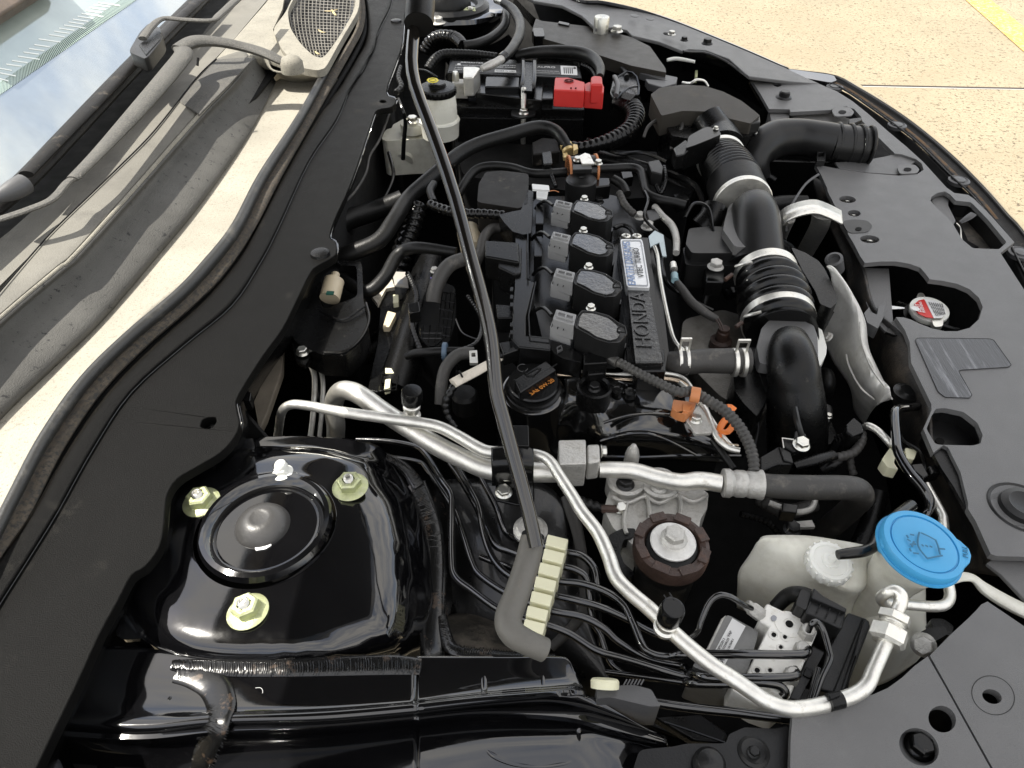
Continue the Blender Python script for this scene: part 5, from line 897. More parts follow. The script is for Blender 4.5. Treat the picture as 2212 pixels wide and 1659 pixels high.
pb = thing('pipe_bracket', 'small bright angled bracket with a bolt beside the orange clip', 'bracket')
part(pb, 'plate', plate(t(2, 1, [(100, 960), (150, 940), (215, 1090), (185, 1145), (80, 1150), (20, 1060)]), -.0, th=.004), K_CAST, bev=.001)
bolt(pb, (*t(2, 1, [(85, 1062)])[0], .0), .0062, (0, 0, 1), K_STEEL)
one('steel_line', 'thin silver steel line bending round the small bracket to a rubber end', 'pipe', tube(t(2, 1, [(-20, 820, .002, 30), (60, 890, .002, 32), (150, 1000, .0, 34), (190, 1110, -.002, 38), (230, 1190, -.004, 40), (300, 1245, -.006, 42), (370, 1262, -.006, 42)]), n=12), K_ALU)
one('rubber_line', 'black rubber line falling from the small bracket behind the silver pipe', 'hose', tube(t(2, 1, [(190, 1190, -.012, 44), (250, 1270, -.015, 46), (330, 1380, -.02, 46)]), n=12), K_RUB)
# ================= intake plumbing =================
ib = thing('upper_bellows', 'ribbed black upper intake bellows with two pale clamp bands', 'intake hose')
def pt(c, r, x, y, z): return P(*t(c, r, [(x, y)])[0], z)
b0, b1 = pt(2, 0, 250, 1035, .02), pt(2, 0, 385, 1320, .02)
part(ib, 'ribbed_hose', tube([b0, b0.lerp(b1, .33)+Vector((0, 0, .004)), b0.lerp(b1, .66)+Vector((0, 0, .004))], r=[.031, .034, .036], n=48, sm=10, corr=(.0078, .19)), K_SATIN)
part(ib, 'smooth_cuff', tube([b0.lerp(b1, .62)+Vector((0, 0, .004)), b0.lerp(b1, .85), b1], r=[.0355, .0365, .035], n=48, sm=8), K_RUB)
dd = (b1-b0).normalized()
for a, rr in ((b0-dd*.006, .0330), (b1-dd*.004, .0365)): part(ib, 'clamp_band', lathe(a, [(rr*.97, 0), (rr, .0006), (rr, .007), (rr*.97, .0078)], axis=dd, n=56), K_ALU)
it = thing('resonator_duct', 'smooth black intake duct with a raised collar between the two ribbed hoses', 'intake duct')
c1, c2 = pt(2, 0, 445, 1415, .014), pt(2, 1, 480, 60, .0)
part(it, 'collar_plate', plate(rnd(t(2, 0, [(270, 1440), (300, 1330), (340, 1305), (540, 1320), (590, 1370), (600, 1560), (560, 1600), (340, 1600), (262, 1490)]), .15), .026, th=.012), K_COV, bev=.005)
part(it, 'duct_tube', tube([c1+Vector((0, .0, .012)), c1.lerp(c2, .3)+Vector((0, 0, .016)), c1.lerp(c2, .7)+Vector((0, 0, .010)), c2], r=[.0265, .0275, .029, .032], n=40, sm=8), K_DGREY)
part(it, 'side_box', plate(rnd(t(2, 0, [(40, 1480), (180, 1465), (400, 1475), (420, 1560), (350, 1640), (60, 1640), (20, 1580)]), .15), .016, th=.05), K_DGREY, bev=.008)
part(it, 'side_port', tube([pt(2, 0, 210, 1340, .02), pt(2, 0, 180, 1420, .01), pt(2, 0, 130, 1480, 0)], r=[.015, .016, .017], n=20), K_BLACK)
part(it, 'lower_skirt', plate(rnd(t(2, 0, [(0, 1600), (320, 1590), (660, 1610), (690, 1659), (640, 1720), (20, 1720)]), .12), .004, th=.03), K_DGREY, bev=.003)
lb2 = thing('lower_bellows', 'glossy ribbed black lower intake bellows with two screwed steel clamps', 'intake hose')
d0, d1 = pt(2, 1, 535, 110, .0), pt(2, 1, 630, 470, -.01)
dl = (d1-d0); part(lb2, 'ribbed_hose', tube([d0, d0.lerp(d1, .3)+Vector((0, 0, .002)), d0.lerp(d1, .7)+Vector((0, 0, .002)), d1+dl*.08], r=[.033, .0375, .0395, .036], n=48, sm=10, corr=(.015, .13)), K_SATIN)
dn = dl.normalized()
for a, rr, nm in ((d0-dn*.002, .0350, 0), (d0+dl*.80, .0385, 1)):
    part(lb2, 'clamp_band', lathe(a, [(rr*.97, 0), (rr, .0008), (rr, .010), (rr*.97, .011)], axis=dn, n=56), K_ALU)
    cp_ = t(2, 1, [(360, 45)])[0] if not nm else t(2, 1, [(425, 375)])[0]
    c = P(*cp_, .035 if not nm else .018)
    part(lb2, 'clamp_tongue', tube([(x, y, z, w) for x, y, z, w in (t(2, 1, [(345, 66, .030, 34), (390, 52, .036, 40), (450, 42, .040, 36)]) if not nm else t(2, 1, [(405, 390, .018, 40), (450, 378, .024, 46), (510, 362, .028, 40)]))], n=8, flat=.5, sm=3), K_ALU)
part(lb2, 'clamp_screw', tube(t(2, 1, [(275, 155, .01, 28), (320, 120, .012, 28)]), n=10, sm=1), K_BROWN)
part(lb2, 'clamp_screw', tube(t(2, 1, [(345, 460, .0, 28), (385, 430, .002, 28)]), n=10, sm=1), K_BROWN)
bg2 = thing('charge_duct', 'large smooth black duct curving down from the lower bellows', 'intake duct')
part(bg2, 'collar_plate', plate(rnd(t(2, 1, [(480, 590), (510, 470), (560, 415), (760, 410), (850, 450), (875, 520), (880, 720), (500, 700)]), .15), .008, th=.012), K_COV, bev=.004)
part(bg2, 'duct_tube', tube(t(2, 1, [(692, 560, .010, 240), (700, 640, .014, 300), (715, 740, .010, 325), (725, 850, -.004, 345), (735, 980, -.022, 365), (740, 1110, -.045, 375), (740, 1250, -.07, 370), (740, 1380, -.10, 360)]), n=44, sm=8), K_BLACK)
part(bg2, 'side_flange', tube(t(2, 1, [(345, 880, -.03, 18), (420, 970, -.035, 18), (480, 1040, -.04, 18), (490, 1120, -.045, 18), (470, 1220, -.05, 18)]), n=8), K_DGREY)
part(bg2, 'side_flange', tube(t(2, 1, [(870, 450, -.01, 16), (885, 600, -.012, 16), (890, 760, -.016, 16), (905, 950, -.03, 16), (900, 1120, -.05, 16), (885, 1270, -.07, 16)]), n=8), K_DGREY)
part(bg2, 'duct_box', plate(rnd(t(2, 1, [(330, 790), (340, 700), (430, 590), (560, 600), (580, 680), (570, 870), (530, 960), (480, 1040), (390, 950), (340, 880)]), .15), -.012, th=.06), K_BLACK, bev=.004)
part(bg2, 'box_face', plate(rnd(t(2, 1, [(440, 650), (500, 760), (540, 880), (570, 860), (578, 680), (555, 605), (460, 600)]), .12), -.010, th=.03), K_DGREY, bev=.003)
part(bg2, 'stay_rib', tube([pt(2, 1, 725, 985, .015), pt(2, 1, 745, 1080, .012), pt(2, 1, 775, 1180, .0)], r=.0028, n=8), K_DGREY)
part(bg2, 'duct_bracket', plate(t(2, 1, [(640, 1190), (720, 1180), (730, 1130), (800, 1150), (812, 1230), (720, 1270), (650, 1230)]), -.0, th=.006), K_BLACK, bev=.001)
bolt(bg2, (*t(2, 1, [(768, 1225)])[0], .001), .0078, (0, -.1, 1), K_STEEL)
part(bg2, 'wire_hook', tube(t(2, 1, [(720, 1190, .002, 10), (645, 1180, .002, 10), (655, 1245, .0, 10)]), n=6, sm=1), K_ALU)
ph = thing('intake_plug', 'dark grey square connector housing at the foot of the big duct', 'connector')
part(ph, 'housing', plate(t(2, 1, [(500, 1300), (620, 1230), (700, 1270), (720, 1350), (620, 1350), (500, 1400)]), -.004, th=.03), K_BLACK, bev=.002)
part(ph, 'lit_side', plate(t(2, 1, [(625, 1232), (700, 1268), (718, 1340), (655, 1320)]), -.002, th=.02), K_DGREY, bev=.001)  # light on this side is put into a lighter plastic
co = thing('coolant_hose', 'short fat grey rubber hose with two steel spring clamps crossing to the duct', 'hose')
part(co, 'hose', tube(t(1, 1, [(2110, 680, .004, 120), (2180, 690, .004, 160)])+t(2, 1, [(30, 690, .004, 160), (130, 680, .004, 160), (240, 680, .004, 165), (350, 680, .004, 170), (430, 680, .004, 175)]), n=32, sm=6), K_RUBG)
for pp, lb3 in ((((320, 690), (400, 690)), ''), (((-40, 680), (30, 680)), '')):
    a, b = pt(2, 1, *pp[0], .004), pt(2, 1, *pp[1], .004); rr = M(92 / 3, a)
    part(co, 'spring_clamp', lathe(a, [(rr, 0), (rr*1.03, .0005), (rr*1.03, (b-a).length*.30), (rr, (b-a).length*.32)], axis=b-a, n=48), K_ALU)
    part(co, 'spring_clamp', lathe(a+(b-a)*.7, [(rr, 0), (rr*1.03, .0005), (rr*1.03, (b-a).length*.30), (rr, (b-a).length*.32)], axis=b-a, n=48), K_ALU)
    for s in (0, .85):
        q = a+(b-a)*s+(b-a)*.07+Vector((0, 0, rr*1.02)); part(co, 'clamp_ear', box(q+Vector((0, 0, .006)), (b-a)*.09, Vector((0, .0012, 0)), Vector((0, 0, .008))), K_ALU, bev=.0006)
    part(co, 'clamp_bridge', box(a+(b-a)*.5+Vector((0, 0, rr*1.02+.013)), (b-a)*.5, Vector((0, .0012, 0)), Vector((0, 0, .0018))), K_ALU, bev=.0006)
# airbox
bx_ = thing('air_box', 'black air filter box with a sloping lid left of the intake snorkel', 'air box')
part(bx_, 'lid', plate(rnd(t(1, 0, [(2005, 612), (2060, 570)])+t(2, 0, [(0, 548), (140, 556), (260, 592), (380, 652), (470, 722), (500, 748), (440, 800), (300, 768), (160, 722), (0, 718)])+t(1, 0, [(2075, 750)]), .08), None, th=.03, zf=lambda x, y: .062-.016*max(0, min(1, (y-185)/80))), K_LIDB, bev=.006)
part(bx_, 'lid_ridge', tube([(x, y, .060-.016*max(0, min(1, (y-185)/80)), 5) for x, y in t(1, 0, [(2070, 640), (2140, 618)])+t(2, 0, [(0, 614), (140, 622), (280, 668), (420, 742)])], n=8, flat=.5), K_LIDB)
part(bx_, 'lid_body', plate(rnd(t(1, 0, [(2075, 740), (2212, 735)])+t(2, 0, [(180, 725), (310, 765), (490, 800), (480, 850), (440, 880), (300, 900), (60, 900)])+t(1, 0, [(2140, 880)]), .1), .03, th=.06), K_BLACK, bev=.003)
part(bx_, 'outlet_tube', tube([pt(2, 0, 150, 770, .038), pt(2, 0, 190, 830, .030), pt(2, 0, 235, 900, .022), pt(2, 0, 262, 980, .02)], r=[.024, .025, .028, .031], n=36, sm=6), K_BLACK)
part(bx_, 'lid_clip', plate(t(2, 0, [(435, 750), (500, 745), (505, 790), (440, 800)]), .045, th=.02), K_DGREY, bev=.002)
part(bx_, 'clip_wire', tube(t(2, 0, [(450, 850, .03, 12), (470, 830, .034, 12), (490, 850, .03, 12), (470, 870, .03, 12)]), n=6), K_STEEL)
ms = thing('airflow_sensor', 'small black airflow sensor plug on the air box outlet', 'sensor')
part(ms, 'sensor_body', plate(rnd(t(2, 0, [(40, 880), (150, 820), (230, 830), (250, 870), (180, 900), (80, 940), (20, 960)]), .15), .062, th=.03), K_SATIN, bev=.002)
part(ms, 'sensor_plug', plate(t(2, 0, [(-60, 960), (20, 900), (60, 950), (10, 1000), (-40, 1010)]), .058, th=.02), K_BLACK, bev=.002)
bolt(ms, (*t(2, 0, [(215, 835)])[0], .063), .004, (0, 0, 1), K_STEEL)
sn = thing('intake_snorkel', 'smooth black intake snorkel elbow ending in a ribbed square mouth', 'intake duct')
part(sn, 'elbow', tube(t(2, 0, [(500, 1150, -.03, 150), (470, 1060, -.01, 200), (500, 970, .005, 240), (600, 905, .012, 250), (740, 890, .014, 236), (860, 905, .014, 240), (980, 925, .013, 244)]), n=40, sm=8, flat=.92), K_DGREY)
part(sn, 'mouth', tube(t(2, 0, [(970, 922, .013, 246), (1080, 935, .012, 250), (1190, 950, .010, 246), (1225, 955, .010, 225)]), n=40, sm=8, flat=.92), K_DGREY)
for x in (985, 1065, 1135, 1195): 
    a = pt(2, 0, x, 924+(x-985)*.1, .0125); part(sn, 'mouth_rib', lathe(a, [(M(122/3, a), 0), (M(128/3, a), .001), (M(128/3, a), .003), (M(122/3, a), .004)], axis=(1, -.05, 0), n=48), K_DGREY)
part(sn, 'joint_ring', tube(t(2, 0, [(400, 930, .0, 40), (430, 1010, -.005, 40), (500, 1100, -.02, 40), (600, 1170, -.03, 38)]), n=12), K_BLACK)
part(sn, 'lower_lip', tube(t(2, 0, [(540, 1040, -.012, 24), (680, 1045, -.012, 22), (860, 1050, -.012, 22), (1060, 1045, -.012, 22), (1200, 1020, -.01, 20)]), n=8), K_BLACK)
part(sn, 'latch', plate(t(2, 0, [(870, 980), (930, 970), (925, 1040), (870, 1040)]), .008, th=.008, holes=[t(2, 0, [(880, 990), (918, 984), (915, 1012), (880, 1015)])]), K_DGREY, bev=.0006)
part(sn, 'ear', plate(t(2, 0, [(1080, 800), (1080, 770), (1160, 760), (1165, 775), (1110, 800)]), .03, th=.006), K_BLACK, bev=.001)
# heat shield and strap
hsd = thing('heat_shield', 'long bent aluminium heat shield between the ducts and the radiator', 'heat shield')
rowsH = [t(2, 1, [(930, 65, .02), (960, 60, .022), (1000, 90, .018), (1010, 120, .01)]), t(2, 1, [(960, 160, .01), (1000, 150, .016), (1090, 230, .016), (1110, 260, .0)]),
         t(2, 1, [(900, 440, -.03), (1020, 400, -.012), (1150, 380, .006), (1185, 420, -.01)]), t(2, 1, [(950, 640, -.05), (1060, 600, -.02), (1170, 560, .0), (1210, 600, -.02)]),
         t(2, 1, [(1080, 850, -.06), (1150, 800, -.025), (1240, 740, -.005), (1300, 800, -.03)]), t(2, 1, [(1110, 1000, -.09), (1200, 920, -.04), (1330, 850, -.012), (1350, 920, -.02)]),
         t(2, 1, [(1170, 1090, -.10), (1220, 1010, -.06), (1260, 960, -.03), (1360, 930, -.024)])]
part(hsd, 'shield_sheet', loft(rowsH, nu=24, su=5, sv=8), K_SHIELD, solid=.0015)
part(hsd, 'shield_bead', tube(t(2, 1, [(1150, 430, .006, 12), (1160, 560, .001, 12), (1220, 720, -.004, 12), (1310, 850, -.012, 12)]), n=8), K_CAST)
part(hsd, 'shield_bead', tube(t(2, 1, [(1060, 640, -.018, 14), (1080, 720, -.02, 14), (1150, 850, -.022, 14), (1240, 930, -.03, 14)]), n=8), K_CAST)
part(hsd, 'side_bracket', plate(rnd(t(2, 1, [(875, 460), (905, 480), (935, 590), (930, 640), (885, 720), (870, 600)]), .15), -.01, th=.03), K_WHITE, bev=.002)
bolt(hsd, (*t(2, 1, [(945, 528)])[0], -.02), .006, (-.8, 0, .6), K_CAST)
sr = thing('support_strap', 'bent flat silver support strap arching from the duct to the front panel', 'strap')
ps = t(2, 0, [(612, 1500), (640, 1420), (720, 1370), (840, 1345), (930, 1370), (1020, 1415)])
pw = []
for (x, y), z in zip(ps, (-.03, .0, .012, .016, .012, .006)): pw.append((x, y, z))
top_r = [P(x, y-13, z) for x, y, z in pw]; bot_r = [P(x+3, y+15, z-.0) for x, y, z in pw]
tr_, br_ = cr([tuple(p) for p in top_r], 5), cr([tuple(p) for p in bot_r], 5); nn_ = len(tr_)
part(sr, 'strap_band', ([Vector(p) for p in tr_]+[Vector(p) for p in br_], [(i, i+1, i+1+nn_, i+nn_) for i in range(nn_-1)]), K_ALU, solid=.003)
part(sr, 'strap_leg', tube([P(*t(2, 0, [(900, 1400)])[0], .006), P(*t(2, 0, [(880, 1480)])[0], -.03), P(*t(2, 0, [(790, 1640)])[0], -.10)], r=.012, n=10, flat=.4), K_CAST)
part(sr, 'strap_leg', tube([P(*t(2, 0, [(700, 1420)])[0], -.01), P(*t(2, 0, [(670, 1480)])[0], -.04), P(*t(2, 0, [(640, 1560)])[0], -.09)], r=.006, n=10), K_CAST)
one('cable_sheath', 'thin pale grey cable arching up behind the silver strap', 'cable', tube(t(2, 0, [(880, 1130, .0, 16), (800, 1190, .002, 16), (730, 1290, .0, 16), (690, 1370, -.01, 16), (670, 1500, -.03, 16)]), n=8), K_GREYP)
one('lower_radiator_hose', 'black rubber hose stub behind the silver strap', 'hose', tube(t(2, 0, [(540, 1330, -.03, 90), (660, 1315, -.03, 100), (800, 1310, -.03, 90)]), n=20), K_RUB)
one('engine_hanger', 'black shaped cover with rounded end right of the lower bellows', 'cover', plate(rnd(t(2, 1, [(700, -60), (800, -20), (880, 30), (920, 80), (1000, 250), (1000, 300), (960, 340), (890, 310), (860, 230), (780, 100)]), .15), .012, th=.03), K_BLACK, bev=.005)
one('stepped_base', 'dark stepped base under the rounded black cover', 'bracket', plate(rnd(t(2, 1, [(840, 250), (900, 330), (1005, 300), (1000, 350), (900, 430), (830, 400)]), .15), -.012, th=.03), K_SATIN, bev=.004)
one('turbo_outlet', 'dark round pipe elbow in the gap right of the big duct', 'pipe', tube(t(2, 1, [(880, 760, -.06, 60), (935, 760, -.05, 70), (945, 820, -.05, 90), (920, 900, -.07, 100)]), n=18), K_RUB)
se = thing('side_connector', 'grey sensor connector right of the big duct', 'connector')
part(se, 'connector_body', plate(t(2, 1, [(910, 940), (975, 970), (980, 1010), (960, 1080), (900, 1060)]), -.05, th=.04), K_DGREY, bev=.003)
part(se, 'lower_shell', plate(rnd(t(2, 1, [(895, 1070), (960, 1060), (1000, 1160), (960, 1220), (885, 1240)]), .15), -.07, th=.04), K_BLACK, bev=.003)
bolt(se, (*t(2, 1, [(945, 1040)])[0], -.05), .004, (0, 0, 1), K_STEEL)
hn = thing('sensor_harness', 'black plug with a pale grey corrugated tail right of the big duct', 'wiring tube')
part(hn, 'plug', plate(t(2, 1, [(1060, 1090), (1110, 1040), (1170, 1090), (1180, 1140), (1100, 1170), (1060, 1140)]), -.02, th=.03), K_BLACK, bev=.002)
part(hn, 'comb', join(*[tube(t(2, 1, [(985+i*22, 1165-i*8, -.025, 14), (1000+i*22, 1205-i*8, -.03, 14)]), n=6, sm=1) for i in range(5)]), K_BLACK, kind='stuff')
part(hn, 'conduit', tube(t(2, 1, [(1160, 1140, -.03, 56), (1160, 1200, -.032, 60), (1110, 1270, -.034, 62), (1030, 1300, -.036, 64), (960, 1310, -.038, 64)]), n=16, corr=(.005, .14)), K_RUBG)
part(hn, 'sleeve', tube(t(2, 1, [(720, 1360, -.03, 60), (850, 1325, -.03, 76), (980, 1290, -.034, 76)]), n=14, flat=.7), K_BLACK)
part(hn, 'tape_wrap', tube(t(2, 1, [(900, 1390, -.05, 60), (960, 1360, -.045, 80), (1020, 1320, -.04, 70)]), n=12), K_BLACK)
part(hn, 'lower_conduit', tube(t(2, 1, [(1085, 1290, -.06, 50), (1090, 1360, -.065, 50), (1110, 1420, -.07, 50)]), n=12, corr=(.005, .14)), K_RUBG)
one('silver_elbow_pipe', 'dull silver pipe elbow passing behind the glossy black tube on the right', 'pipe', tube(t(2, 1, [(1175, 1110, -.03, 40), (1200, 1100, -.022, 46), (1260, 1130, -.02, 48), (1330, 1200, -.022, 50), (1360, 1240, -.026, 46)]), n=16), K_ALU)
gt = thing('glossy_tube', 'glossy black bent tube running down the right side past cream clips', 'tube')
part(gt, 'tube', tube(t(2, 1, [(1530, 975, -.03, 56), (1450, 985, -.02, 56), (1385, 1000, -.012, 58), (1375, 1060, -.01, 60), (1385, 1180, -.01, 60), (1400, 1280, -.01, 62), (1470, 1400, -.012, 64), (1560, 1510, -.014, 66), (1600, 1590, -.018, 66), (1590, 1659, -.025, 62), (1540, 1720, -.03, 60)]), n=20), K_PAINT)
for c, nm in (([(1345, 1240), (1380, 1290), (1370, 1340), (1400, 1385), (1330, 1370), (1290, 1320), (1310, 1290)], 'left'), ([(1440, 1240), (1520, 1260), (1500, 1320), (1450, 1310)], 'right')):
    one('cream_clip', 'cream plastic pipe clip on the %s of the glossy black tube' % nm, 'clip', plate(rnd(t(2, 1, c), .2), -.022, th=.012), K_CREAM, bev=.002, group='cream pipe clips')
cb2 = thing('black_pipe_clip', 'black snap clip joining the glossy tube and the white rod on the right', 'clip')
for pts in ([(1480, 1350), (1560, 1340), (1600, 1420), (1560, 1440), (1500, 1390)], [(1590, 1360), (1650, 1345), (1680, 1400), (1610, 1410)]): part(cb2, 'clip_leaf', plate(t(2, 1, pts), -.012, th=.012), K_SATIN, bev=.0015)
one('silver_drop_pipe', 'silver pipe dropping behind the blue washer cap', 'pipe', tube(t(2, 1, [(1580, 1480, -.02, 46), (1620, 1560, -.02, 52), (1680, 1670, -.022, 56)])+t(2, 2, [(1690, 60, -.024, 60), (1700, 160, -.03, 60)]), n=16), K_ALU)
# radiator side bits
rs = thing('radiator_shroud', 'dark stepped radiator side panel under the left edge of the grey cover', 'panel')
part(rs, 'side_shell', loft([t(2, 0, [(840, 1150, -.01), (900, 1180, -.01), (940, 1220, -.01)]), t(2, 0, [(900, 1330, -.03), (960, 1340, -.02), (1020, 1430, -.012)]), t(2, 0, [(1000, 1560, -.04), (1060, 1560, -.03), (1090, 1560, -.014)]), t(2, 1, [(1060, 60, -.04), (1120, 60, -.03), (1180, 80, -.014)]), t(2, 1, [(1100, 300, -.05), (1170, 330, -.03), (1250, 330, -.016)]), t(2, 1, [(1210, 540, -.06), (1330, 540, -.03), (1430, 510, -.016)]), t(2, 1, [(1320, 820, -.06), (1450, 800, -.03), (1560, 760, -.016)]), t(2, 1, [(1380, 960, -.07), (1500, 960, -.04), (1610, 960, -.016)]), t(2, 1, [(1420, 1200, -.08), (1560, 1240, -.05), (1640, 1270, -.016)]), t(2, 1, [(1520, 1480, -.09), (1680, 1480, -.06), (1800, 1480, -.016)]), t(2, 2, [(1700, 100, -.1), (1850, 130, -.06), (1960, 160, -.016)]), t(2, 2, [(1800, 400, -.1), (1950, 400, -.06), (2100, 420, -.016)])], nu=16, sv=5), mat('dusty_shell', (.018, .017, .016), .5, bump=.5, dust=((.16, .13, .10), .46, .8, 22)), solid=.003)
part(rs, 'flap', plate(t(2, 1, [(1175, 75), (1338, 80), (1352, 260), (1370, 470), (1320, 495), (1230, 400), (1190, 300)]), -.020, th=.003), K_COV, bev=.0008)
part(rs, 'fold', plate(t(2, 1, [(1385, 395), (1440, 510), (1425, 530), (1315, 490)]), -.018, th=.003), K_BLACK)
part(rs, 'hose_holder', plate(rnd(t(2, 1, [(1175, 370), (1210, 330), (1215, 360), (1260, 380), (1270, 320), (1315, 310), (1300, 400), (1265, 470), (1195, 430)]), .1), -.012, th=.014), K_GREYP, bev=.0015)
part(rs, 'round_boss', lathe(pt(2, 1, 1455, 880, -.03), [(.013, -.006), (.013, 0), (.009, .001), (.007, .003), (0, .003)], n=30), K_DGREY)
part(rs, 'round_boss', lathe(pt(2, 1, 980, 20, .0), [(.010, -.02), (.010, 0), (.007, .001), (.006, -.004), (0, -.004)], axis=(-.5, -.3, 1), n=30), K_GREYP)

rescale(oc, o0, 122, .040, ('cap_disc',)); rescale(fn, o0, 137, .0415, ('filler_neck',))
# ================= radiator cap =================
rc = thing('radiator', 'radiator neck and silver pressure cap with red and white warning label in the round opening', 'radiator')
rk0 = pt(2, 1, 1600, 345, -.025); ra = Vector((-.05, -.12, 1)).normalized()
capd = part(rc, 'pressure_cap', lathe(rk0, [(.029, -.010), (.031, -.004), (.0305, .0), (.027, .0012), (0, .0012)], axis=ra, n=56), K_WHITE)
part(capd, 'cap_ear', plate(rnd(t(2, 1, [(1510, 290), (1525, 238), (1560, 238), (1590, 290)]), .3), -.0245, th=.006), K_ALU, bev=.0012)
part(capd, 'cap_ear', plate(rnd(t(2, 1, [(1610, 400), (1690, 390), (1690, 455), (1630, 460)]), .3), -.0245, th=.006), K_ALU, bev=.0012)
part(capd, 'label_red', plate(t(2, 1, [(1565, 280), (1530, 287), (1502, 310), (1505, 345), (1530, 375), (1575, 395), (1625, 402)]), -.0222, th=.0006), K_RED)
part(capd, 'label_white', plate(t(2, 1, [(1568, 280), (1628, 402), (1680, 400), (1705, 375), (1700, 335), (1660, 300), (1620, 283)]), -.0222, th=.0006), K_PAPER)
for i in range(7): text(capd, 'NEVER OPEN WHEN HOT'[:19-i], t(2, 1, [(1590+i*14, 300+i*2)])[0], t(2, 1, [(1640+i*9, 392-i*2)])[0], -.0218, K_INK, ext=.0002, hk=.8, name='print', vflip=1)
for i, s in enumerate(('WARNING', 'HOT', '!')): text(capd, s, t(2, 1, [(1575-i*18, 372-i*6)])[0], t(2, 1, [(1545-i*12, 300+i*14)])[0], -.0218, K_PAPER, ext=.0002, name='print')
rescale(rc, rk0, 80, .031, ('pressure_cap',))
part(rc, 'radiator_neck', join(lathe(rk0-ra*.01, [(.024, -.04), (.024, 0)], axis=ra, n=32), tube(t(2, 1, [(1400, 320, -.05, 60), (1440, 340, -.045, 60), (1500, 380, -.04, 50)]), n=14), tube(t(2, 1, [(1650, 440, -.035, 40), (1740, 470, -.035, 30), (1790, 480, -.035, 24)]), n=12)), K_BLACK)
# ================= grey radiator cover =================
gc = thing('radiator_cover', 'broad grey textured plastic cover over the radiator along the right side', 'cover')
Z0 = -.002
outer = t(2, 0, [(1000, 592), (1100, 655), (1200, 735), (1330, 850), (1450, 950), (1560, 1050), (1660, 1160), (1710, 1215), (1760, 1250)])
mainL = t(2, 0, [(860, 1065), (1000, 1092), (1200, 1122), (1400, 1138), (1520, 1128), (1562, 1100), (1550, 1060), (1510, 1030), (1420, 1000), (1375, 995), (1240, 862), (1150, 770), (1160, 760), (1110, 705), (1060, 690), (985, 700), (960, 712), (700, 726), (692, 708), (560, 706), (500, 600), (432, 496), (700, 528), (890, 545)])
rest = t(2, 0, [(1850, 1262), (1890, 1290), (2000, 1400), (2150, 1570)])+t(2, 1, [(2060, -20), (2130, 90), (2240, 260), (2420, 560), (2560, 900), (2700, 1300), (2800, 1800)])+t(2, 2, [(2900, 600), (2500, 320), (2212, 290), (2030, 285), (1995, 270), (1900, 60), (1850, -20)])
leftB = t(2, 1, [(1850, 1600), (1800, 1400), (1720, 1240), (1690, 1225), (1625, 1275), (1560, 1120), (1612, 1000), (1612, 960), (1480, 690), (1472, 560), (1440, 480), (1382, 396)])
holeR = t(2, 1, [(1430, 397), (1480, 412), (1540, 440), (1620, 470), (1700, 487), (1780, 487), (1860, 465), (1920, 410), (1945, 330), (1920, 270), (1860, 215), (1780, 180), (1680, 160), (1600, 150), (1575, 115), (1540, 75), (1470, 50), (1380, 35), (1290, 35), (1180, 45)])
leftT = t(2, 0, [(1150, 1659), (1110, 1580), (1070, 1515), (1072, 1508), (1020, 1420), (985, 1330), (940, 1240), (938, 1222), (900, 1140)])
polyM = mainL+outer+rest+leftB+holeR+leftT
latch = rnd(t(2, 0, [(1605, 1290), (1640, 1250), (1735, 1238), (1745, 1275), (1860, 1275), (1900, 1305), (2000, 1420), (2150, 1600)])+t(2, 0, [(2060, 1618), (1880, 1610), (1820, 1560), (1740, 1420), (1640, 1340)]), .12)
latch = [(x, y) for x, y in rnd(t(2, 0, [(1606, 1300), (1612, 1275), (1650, 1250), (1700, 1240), (1735, 1262), (1770, 1300), (1870, 1310), (1985, 1430), (2100, 1570), (2050, 1615), (1880, 1608), (1810, 1550), (1740, 1430), (1650, 1350)]), .12)]
pock2 = rnd(t(2, 1, [(1640, 1222), (1580, 1120), (1612, 1040), (1640, 990), (1700, 985), (1820, 1010), (1910, 1080), (1945, 1160), (1930, 1215), (1880, 1228)]), .15)
oval = [ell(*t(2, 0, [(1068, 1292)])[0], 18, 7.5, 5), ell(*t(2, 0, [(1112, 1382)])[0], 14, 7, 3), ell(*t(2, 0, [(1212, 1550)])[0], 21, 8.5, 4), ell(*t(2, 0, [(610, 546)])[0], 10, 5.2, 12)]
part(gc, 'cover_sheet', plate(polyM, Z0, th=.006, holes=[latch, pock2]+oval), K_COV, bev=.0012)
for c in oval[:3]: part(gc, 'hole_floor', plate([(x, y) for x, y in c], Z0-.012, th=.002), K_DEEP)
for (x, y) in ((1062, 1297), (1103, 1388), (1208, 1553)):
    part(gc, 'rivet_head', lathe(pt(2, 0, x, y, Z0-.010), [(.0085, 0), (.0085, .003), (.006, .005), (.0055, .003), (0, .003)], n=24), K_ALU)
part(gc, 'small_recess', plate(rnd(t(2, 0, [(1030, 1432), (1120, 1420), (1200, 1430), (1232, 1465), (1200, 1505), (1075, 1512)]), .3), Z0+.0006, th=.002), K_DGREY)
part(gc, 'recess_hole', plate(ell(*t(2, 0, [(1140, 1482)])[0], 7, 3.6), Z0+.0012, th=.001), K_DEEP)
part(gc, 'pocket_floor', plate(pock2, Z0-.022, th=.003), K_DGREY); 
part(gc, 'pocket_wall', wall(pock2+pock2[:1], Z0-.005, Z0-.024), K_DGREY)
part(gc, 'pocket_hole', plate(ell(*t(2, 1, [(1668, 1198)])[0], 10, 7, 20), Z0-.021, th=.002), K_DEEP)
part(gc, 'pocket_notch', plate(t(2, 1, [(1622, 1275), (1690, 1224), (1712, 1240), (1800, 1420), (1850, 1640), (1870, 1700), (1760, 1500), (1680, 1380)]), Z0-.004, th=.004), K_BLACK)
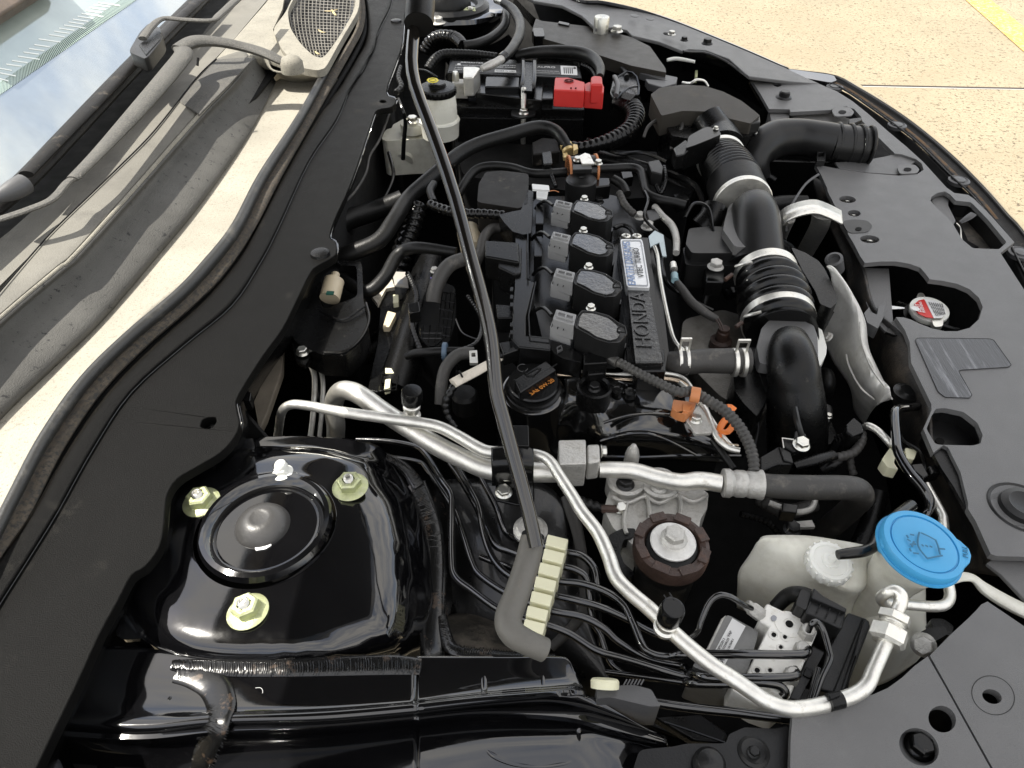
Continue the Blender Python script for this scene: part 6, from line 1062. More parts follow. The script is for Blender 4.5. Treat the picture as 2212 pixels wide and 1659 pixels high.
Lp = rnd(t(2, 1, [(1500, 530), (2010, 536), (2130, 705), (2110, 720), (1785, 740), (1875, 900), (1860, 920), (1700, 915), (1655, 880)]), .08)
part(gc, 'clear_sticker', plate(Lp, Z0+.0006, th=.0004), mat('clear_sticker', (.055, .057, .062), .32, bump=.5, bscale=700, dust=((.35, .36, .38), .52, .75, 90), streak=(1, .08, 1)))
part(gc, 'sticker_edge', tube([(x, y, Z0+.0006, 1.4) for x, y in Lp+Lp[:1]], n=5, sm=1), K_BLACK)
part(gc, 'cover_plug', lathe(pt(2, 1, 2200, 1630, Z0), [(.026, 0), (.025, .001), (.021, -.001), (.018, -.001), (.017, .004), (.012, .006), (.010, .005), (0, .005)], n=40), K_DGREY)
part(gc, 'edge_screw', lathe(pt(2, 0, 655, 632, Z0), [(.0135, 0), (.012, .002), (.009, .003), (.009, .009), (.007, .011), (0, .011)], n=30), K_DGREY)
for x, y in ((1035, 725), (1458, 1097)):
    tab = rnd(t(2, 0, [(x-70, y-15), (x-30, y-35), (x+50, y-30), (x+78, y), (x+60, y+25), (x-50, y+30)]), .25)
    part(gc, 'screw_tab', plate(tab, Z0+.001, th=.002), K_COV, bev=.0006); part(gc, 'tab_hole', plate(ell(*t(2, 0, [(x, y)])[0], 8.5, 3.8), Z0+.0016, th=.001), K_DEEP)
part(gc, 'lower_duct_panel', plate(t(2, 0, [(690, 712), (960, 712), (1000, 740), (1150, 790), (1160, 830), (800, 830), (720, 790)]), Z0-.012, th=.003), K_COV, bev=.001)
part(gc, 'box_corner', plate(t(2, 0, [(560, 708), (696, 710), (690, 770), (620, 810), (575, 790)]), Z0-.008, th=.03), K_COV, bev=.001)
part(gc, 'wedge_panel', plate(t(2, 0, [(985, 1050), (1130, 1045), (1300, 1015), (1430, 985), (1510, 1045), (1390, 1130), (1200, 1118), (1010, 1088)]), Z0-.003, th=.003), K_COV, bev=.001)
one('duct_void', 'dark opening behind the snorkel mouth', 'opening', plate(t(2, 0, [(1230, 860), (1380, 1000), (1240, 1030), (1100, 1040), (1150, 800)]), Z0-.03, th=.003), K_DEEP)
lt = thing('hood_latch', 'grey hood latch tab in the long recess of the radiator cover', 'latch')
part(lt, 'recess_floor', plate(latch, -.030, th=.004), mat('recess_dust', (.05, .047, .042), .6, bump=.5, dust=((.22, .19, .15), .45, .75, 40)))
part(lt, 'recess_wall', wall(latch+latch[:1], Z0-.005, -.032), K_DGREY)
part(lt, 'left_flap', plate(rnd(t(2, 0, [(1612, 1300), (1650, 1258), (1735, 1245), (1720, 1330), (1770, 1430), (1740, 1480), (1680, 1400)]), .1), -.010, th=.003), K_COV, bev=.001)
part(lt, 'latch_hook', tube(t(2, 0, [(1800, 1440, -.012, 30), (1850, 1410, -.006, 52), (1885, 1385, -.002, 50)]), n=12, flat=.3), K_GREYP)
part(lt, 'latch_slot', plate(t(2, 0, [(1720, 1290), (1750, 1300), (1745, 1380), (1810, 1470), (1850, 1560), (1920, 1600), (1860, 1608), (1800, 1540), (1760, 1450)]), -.0285, th=.001), K_DEEP)
part(lt, 'latch_spring', tube(t(2, 0, [(1775, 1450, -.018, 14), (1800, 1480, -.018, 12), (1805, 1540, -.02, 12), (1820, 1590, -.022, 12)]), n=8), K_STEEL)
# lower right covers
c3 = thing('corner_cover', 'grey textured corner cover with holes at the bottom right', 'cover')
p3_ = t(2, 2, [(712, 1318), (960, 1250), (1120, 1215), (1240, 1180), (1330, 1140), (1420, 1075), (1500, 1000), (1588, 935), (1700, 1130), (2000, 1670), (2200, 2030), (690, 2030), (700, 1480)])
h1 = ell(*t(2, 2, [(1682, 1342)])[0], 31, 28, 35); h2 = ell(*t(2, 2, [(1532, 1522)])[0], 46, 37, 38, 40)
part(c3, 'cover_sheet', plate(p3_, .004, th=.006, holes=[h1, h2]), K_COV, sharp=0)
part(c3, 'hole_wall', wall(h1+h1[:1], -.001, -.03), K_DEEP)
part(c3, 'recess_floor', plate(h2, -.010, th=.003), K_SATIN); part(c3, 'recess_wall', wall(h2+h2[:1], -.001, -.012), K_DEEP)
cbb = thing('cover_bolt', 'dark flanged bolt sunk in the oval recess of the corner cover', 'bolt')
bolt(cbb, (*t(2, 2, [(1530, 1525)])[0], -.006), .0095, (0, 0, 1), K_SATIN, name='bolt_head')
part(cbb, 'washer', lathe(pt(2, 2, 1530, 1535, -.010), [(.0165, 0), (.0165, .002), (.012, .003)], n=36), K_GREYP)
c4 = thing('end_cover', 'grey cover beyond the diagonal joint with a ringed hole at the right edge', 'cover')
p4_ = t(2, 2, [(1603, 930), (1730, 800), (1850, 690), (1900, 640), (1935, 600), (1975, 580), (2080, 650), (2300, 800), (2750, 1080), (3000, 1400), (3150, 2030), (2215, 2030), (2010, 1659)])
h3 = ell(*t(2, 2, [(2005, 1196)])[0], 22, 15, 20)
part(c4, 'cover_sheet', plate(p4_, .004, th=.006, holes=[h3]), K_COV, sharp=0)
part(c4, 'hole_wall', wall(h3+h3[:1], -.001, -.03), K_DEEP)
rg = ell(*t(2, 2, [(2012, 1188)])[0], 48, 40, 30, 48)
part(c4, 'pressed_ring', tube([(x, y, .004, 1.8) for x, y in rg+rg[:1]], n=5, sm=1), K_DGREY)
part(c4, 'cover_flap', plate(t(2, 2, [(1970, 330), (2030, 285), (2300, 300), (2300, 640), (2212, 560), (2060, 400)]), -.012, th=.004), K_COV, bev=.001)
# ================= front edge =================
fe = thing('front_edge', 'curved front edge strip with dirt lying in its channel', 'bumper edge')
edgeO = [(1690, 146), (1740, 152)]+t(2, 0, [(1000, 487), (1150, 565), (1300, 655), (1450, 755), (1600, 870), (1750, 1000), (1870, 1115), (2000, 1250), (2120, 1390), (2212, 1490)])+[(2300, 620), (2400, 780), (2540, 1080), (2660, 1450), (2720, 1800)]
edgeI = [(1690, 158), (1738, 166)]+t(2, 0, [(960, 540), (1080, 600), (1210, 690), (1350, 790), (1500, 905), (1640, 1040), (1750, 1150), (1870, 1260), (2010, 1430), (2110, 1560)])+[(2240, 640), (2340, 800), (2480, 1090), (2600, 1450), (2660, 1800)]
mid = [((a[0]+b[0])/2, (a[1]+b[1])/2) for a, b in zip(edgeO, edgeI)]
part(fe, 'outer_skin', loft([[(x+16, y+4, -.10) for x, y in edgeO], [(x+5, y+1, -.035) for x, y in edgeO], [(x, y, -.022) for x, y in edgeO], [(x-4, y+3, -.020) for x, y in edgeO]], nu=70), K_BODY, solid=.003)
part(fe, 'channel', loft([[(x-3, y+3, -.020) for x, y in edgeO], [(x-3, y+4, -.024) for x, y in mid], [(x, y, -.024) for x, y in edgeI]], nu=70), K_MATTE, solid=.003)
part(fe, 'inner_bead', tube([(x, y, -.016, 4.5) for x, y in edgeI[1:]], n=8), K_BLACK)
part(fe, 'outer_bead', tube([(x-5, y+4, -.017, 4.5) for x, y in edgeO[1:]], n=8), K_DGREY)
dl_ = [(m[0]*.45+e[0]*.55+1, m[1]*.45+e[1]*.55) for m, e in zip(mid, edgeI)]
part(fe, 'dirt_strip', tube([(x, y, -.0215, 9) for x, y in dl_[2:11]], n=8, flat=.25), K_DIRTY)
for x, y in ((985, 564), (1390, 812), (1790, 1170), (2190, 1640)):
    part(fe, 'push_clip', lathe(pt(2, 0, x, y, -.018), [(.014, -.004), (.0145, .001), (.012, .002), (.010, .0005), (.0085, .0005), (.008, .0025), (0, .003)], n=32), K_GREYP)
part(fe, 'corner_lamp_edge', plate(rnd(t(2, 0, [(665, 445), (720, 450), (980, 486), (1000, 520), (960, 535), (760, 500)]), .2), -.014, th=.02), K_BODY, bev=.002)
# ================= far fender =================
ff = thing('far_fender', 'black far fender rail with bolts along the top of the photo', 'fender')
skinO = [(1150, -60), (1240, -2), (1300, 6), (1366, 20), (1420, 34), (1476, 54), (1545, 82), (1620, 113), (1700, 148)]
skinI = t(1, 0, [(1080, -150), (1250, 80), (1400, 130), (1560, 160), (1700, 190), (1880, 235), (2050, 275), (2212, 315)])+t(2, 0, [(200, 380), (330, 430), (420, 500), (700, 528), (890, 545)])
part(ff, 'fender_shelf', plate(skinO+[(1738, 166), (1772, 181)]+[(1708, 176), (1612, 164)][:1]+t(2, 0, [(430, 494), (400, 470), (300, 380), (150, 325), (40, 318)])+t(1, 0, [(2212, 330), (2060, 270), (1885, 230), (1850, 195), (1770, 175), (1650, 185), (1560, 100), (1430, 35), (1250, 5), (1120, -60)]), None, th=.006, zf=lambda x, y: .05-.052*max(0, min(1, (x-1300)/450))), K_COV, bev=.0015)
part(ff, 'outer_edge', tube([(x, y, .052-.06*max(0, (x-1300)/400)*.9, 9 if x < 1380 else 5) for x, y in skinO], n=10), K_SATIN)
part(ff, 'fender_skin', loft([[(x, y, .05-.05*max(0, (x-1300)/400)) for x, y in skinO], [(x+6, y-3, .035-.05*max(0, (x-1300)/400)) for x, y in skinO], [(x+8, y-2, -.15) for x, y in skinO]], nu=40), K_BODY, solid=.003)
part(ff, 'inner_return', loft([t(1, 0, [(1120, -20, .03), (1250, 110, .03), (1330, 150, .025), (1600, 190, .02)]), t(1, 0, [(1110, 40, -.0), (1200, 130, .0), (1250, 190, .0), (1330, 230, -.0)])], nu=20), K_BLACK)
part(ff, 'side_wall', loft([t(1, 0, [(2212, 325, .035), ])+t(2, 0, [(60, 330, .03), (150, 335, .025), (290, 395, .018), (400, 480, .010), (440, 510, .008)]), t(1, 0, [(2212, 400, .0)])+t(2, 0, [(60, 400, .0), (150, 410, .0), (280, 470, -.01), (400, 540, -.02), (440, 545, -.02)]), t(1, 0, [(2212, 440, -.06)])+t(2, 0, [(60, 460, -.06), (150, 470, -.06), (280, 540, -.07), (440, 640, -.08), (520, 700, -.08)])], nu=30), K_SATIN, solid=.003)
for x, y, r in ((158, 284, .011), (10, 262, .008)): bolt(ff, pt(2, 0, x, y, .038), r, (0, 0, 1), K_DGREY)
bolt(ff, pt(1, 0, 1785, 205, .045), .012, (0, 0, 1), K_STEEL, name='fender_bolt'); bolt(ff, pt(1, 0, 2140, 225, .042), .008, (0, 0, 1), K_STEEL)
part(ff, 'steel_bush', lathe(pt(1, 0, 1683, 190, .045), [(.014, -.01), (.014, .020), (.013, .022), (.010, .022), (0, .020)], n=28), K_STEEL)
for x, y in ((2000, 120), (1900, 100)): part(ff, 'shelf_hole', plate(ell(*t(1, 0, [(x, y)])[0], 9, 3, 8), .0512, th=.001), K_GREYP)
part(ff, 'shelf_slot', plate(ell(*t(1, 0, [(2110, 218)])[0], 8, 2.5, 10), .0432, th=.001), K_DEEP)
fb_ = thing('fuse_box', 'long flat black fuse box lid beyond the battery', 'fuse box')
part(fb_, 'lid', plate(rnd(t(1, 0, [(1260, 120), (1300, 135), (1600, 170), (1880, 240), (2000, 300), (2100, 440), (2105, 470), (1880, 425), (1560, 320), (1270, 240), (1235, 200)]), .06), .040, th=.02), K_LIDB, bev=.003)
part(fb_, 'box_body', plate(rnd(t(1, 0, [(1275, 250), (1560, 330), (1880, 435), (2105, 475), (2090, 490), (1880, 450), (1270, 290)]), .06), .028, th=.05), K_BLACK, bev=.002)
part(fb_, 'lid_latch', plate(t(1, 0, [(1410, 135), (1480, 150), (1475, 165), (1405, 150)]), .043, th=.005), K_SATIN, bev=.001)
part(fb_, 'hinge_cup', plate(rnd(t(1, 0, [(1240, 180), (1310, 180), (1320, 235), (1250, 235)]), .2), .044, th=.02), K_SATIN, bev=.002)
wt = thing('wire_tray', 'grey open cable channel right of the fuse box', 'cable tray')
part(wt, 'channel', plate(t(1, 0, [(1880, 430), (1915, 425), (2130, 490), (2180, 500), (2170, 540), (2080, 565), (1990, 540), (1970, 510), (2100, 520), (1890, 455)]), .032, th=.012), K_GREYP, bev=.0015)
one('grey_cable', 'pale grey cable end resting beyond the fuse box', 'cable', tube(t(1, 0, [(2110, 390, .02, 22), (2160, 380, .022, 24), (2212, 385, .022, 24), (2290, 400, .022, 20)]), n=8), K_WHITE)
sb = thing('steel_hook', 'small bright bent steel bracket behind the air box', 'bracket')
part(sb, 'hook', tube(t(2, 0, [(0, 535, .03, 16), (50, 540, .035, 18), (90, 518, .04, 18), (140, 525, .038, 16), (165, 560, .03, 14)]), n=8), K_ALU)
one('yellow_tag', 'tiny yellow green tag clipped beside the fender rail', 'tag', plate(t(2, 0, [(82, 455), (98, 455), (96, 500), (80, 500)]), .0, th=.01), K_NUT)
# ================= far strut tower =================
fs = thing('far_strut_tower', 'black far strut tower at the top edge with a rubber dome', 'strut tower')
sc_ = pt(1, 0, 690, 60, .03)
part(fs, 'tower_skin', loft([t(1, 0, [(480, -60, .04), (700, -60, .04), (900, -60, .04), (1050, -60, .04)]), t(1, 0, [(500, 60, .03), (700, 60, .03), (900, 60, .03), (1060, 60, .03)]), t(1, 0, [(540, 180, .025), (700, 160, .025), (880, 150, .025), (1040, 100, .02)]), t(1, 0, [(600, 260, -.05), (720, 230, -.04), (900, 230, -.04), (1040, 190, -.06)]), t(1, 0, [(600, 330, -.12), (720, 320, -.12), (900, 320, -.12), (1040, 290, -.14)])], nu=24, sv=5), K_BODY, solid=.003)
part(fs, 'dome', lathe(sc_, [(.085, -.004), (.085, .008), (.075, .014), (.062, .012), (.058, .004), (.048, .004), (.047, .022), (.035, .038), (.028, .045), (.026, .060)], n=48), K_RUB)
bolt(fs, pt(1, 0, 838, 110, .028), .0125, (0, 0, 1), K_NUT, 'nut', 'flange_nut'); bolt(fs, pt(1, 0, 838, 112, .028), .011, (0, 0, 1), K_STEEL, 'stud', 'stud')
bolt(fs, pt(1, 0, 625, 150, .03), .009, (0, 0, 1), K_CAST, 'nut', 'flange_nut')
hoses = [
 ('hose', 'thick black hose curving down from the far tower to the battery label', [(1050, 20, .05, 50), (1110, 60, .05, 60), (1155, 140, .05, 66), (1155, 220, .055, 66), (1110, 310, .06, 64), (1050, 375, .065, 62)], K_RUB, 0),
 ('hose', 'black loom sweeping behind the far tower to the battery', [(1070, 60, .03, 50), (1060, 160, .03, 56), (980, 240, .03, 60), (880, 285, .03, 64), (790, 300, .03, 66)], K_RUB, 0),
 ('hose', 'taped corrugated loom at the left rear corner of the battery', [(790, 300, .03, 80), (740, 250, .03, 84), (660, 235, .03, 84), (590, 260, .02, 84), (540, 330, .0, 84)], K_SATIN, (.008, .1)),
 ('hose', 'braided black loom leading over the rear edge of the battery', [(560, 450, .03, 60), (600, 390, .04, 60), (660, 350, .045, 56), (760, 345, .046, 50), (880, 350, .046, 46), (1010, 365, .046, 42)], K_RUB, (.006, .1)),
 ('hose', 'fat black sleeved cable running behind the battery to the red terminal cover', [(1130, 360, .045, 60), (1250, 340, .05, 70), (1400, 335, .05, 80), (1540, 345, .052, 84), (1630, 380, .052, 80), (1675, 440, .054, 66), (1675, 500, .056, 50)], K_RUB, 0),
 ('hose', 'thin ribbed cable between the battery corner and the red cover', [(1560, 420, .04, 34), (1620, 450, .04, 34), (1650, 500, .04, 34)], K_SATIN, (.006, .15)),
 ('hose', 'thin rubber cable along the right end of the battery', [(1690, 395, .03, 30), (1770, 415, .03, 30), (1830, 450, .03, 32), (1850, 500, .03, 32)], K_RUB, 0)]
for nm, lb_x, pts, m_, cr_ in hoses: one(nm, lb_x, 'hose', tube(t(1, 0, pts), n=16, corr=cr_ or None), m_)
gcx = thing('ground_cable', 'silver battery cable end taped white on the battery label', 'cable')
part(gcx, 'cable_end', tube(t(1, 0, [(1050, 375, .065, 56), (1010, 400, .064, 50), (960, 425, .062, 54), (910, 445, .06, 40)]), n=12), K_CAST)
part(gcx, 'terminal_strap', plate(t(1, 0, [(790, 430), (860, 430), (900, 440), (880, 470), (855, 500), (790, 500)]), .058, th=.03), K_ALU, bev=.002)
part(gcx, 'sleeve_end', tube(t(1, 0, [(1060, 365, .065, 70), (1035, 385, .064, 68)]), n=12, sm=1), K_SATIN)
hc = thing('hose_fitting', 'silver hose fitting at the top of the far hose', 'fitting'); part(hc, 'ferrule', tube(t(1, 0, [(1000, 0, .05, 40), (1040, 15, .05, 44), (1080, 40, .05, 40)]), n=12), K_ALU)
# ================= battery =================
bt = thing('battery', 'black car battery with a printed top label behind the engine', 'battery')
BZ = .040
part(bt, 'case', plate(t(1, 0, [(705, 375), (1545, 400), (1575, 700), (735, 660), (690, 480)]), .012, th=.20), K_BLACK, bev=.002)
part(bt, 'top_deck', plate(t(1, 0, [(705, 372), (1540, 402), (1562, 505), (685, 470)]), BZ, th=.04), K_BLACK, bev=.002)
blab = part(bt, 'label', plate(t(1, 0, [(720, 395), (1520, 425), (1540, 492), (695, 462)]), BZ+.0006, th=.0006), K_INK)
part(bt, 'front_shelf', plate(t(1, 0, [(690, 480), (1560, 515), (1578, 660), (1575, 710), (735, 690)]), .014, th=.02), K_BLACK, bev=.003)
part(bt, 'front_face', plate(t(1, 0, [(740, 690), (1575, 705), (1570, 775), (745, 760)]), .0, th=.18), K_BLACK, bev=.002)
part(bt, 'vent_box', plate(t(1, 0, [(880, 505), (1310, 505), (1310, 560), (1300, 650), (870, 600)]), .030, th=.03), K_SATIN, bev=.002)
part(bt, 'vent_lid', plate(t(1, 0, [(935, 495), (1160, 490), (1155, 565), (930, 560)]), .038, th=.02), K_SATIN, bev=.002)
part(bt, 'vent_box_right', plate(t(1, 0, [(1255, 510), (1375, 525), (1372, 640), (1250, 640)]), .026, th=.03), K_SATIN, bev=.002)
LZ = BZ+.0012
def whq(pts): part(blab, 'label_panel', plate(t(1, 0, pts), LZ, th=.0005), K_PAPER)
whq([(995, 450), (1132, 455), (1134, 470), (993, 466)]); whq([(1420, 425), (1525, 430), (1530, 486), (1425, 482)])
for i in range(5): part(blab, 'barcode', plate(t(1, 0, [(1440+i*13, 436), (1446+i*13, 436), (1449+i*13, 474), (1443+i*13, 474)]), LZ+.0005, th=.0004), K_INK)
part(blab, 'logo_dot', plate(ell(*t(1, 0, [(762, 415)])[0], 4, 1.8), LZ, th=.0004), K_PAPER)
part(blab, 'logo_dot', plate(ell(*t(1, 0, [(1512, 440)])[0], 3, 1.8), LZ+.0005, th=.0004), K_INK)
text(blab, 'ARMASTER', t(1, 0, [(770, 408)])[0], t(1, 0, [(920, 414)])[0], LZ, K_PAPER, hk=.8)
text(blab, 'ALPRO', t(1, 0, [(1268, 440)])[0], t(1, 0, [(1385, 444)])[0], LZ, K_PAPER, hk=1.1)
for i, (a, b, y) in enumerate(((740, 900, 425), (735, 880, 440), (730, 900, 452), (1000, 1130, 425), (1000, 1130, 438), (1265, 1410, 462), (1262, 1415, 474), (1000, 1125, 462))):
    text(blab, ('DANGER POISON CAUSES BURNS', 'SHIELD EYES NO SPARKS', 'FLUSH WITH WATER', 'CORROSIVE ACID', 'KEEP AWAY', 'RECYCLE Pb 550 CCA', 'WARRANTY 36 MONTHS', 'MADE IN USA')[i], t(1, 0, [(a, y)])[0], t(1, 0, [(b, y+4)])[0], LZ+(.0006 if i == 7 else 0), K_INK if i == 7 else K_PAPER, hk=.7, name='print')
part(bt, 'white_outline', tube(t(1, 0, [(782, 925, -.06, 12), (785, 810, -.02, 12), (800, 803, -.02, 12), (1000, 812, -.02, 12), (1190, 820, -.02, 12)]), n=6, sm=2, flat=.3), K_PAPER)
part(bt, 'white_outline', tube(t(1, 0, [(1330, 825, -.02, 11), (1430, 830, -.02, 11), (1445, 845, -.02, 11), (1448, 950, -.06, 11)]), n=6, sm=2, flat=.3), K_PAPER)
hd = thing('battery_clamp', 'black battery hold down bar with a threaded steel rod', 'clamp')
for dx in (0, 75): part(hd, 'bar_rail', loft([t(1, 0, [(1165+dx, 375, .050), (1190+dx, 375, .050)]), t(1, 0, [(1165+dx, 480, .05), (1190+dx, 482, .05)]), t(1, 0, [(1155+dx, 560, .045), (1182+dx, 560, .045)]), t(1, 0, [(1150+dx, 610, .03), (1178+dx, 612, .03)])], nu=4), K_SATIN, solid=.006)
part(hd, 'bar_web', plate(t(1, 0, [(1180, 400), (1245, 405), (1235, 590), (1170, 585)]), .046, th=.004), K_BLACK)
part(hd, 'threaded_rod', lathe(pt(1, 0, 1180, 730, .01), [(.0042, -.05)]+sum([[(.0042, i*.0022), (.0036, i*.0022+.0011)] for i in range(18)], [])+[(0, .040)], n=14), K_STEEL)
bolt(hd, pt(1, 0, 1182, 735, .012), .0085, (0, 0, 1), K_STEEL)
part(hd, 'hook_plate', plate(rnd(t(1, 0, [(1105, 710), (1150, 700), (1260, 715), (1255, 745), (1160, 765), (1100, 745)]), .2), .012, th=.003), K_DGREY, bev=.0008)
part(hd, 'lower_rod', tube([pt(1, 0, 1182, 760, .0), pt(1, 0, 1182, 820, -.04)], r=.0045, n=10), K_CAST)
rt = thing('terminal_cover', 'bright red plastic cover over the positive battery terminal', 'terminal cover')

top_ = [pt(1, 0, x, y, .062) for x, y in [(1385, 500), (1470, 500), (1578, 530), (1575, 590), (1378, 580)]]
part(rt, 'cover_box', slab(top_, (0, 0, -1), .026), K_RED, bev=.002)
part(rt, 'cover_side', slab([pt(1, 0, x, y, .056) for x, y in [(1572, 545), (1600, 530), (1690, 530), (1703, 560), (1700, 600), (1575, 590)]], (0, 0, -1), .026), K_RED, bev=.002)
part(rt, 'cable_boot', slab([pt(1, 0, x, y, .068) for x, y in [(1618, 495), (1640, 487), (1690, 492), (1695, 545), (1618, 545)]], (0, 0, -1), .030), K_RED, bev=.003)
cR = pt(1, 0, 1475, 525, .0625)
part(rt, 'plus_ring', lathe(cR, [(.0075, 0), (.0075, .0008), (.0065, .0008), (.0065, 0)], n=28), mat('dark_red', (.22, .01, .01), .5))
part(rt, 'plus_mark', join(box(cR+Vector((0, 0, .0005)), (.004, 0, 0), (0, .0008, 0), (0, 0, .0004)), box(cR+Vector((0, 0, .0006)), (.0008, 0, 0), (0, .004, 0), (0, 0, .0004))), MATS['dark_red'])
part(rt, 'cover_tab', box(pt(1, 0, 1505, 618, .048), (.018, 0, 0), (0, .002, 0), (0, 0, .0016)), K_RED, bev=.0006)
for x in (1488, 1518): part(rt, 'vent_slot', box(pt(1, 0, x, 585, .0595)+Vector((0, 0, 0)), (.0012, 0, 0), (0, .0008, 0), (0, 0, .004)), K_DEEP)
part(rt, 'lower_latch', box(pt(1, 0, 1640, 655, .026), (.010, 0, 0), (0, .002, 0), (0, 0, .003)), K_RED, bev=.0006)
# ================= brake fluid reservoir =================
br = thing('brake_reservoir', 'white brake fluid reservoir with a black cap and yellow symbol', 'reservoir')
rb = pt(1, 0, 625, 600, .045)
cz_ = pt(1, 0, 622, 560, .055)
bcap = part(br, 'screw_cap', lathe(cz_, [(.045, -.018), (.046, -.014), (.0455, -.004), (.043, .0), (.030, .0015), (.022, .002), (.0215, .008), (.019, .010), (0, .010)], n=56), K_BLACK)
for k in range(26):
    a = 2*math.pi*k/26; part(bcap, 'cap_rib', box(cz_+Vector((math.cos(a)*.0462, math.sin(a)*.0462, -.010)), Vector((math.cos(a), math.sin(a), 0))*.0012, Vector((-math.sin(a), math.cos(a), 0))*.0016, Vector((0, 0, .006))), K_BLACK)
part(br, 'yellow_symbol', plate(ell(*t(1, 0, [(592, 519)])[0], 13, 5.5, 0, 8), .0655, th=.0005), K_YEL)
part(br, 'symbol_ring', tube([(x, y, .0665, 1.2) for x, y in ell(*t(1, 0, [(592, 519)])[0], 7.5, 3.2)+ell(*t(1, 0, [(592, 519)])[0], 7.5, 3.2)[:1]], n=4, sm=1), K_INK)
part(br, 'tank_neck', lathe(cz_, [(.047, -.125), (.050, -.088), (.052, -.084), (.050, -.080), (.046, -.078), (.045, -.04), (.043, -.018)], n=56), K_TANK)
part(br, 'tank_base', plate(rnd(t(1, 0, [(262, 900), (280, 850), (330, 810), (420, 760), (520, 780), (620, 830), (650, 870), (560, 900), (430, 905), (290, 915)]), .2), -.035, th=.06), K_TANK, bev=.008)
part(br, 'outlet_pipe', tube([pt(1, 0, 430, 960, -.06), pt(1, 0, 410, 1040, -.07)], r=.014, n=18), K_TANK)
bolt(br, pt(1, 0, 462, 790, -.01), .011, (0, 0, 1), K_STEEL); part(br, 'bolt_collar', lathe(pt(1, 0, 462, 810, -.02), [(.02, -.01), (.02, .004), (.014, .006)], n=28), K_TANK)
mj = thing('master_fitting', 'steel block and stud beside the brake reservoir cap', 'fitting')
part(mj, 'block', box(pt(1, 0, 772, 575, .03), (.012, 0, 0), (0, .010, 0), (0, 0, .012)), K_CAST, bev=.001)
part(mj, 'stud', lathe(pt(1, 0, 742, 530, .04), [(.0055, -.01), (.0055, .012), (.004, .016), (0, .016)], n=14), K_STEEL)
one('level_wire', 'thin black wire hanging in front of the brake reservoir', 'cable', tube(t(1, 0, [(370, 640, .06, 20), (400, 720, .05, 22), (415, 800, .03, 26), (405, 920, .0, 28), (400, 1030, -.03, 30)]), n=8), K_SATIN)
one('cap_wire', 'thin black wire curving behind the brake reservoir cap', 'cable', tube(t(1, 0, [(470, 450, .06, 12), (540, 455, .065, 12), (590, 480, .065, 12), (620, 500, .06, 12)]), n=6), K_BLACK)
one('rubber_latch', 'knobbly black rubber buffer between bulkhead cover and reservoir', 'buffer', tube(t(1, 0, [(385, 430, .03, 26), (370, 500, .03, 34), (390, 560, .03, 40), (355, 600, .03, 44)]), n=10, corr=(.012, .3)), K_RUB)
one('bonnet_cable', 'thin silver edged cable running under the bulkhead cover edge', 'cable', tube(t(1, 0, [(310, 740, .0, 16), (250, 900, .0, 16), (185, 1010, .0, 16), (160, 1120, .0, 16), (90, 1240, .0, 16), (10, 1320, .0, 16)]), n=8), K_RUBG)
rescale(br, cz_, 80, .046, ('screw_cap', 'cap_rib', 'tank_neck'))
# ================= middle hoses =================
one('hose', 'long thick black hose from the yellow clamp across to the firewall', 'hose', tube(t(1, 0, [(1480, 980, .02, 60), (1445, 920, .028, 72), (1400, 860, .034, 80), (1330, 828, .036, 84), (1240, 830, .036, 86), (1100, 870, .034, 88), (900, 930, .03, 90), (780, 990, .026, 94), (690, 1060, .022, 96), (560, 1170, .014, 98), (430, 1290, .006, 100), (340, 1430, .0, 104), (240, 1560, -.01, 108), (60, 1640, -.02, 112), (-60, 1680, -.03, 112)]), n=22), K_RUB)
yc = thing('yellow_hose_clamp', 'yellow gold spring clamp at the end of the long hose', 'clamp')
ya, yb = pt(1, 0, 1455, 940, .024), pt(1, 0, 1480, 1000, .018)
yr = M(38/3, ya)
for s in (0, .55): part(yc, 'clamp_ring', lathe(ya.lerp(yb, s), [(yr, 0), (yr*1.08, .0004), (yr*1.08, .0045), (yr, .005)], axis=yb-ya, n=36), K_YCLAMP)
part(yc, 'clamp_ear', plate(t(1, 0, [(1500, 930), (1530, 935), (1535, 960), (1505, 975)]), .03, th=.008), K_YCLAMP, bev=.001)
part(yc, 'clamp_ear', plate(t(1, 0, [(1435, 990), (1465, 985), (1475, 1015), (1440, 1018)]), .022, th=.006), K_YCLAMP, bev=.001)
bt2 = thing('big_conduit', 'large black corrugated conduit curving from the battery cables to the engine', 'conduit')
part(bt2, 'conduit', tube(t(1, 0, [(1820, 660, .02, 130), (1880, 700, .02, 134), (1905, 760, .018, 132), (1870, 840, .015, 126), (1770, 900, .012, 112), (1660, 935, .01, 94), (1560, 955, .008, 80), (1490, 950, .008, 78)]), n=24, corr=(.0085, .13)), K_SATIN)
cg = thing('cable_guide', 'black plastic cable guide cage above the large corrugated conduit', 'cable tray')
part(cg, 'guide_body', plate(t(1, 0, [(1760, 500), (1850, 460), (1920, 500), (1925, 640), (1860, 660), (1760, 640), (1740, 600)]), .028, th=.03), K_SATIN, bev=.002)
part(cg, 'guide_rail', tube(t(1, 0, [(1770, 520, .034, 14), (1850, 465, .04, 14), (1915, 500, .04, 14), (1925, 610, .034, 14), (1860, 640, .03, 14)]), n=6, sm=2), K_SATIN)
part(cg, 'guide_rail', tube(t(1, 0, [(1780, 640, .034, 16), (1860, 570, .038, 16), (1925, 560, .036, 14)]), n=6, sm=2), K_SATIN)
part(cg, 'cable', tube(t(1, 0, [(1780, 620, .038, 34), (1790, 550, .042, 34), (1770, 500, .04, 34)]), n=10), K_GREYP)
one('conduit_collar', 'square collar at the upper end of the large corrugated conduit', 'collar', tube(t(1, 0, [(1790, 650, .022, 120), (1900, 690, .022, 150)]), n=8, sm=1), K_BLACK)
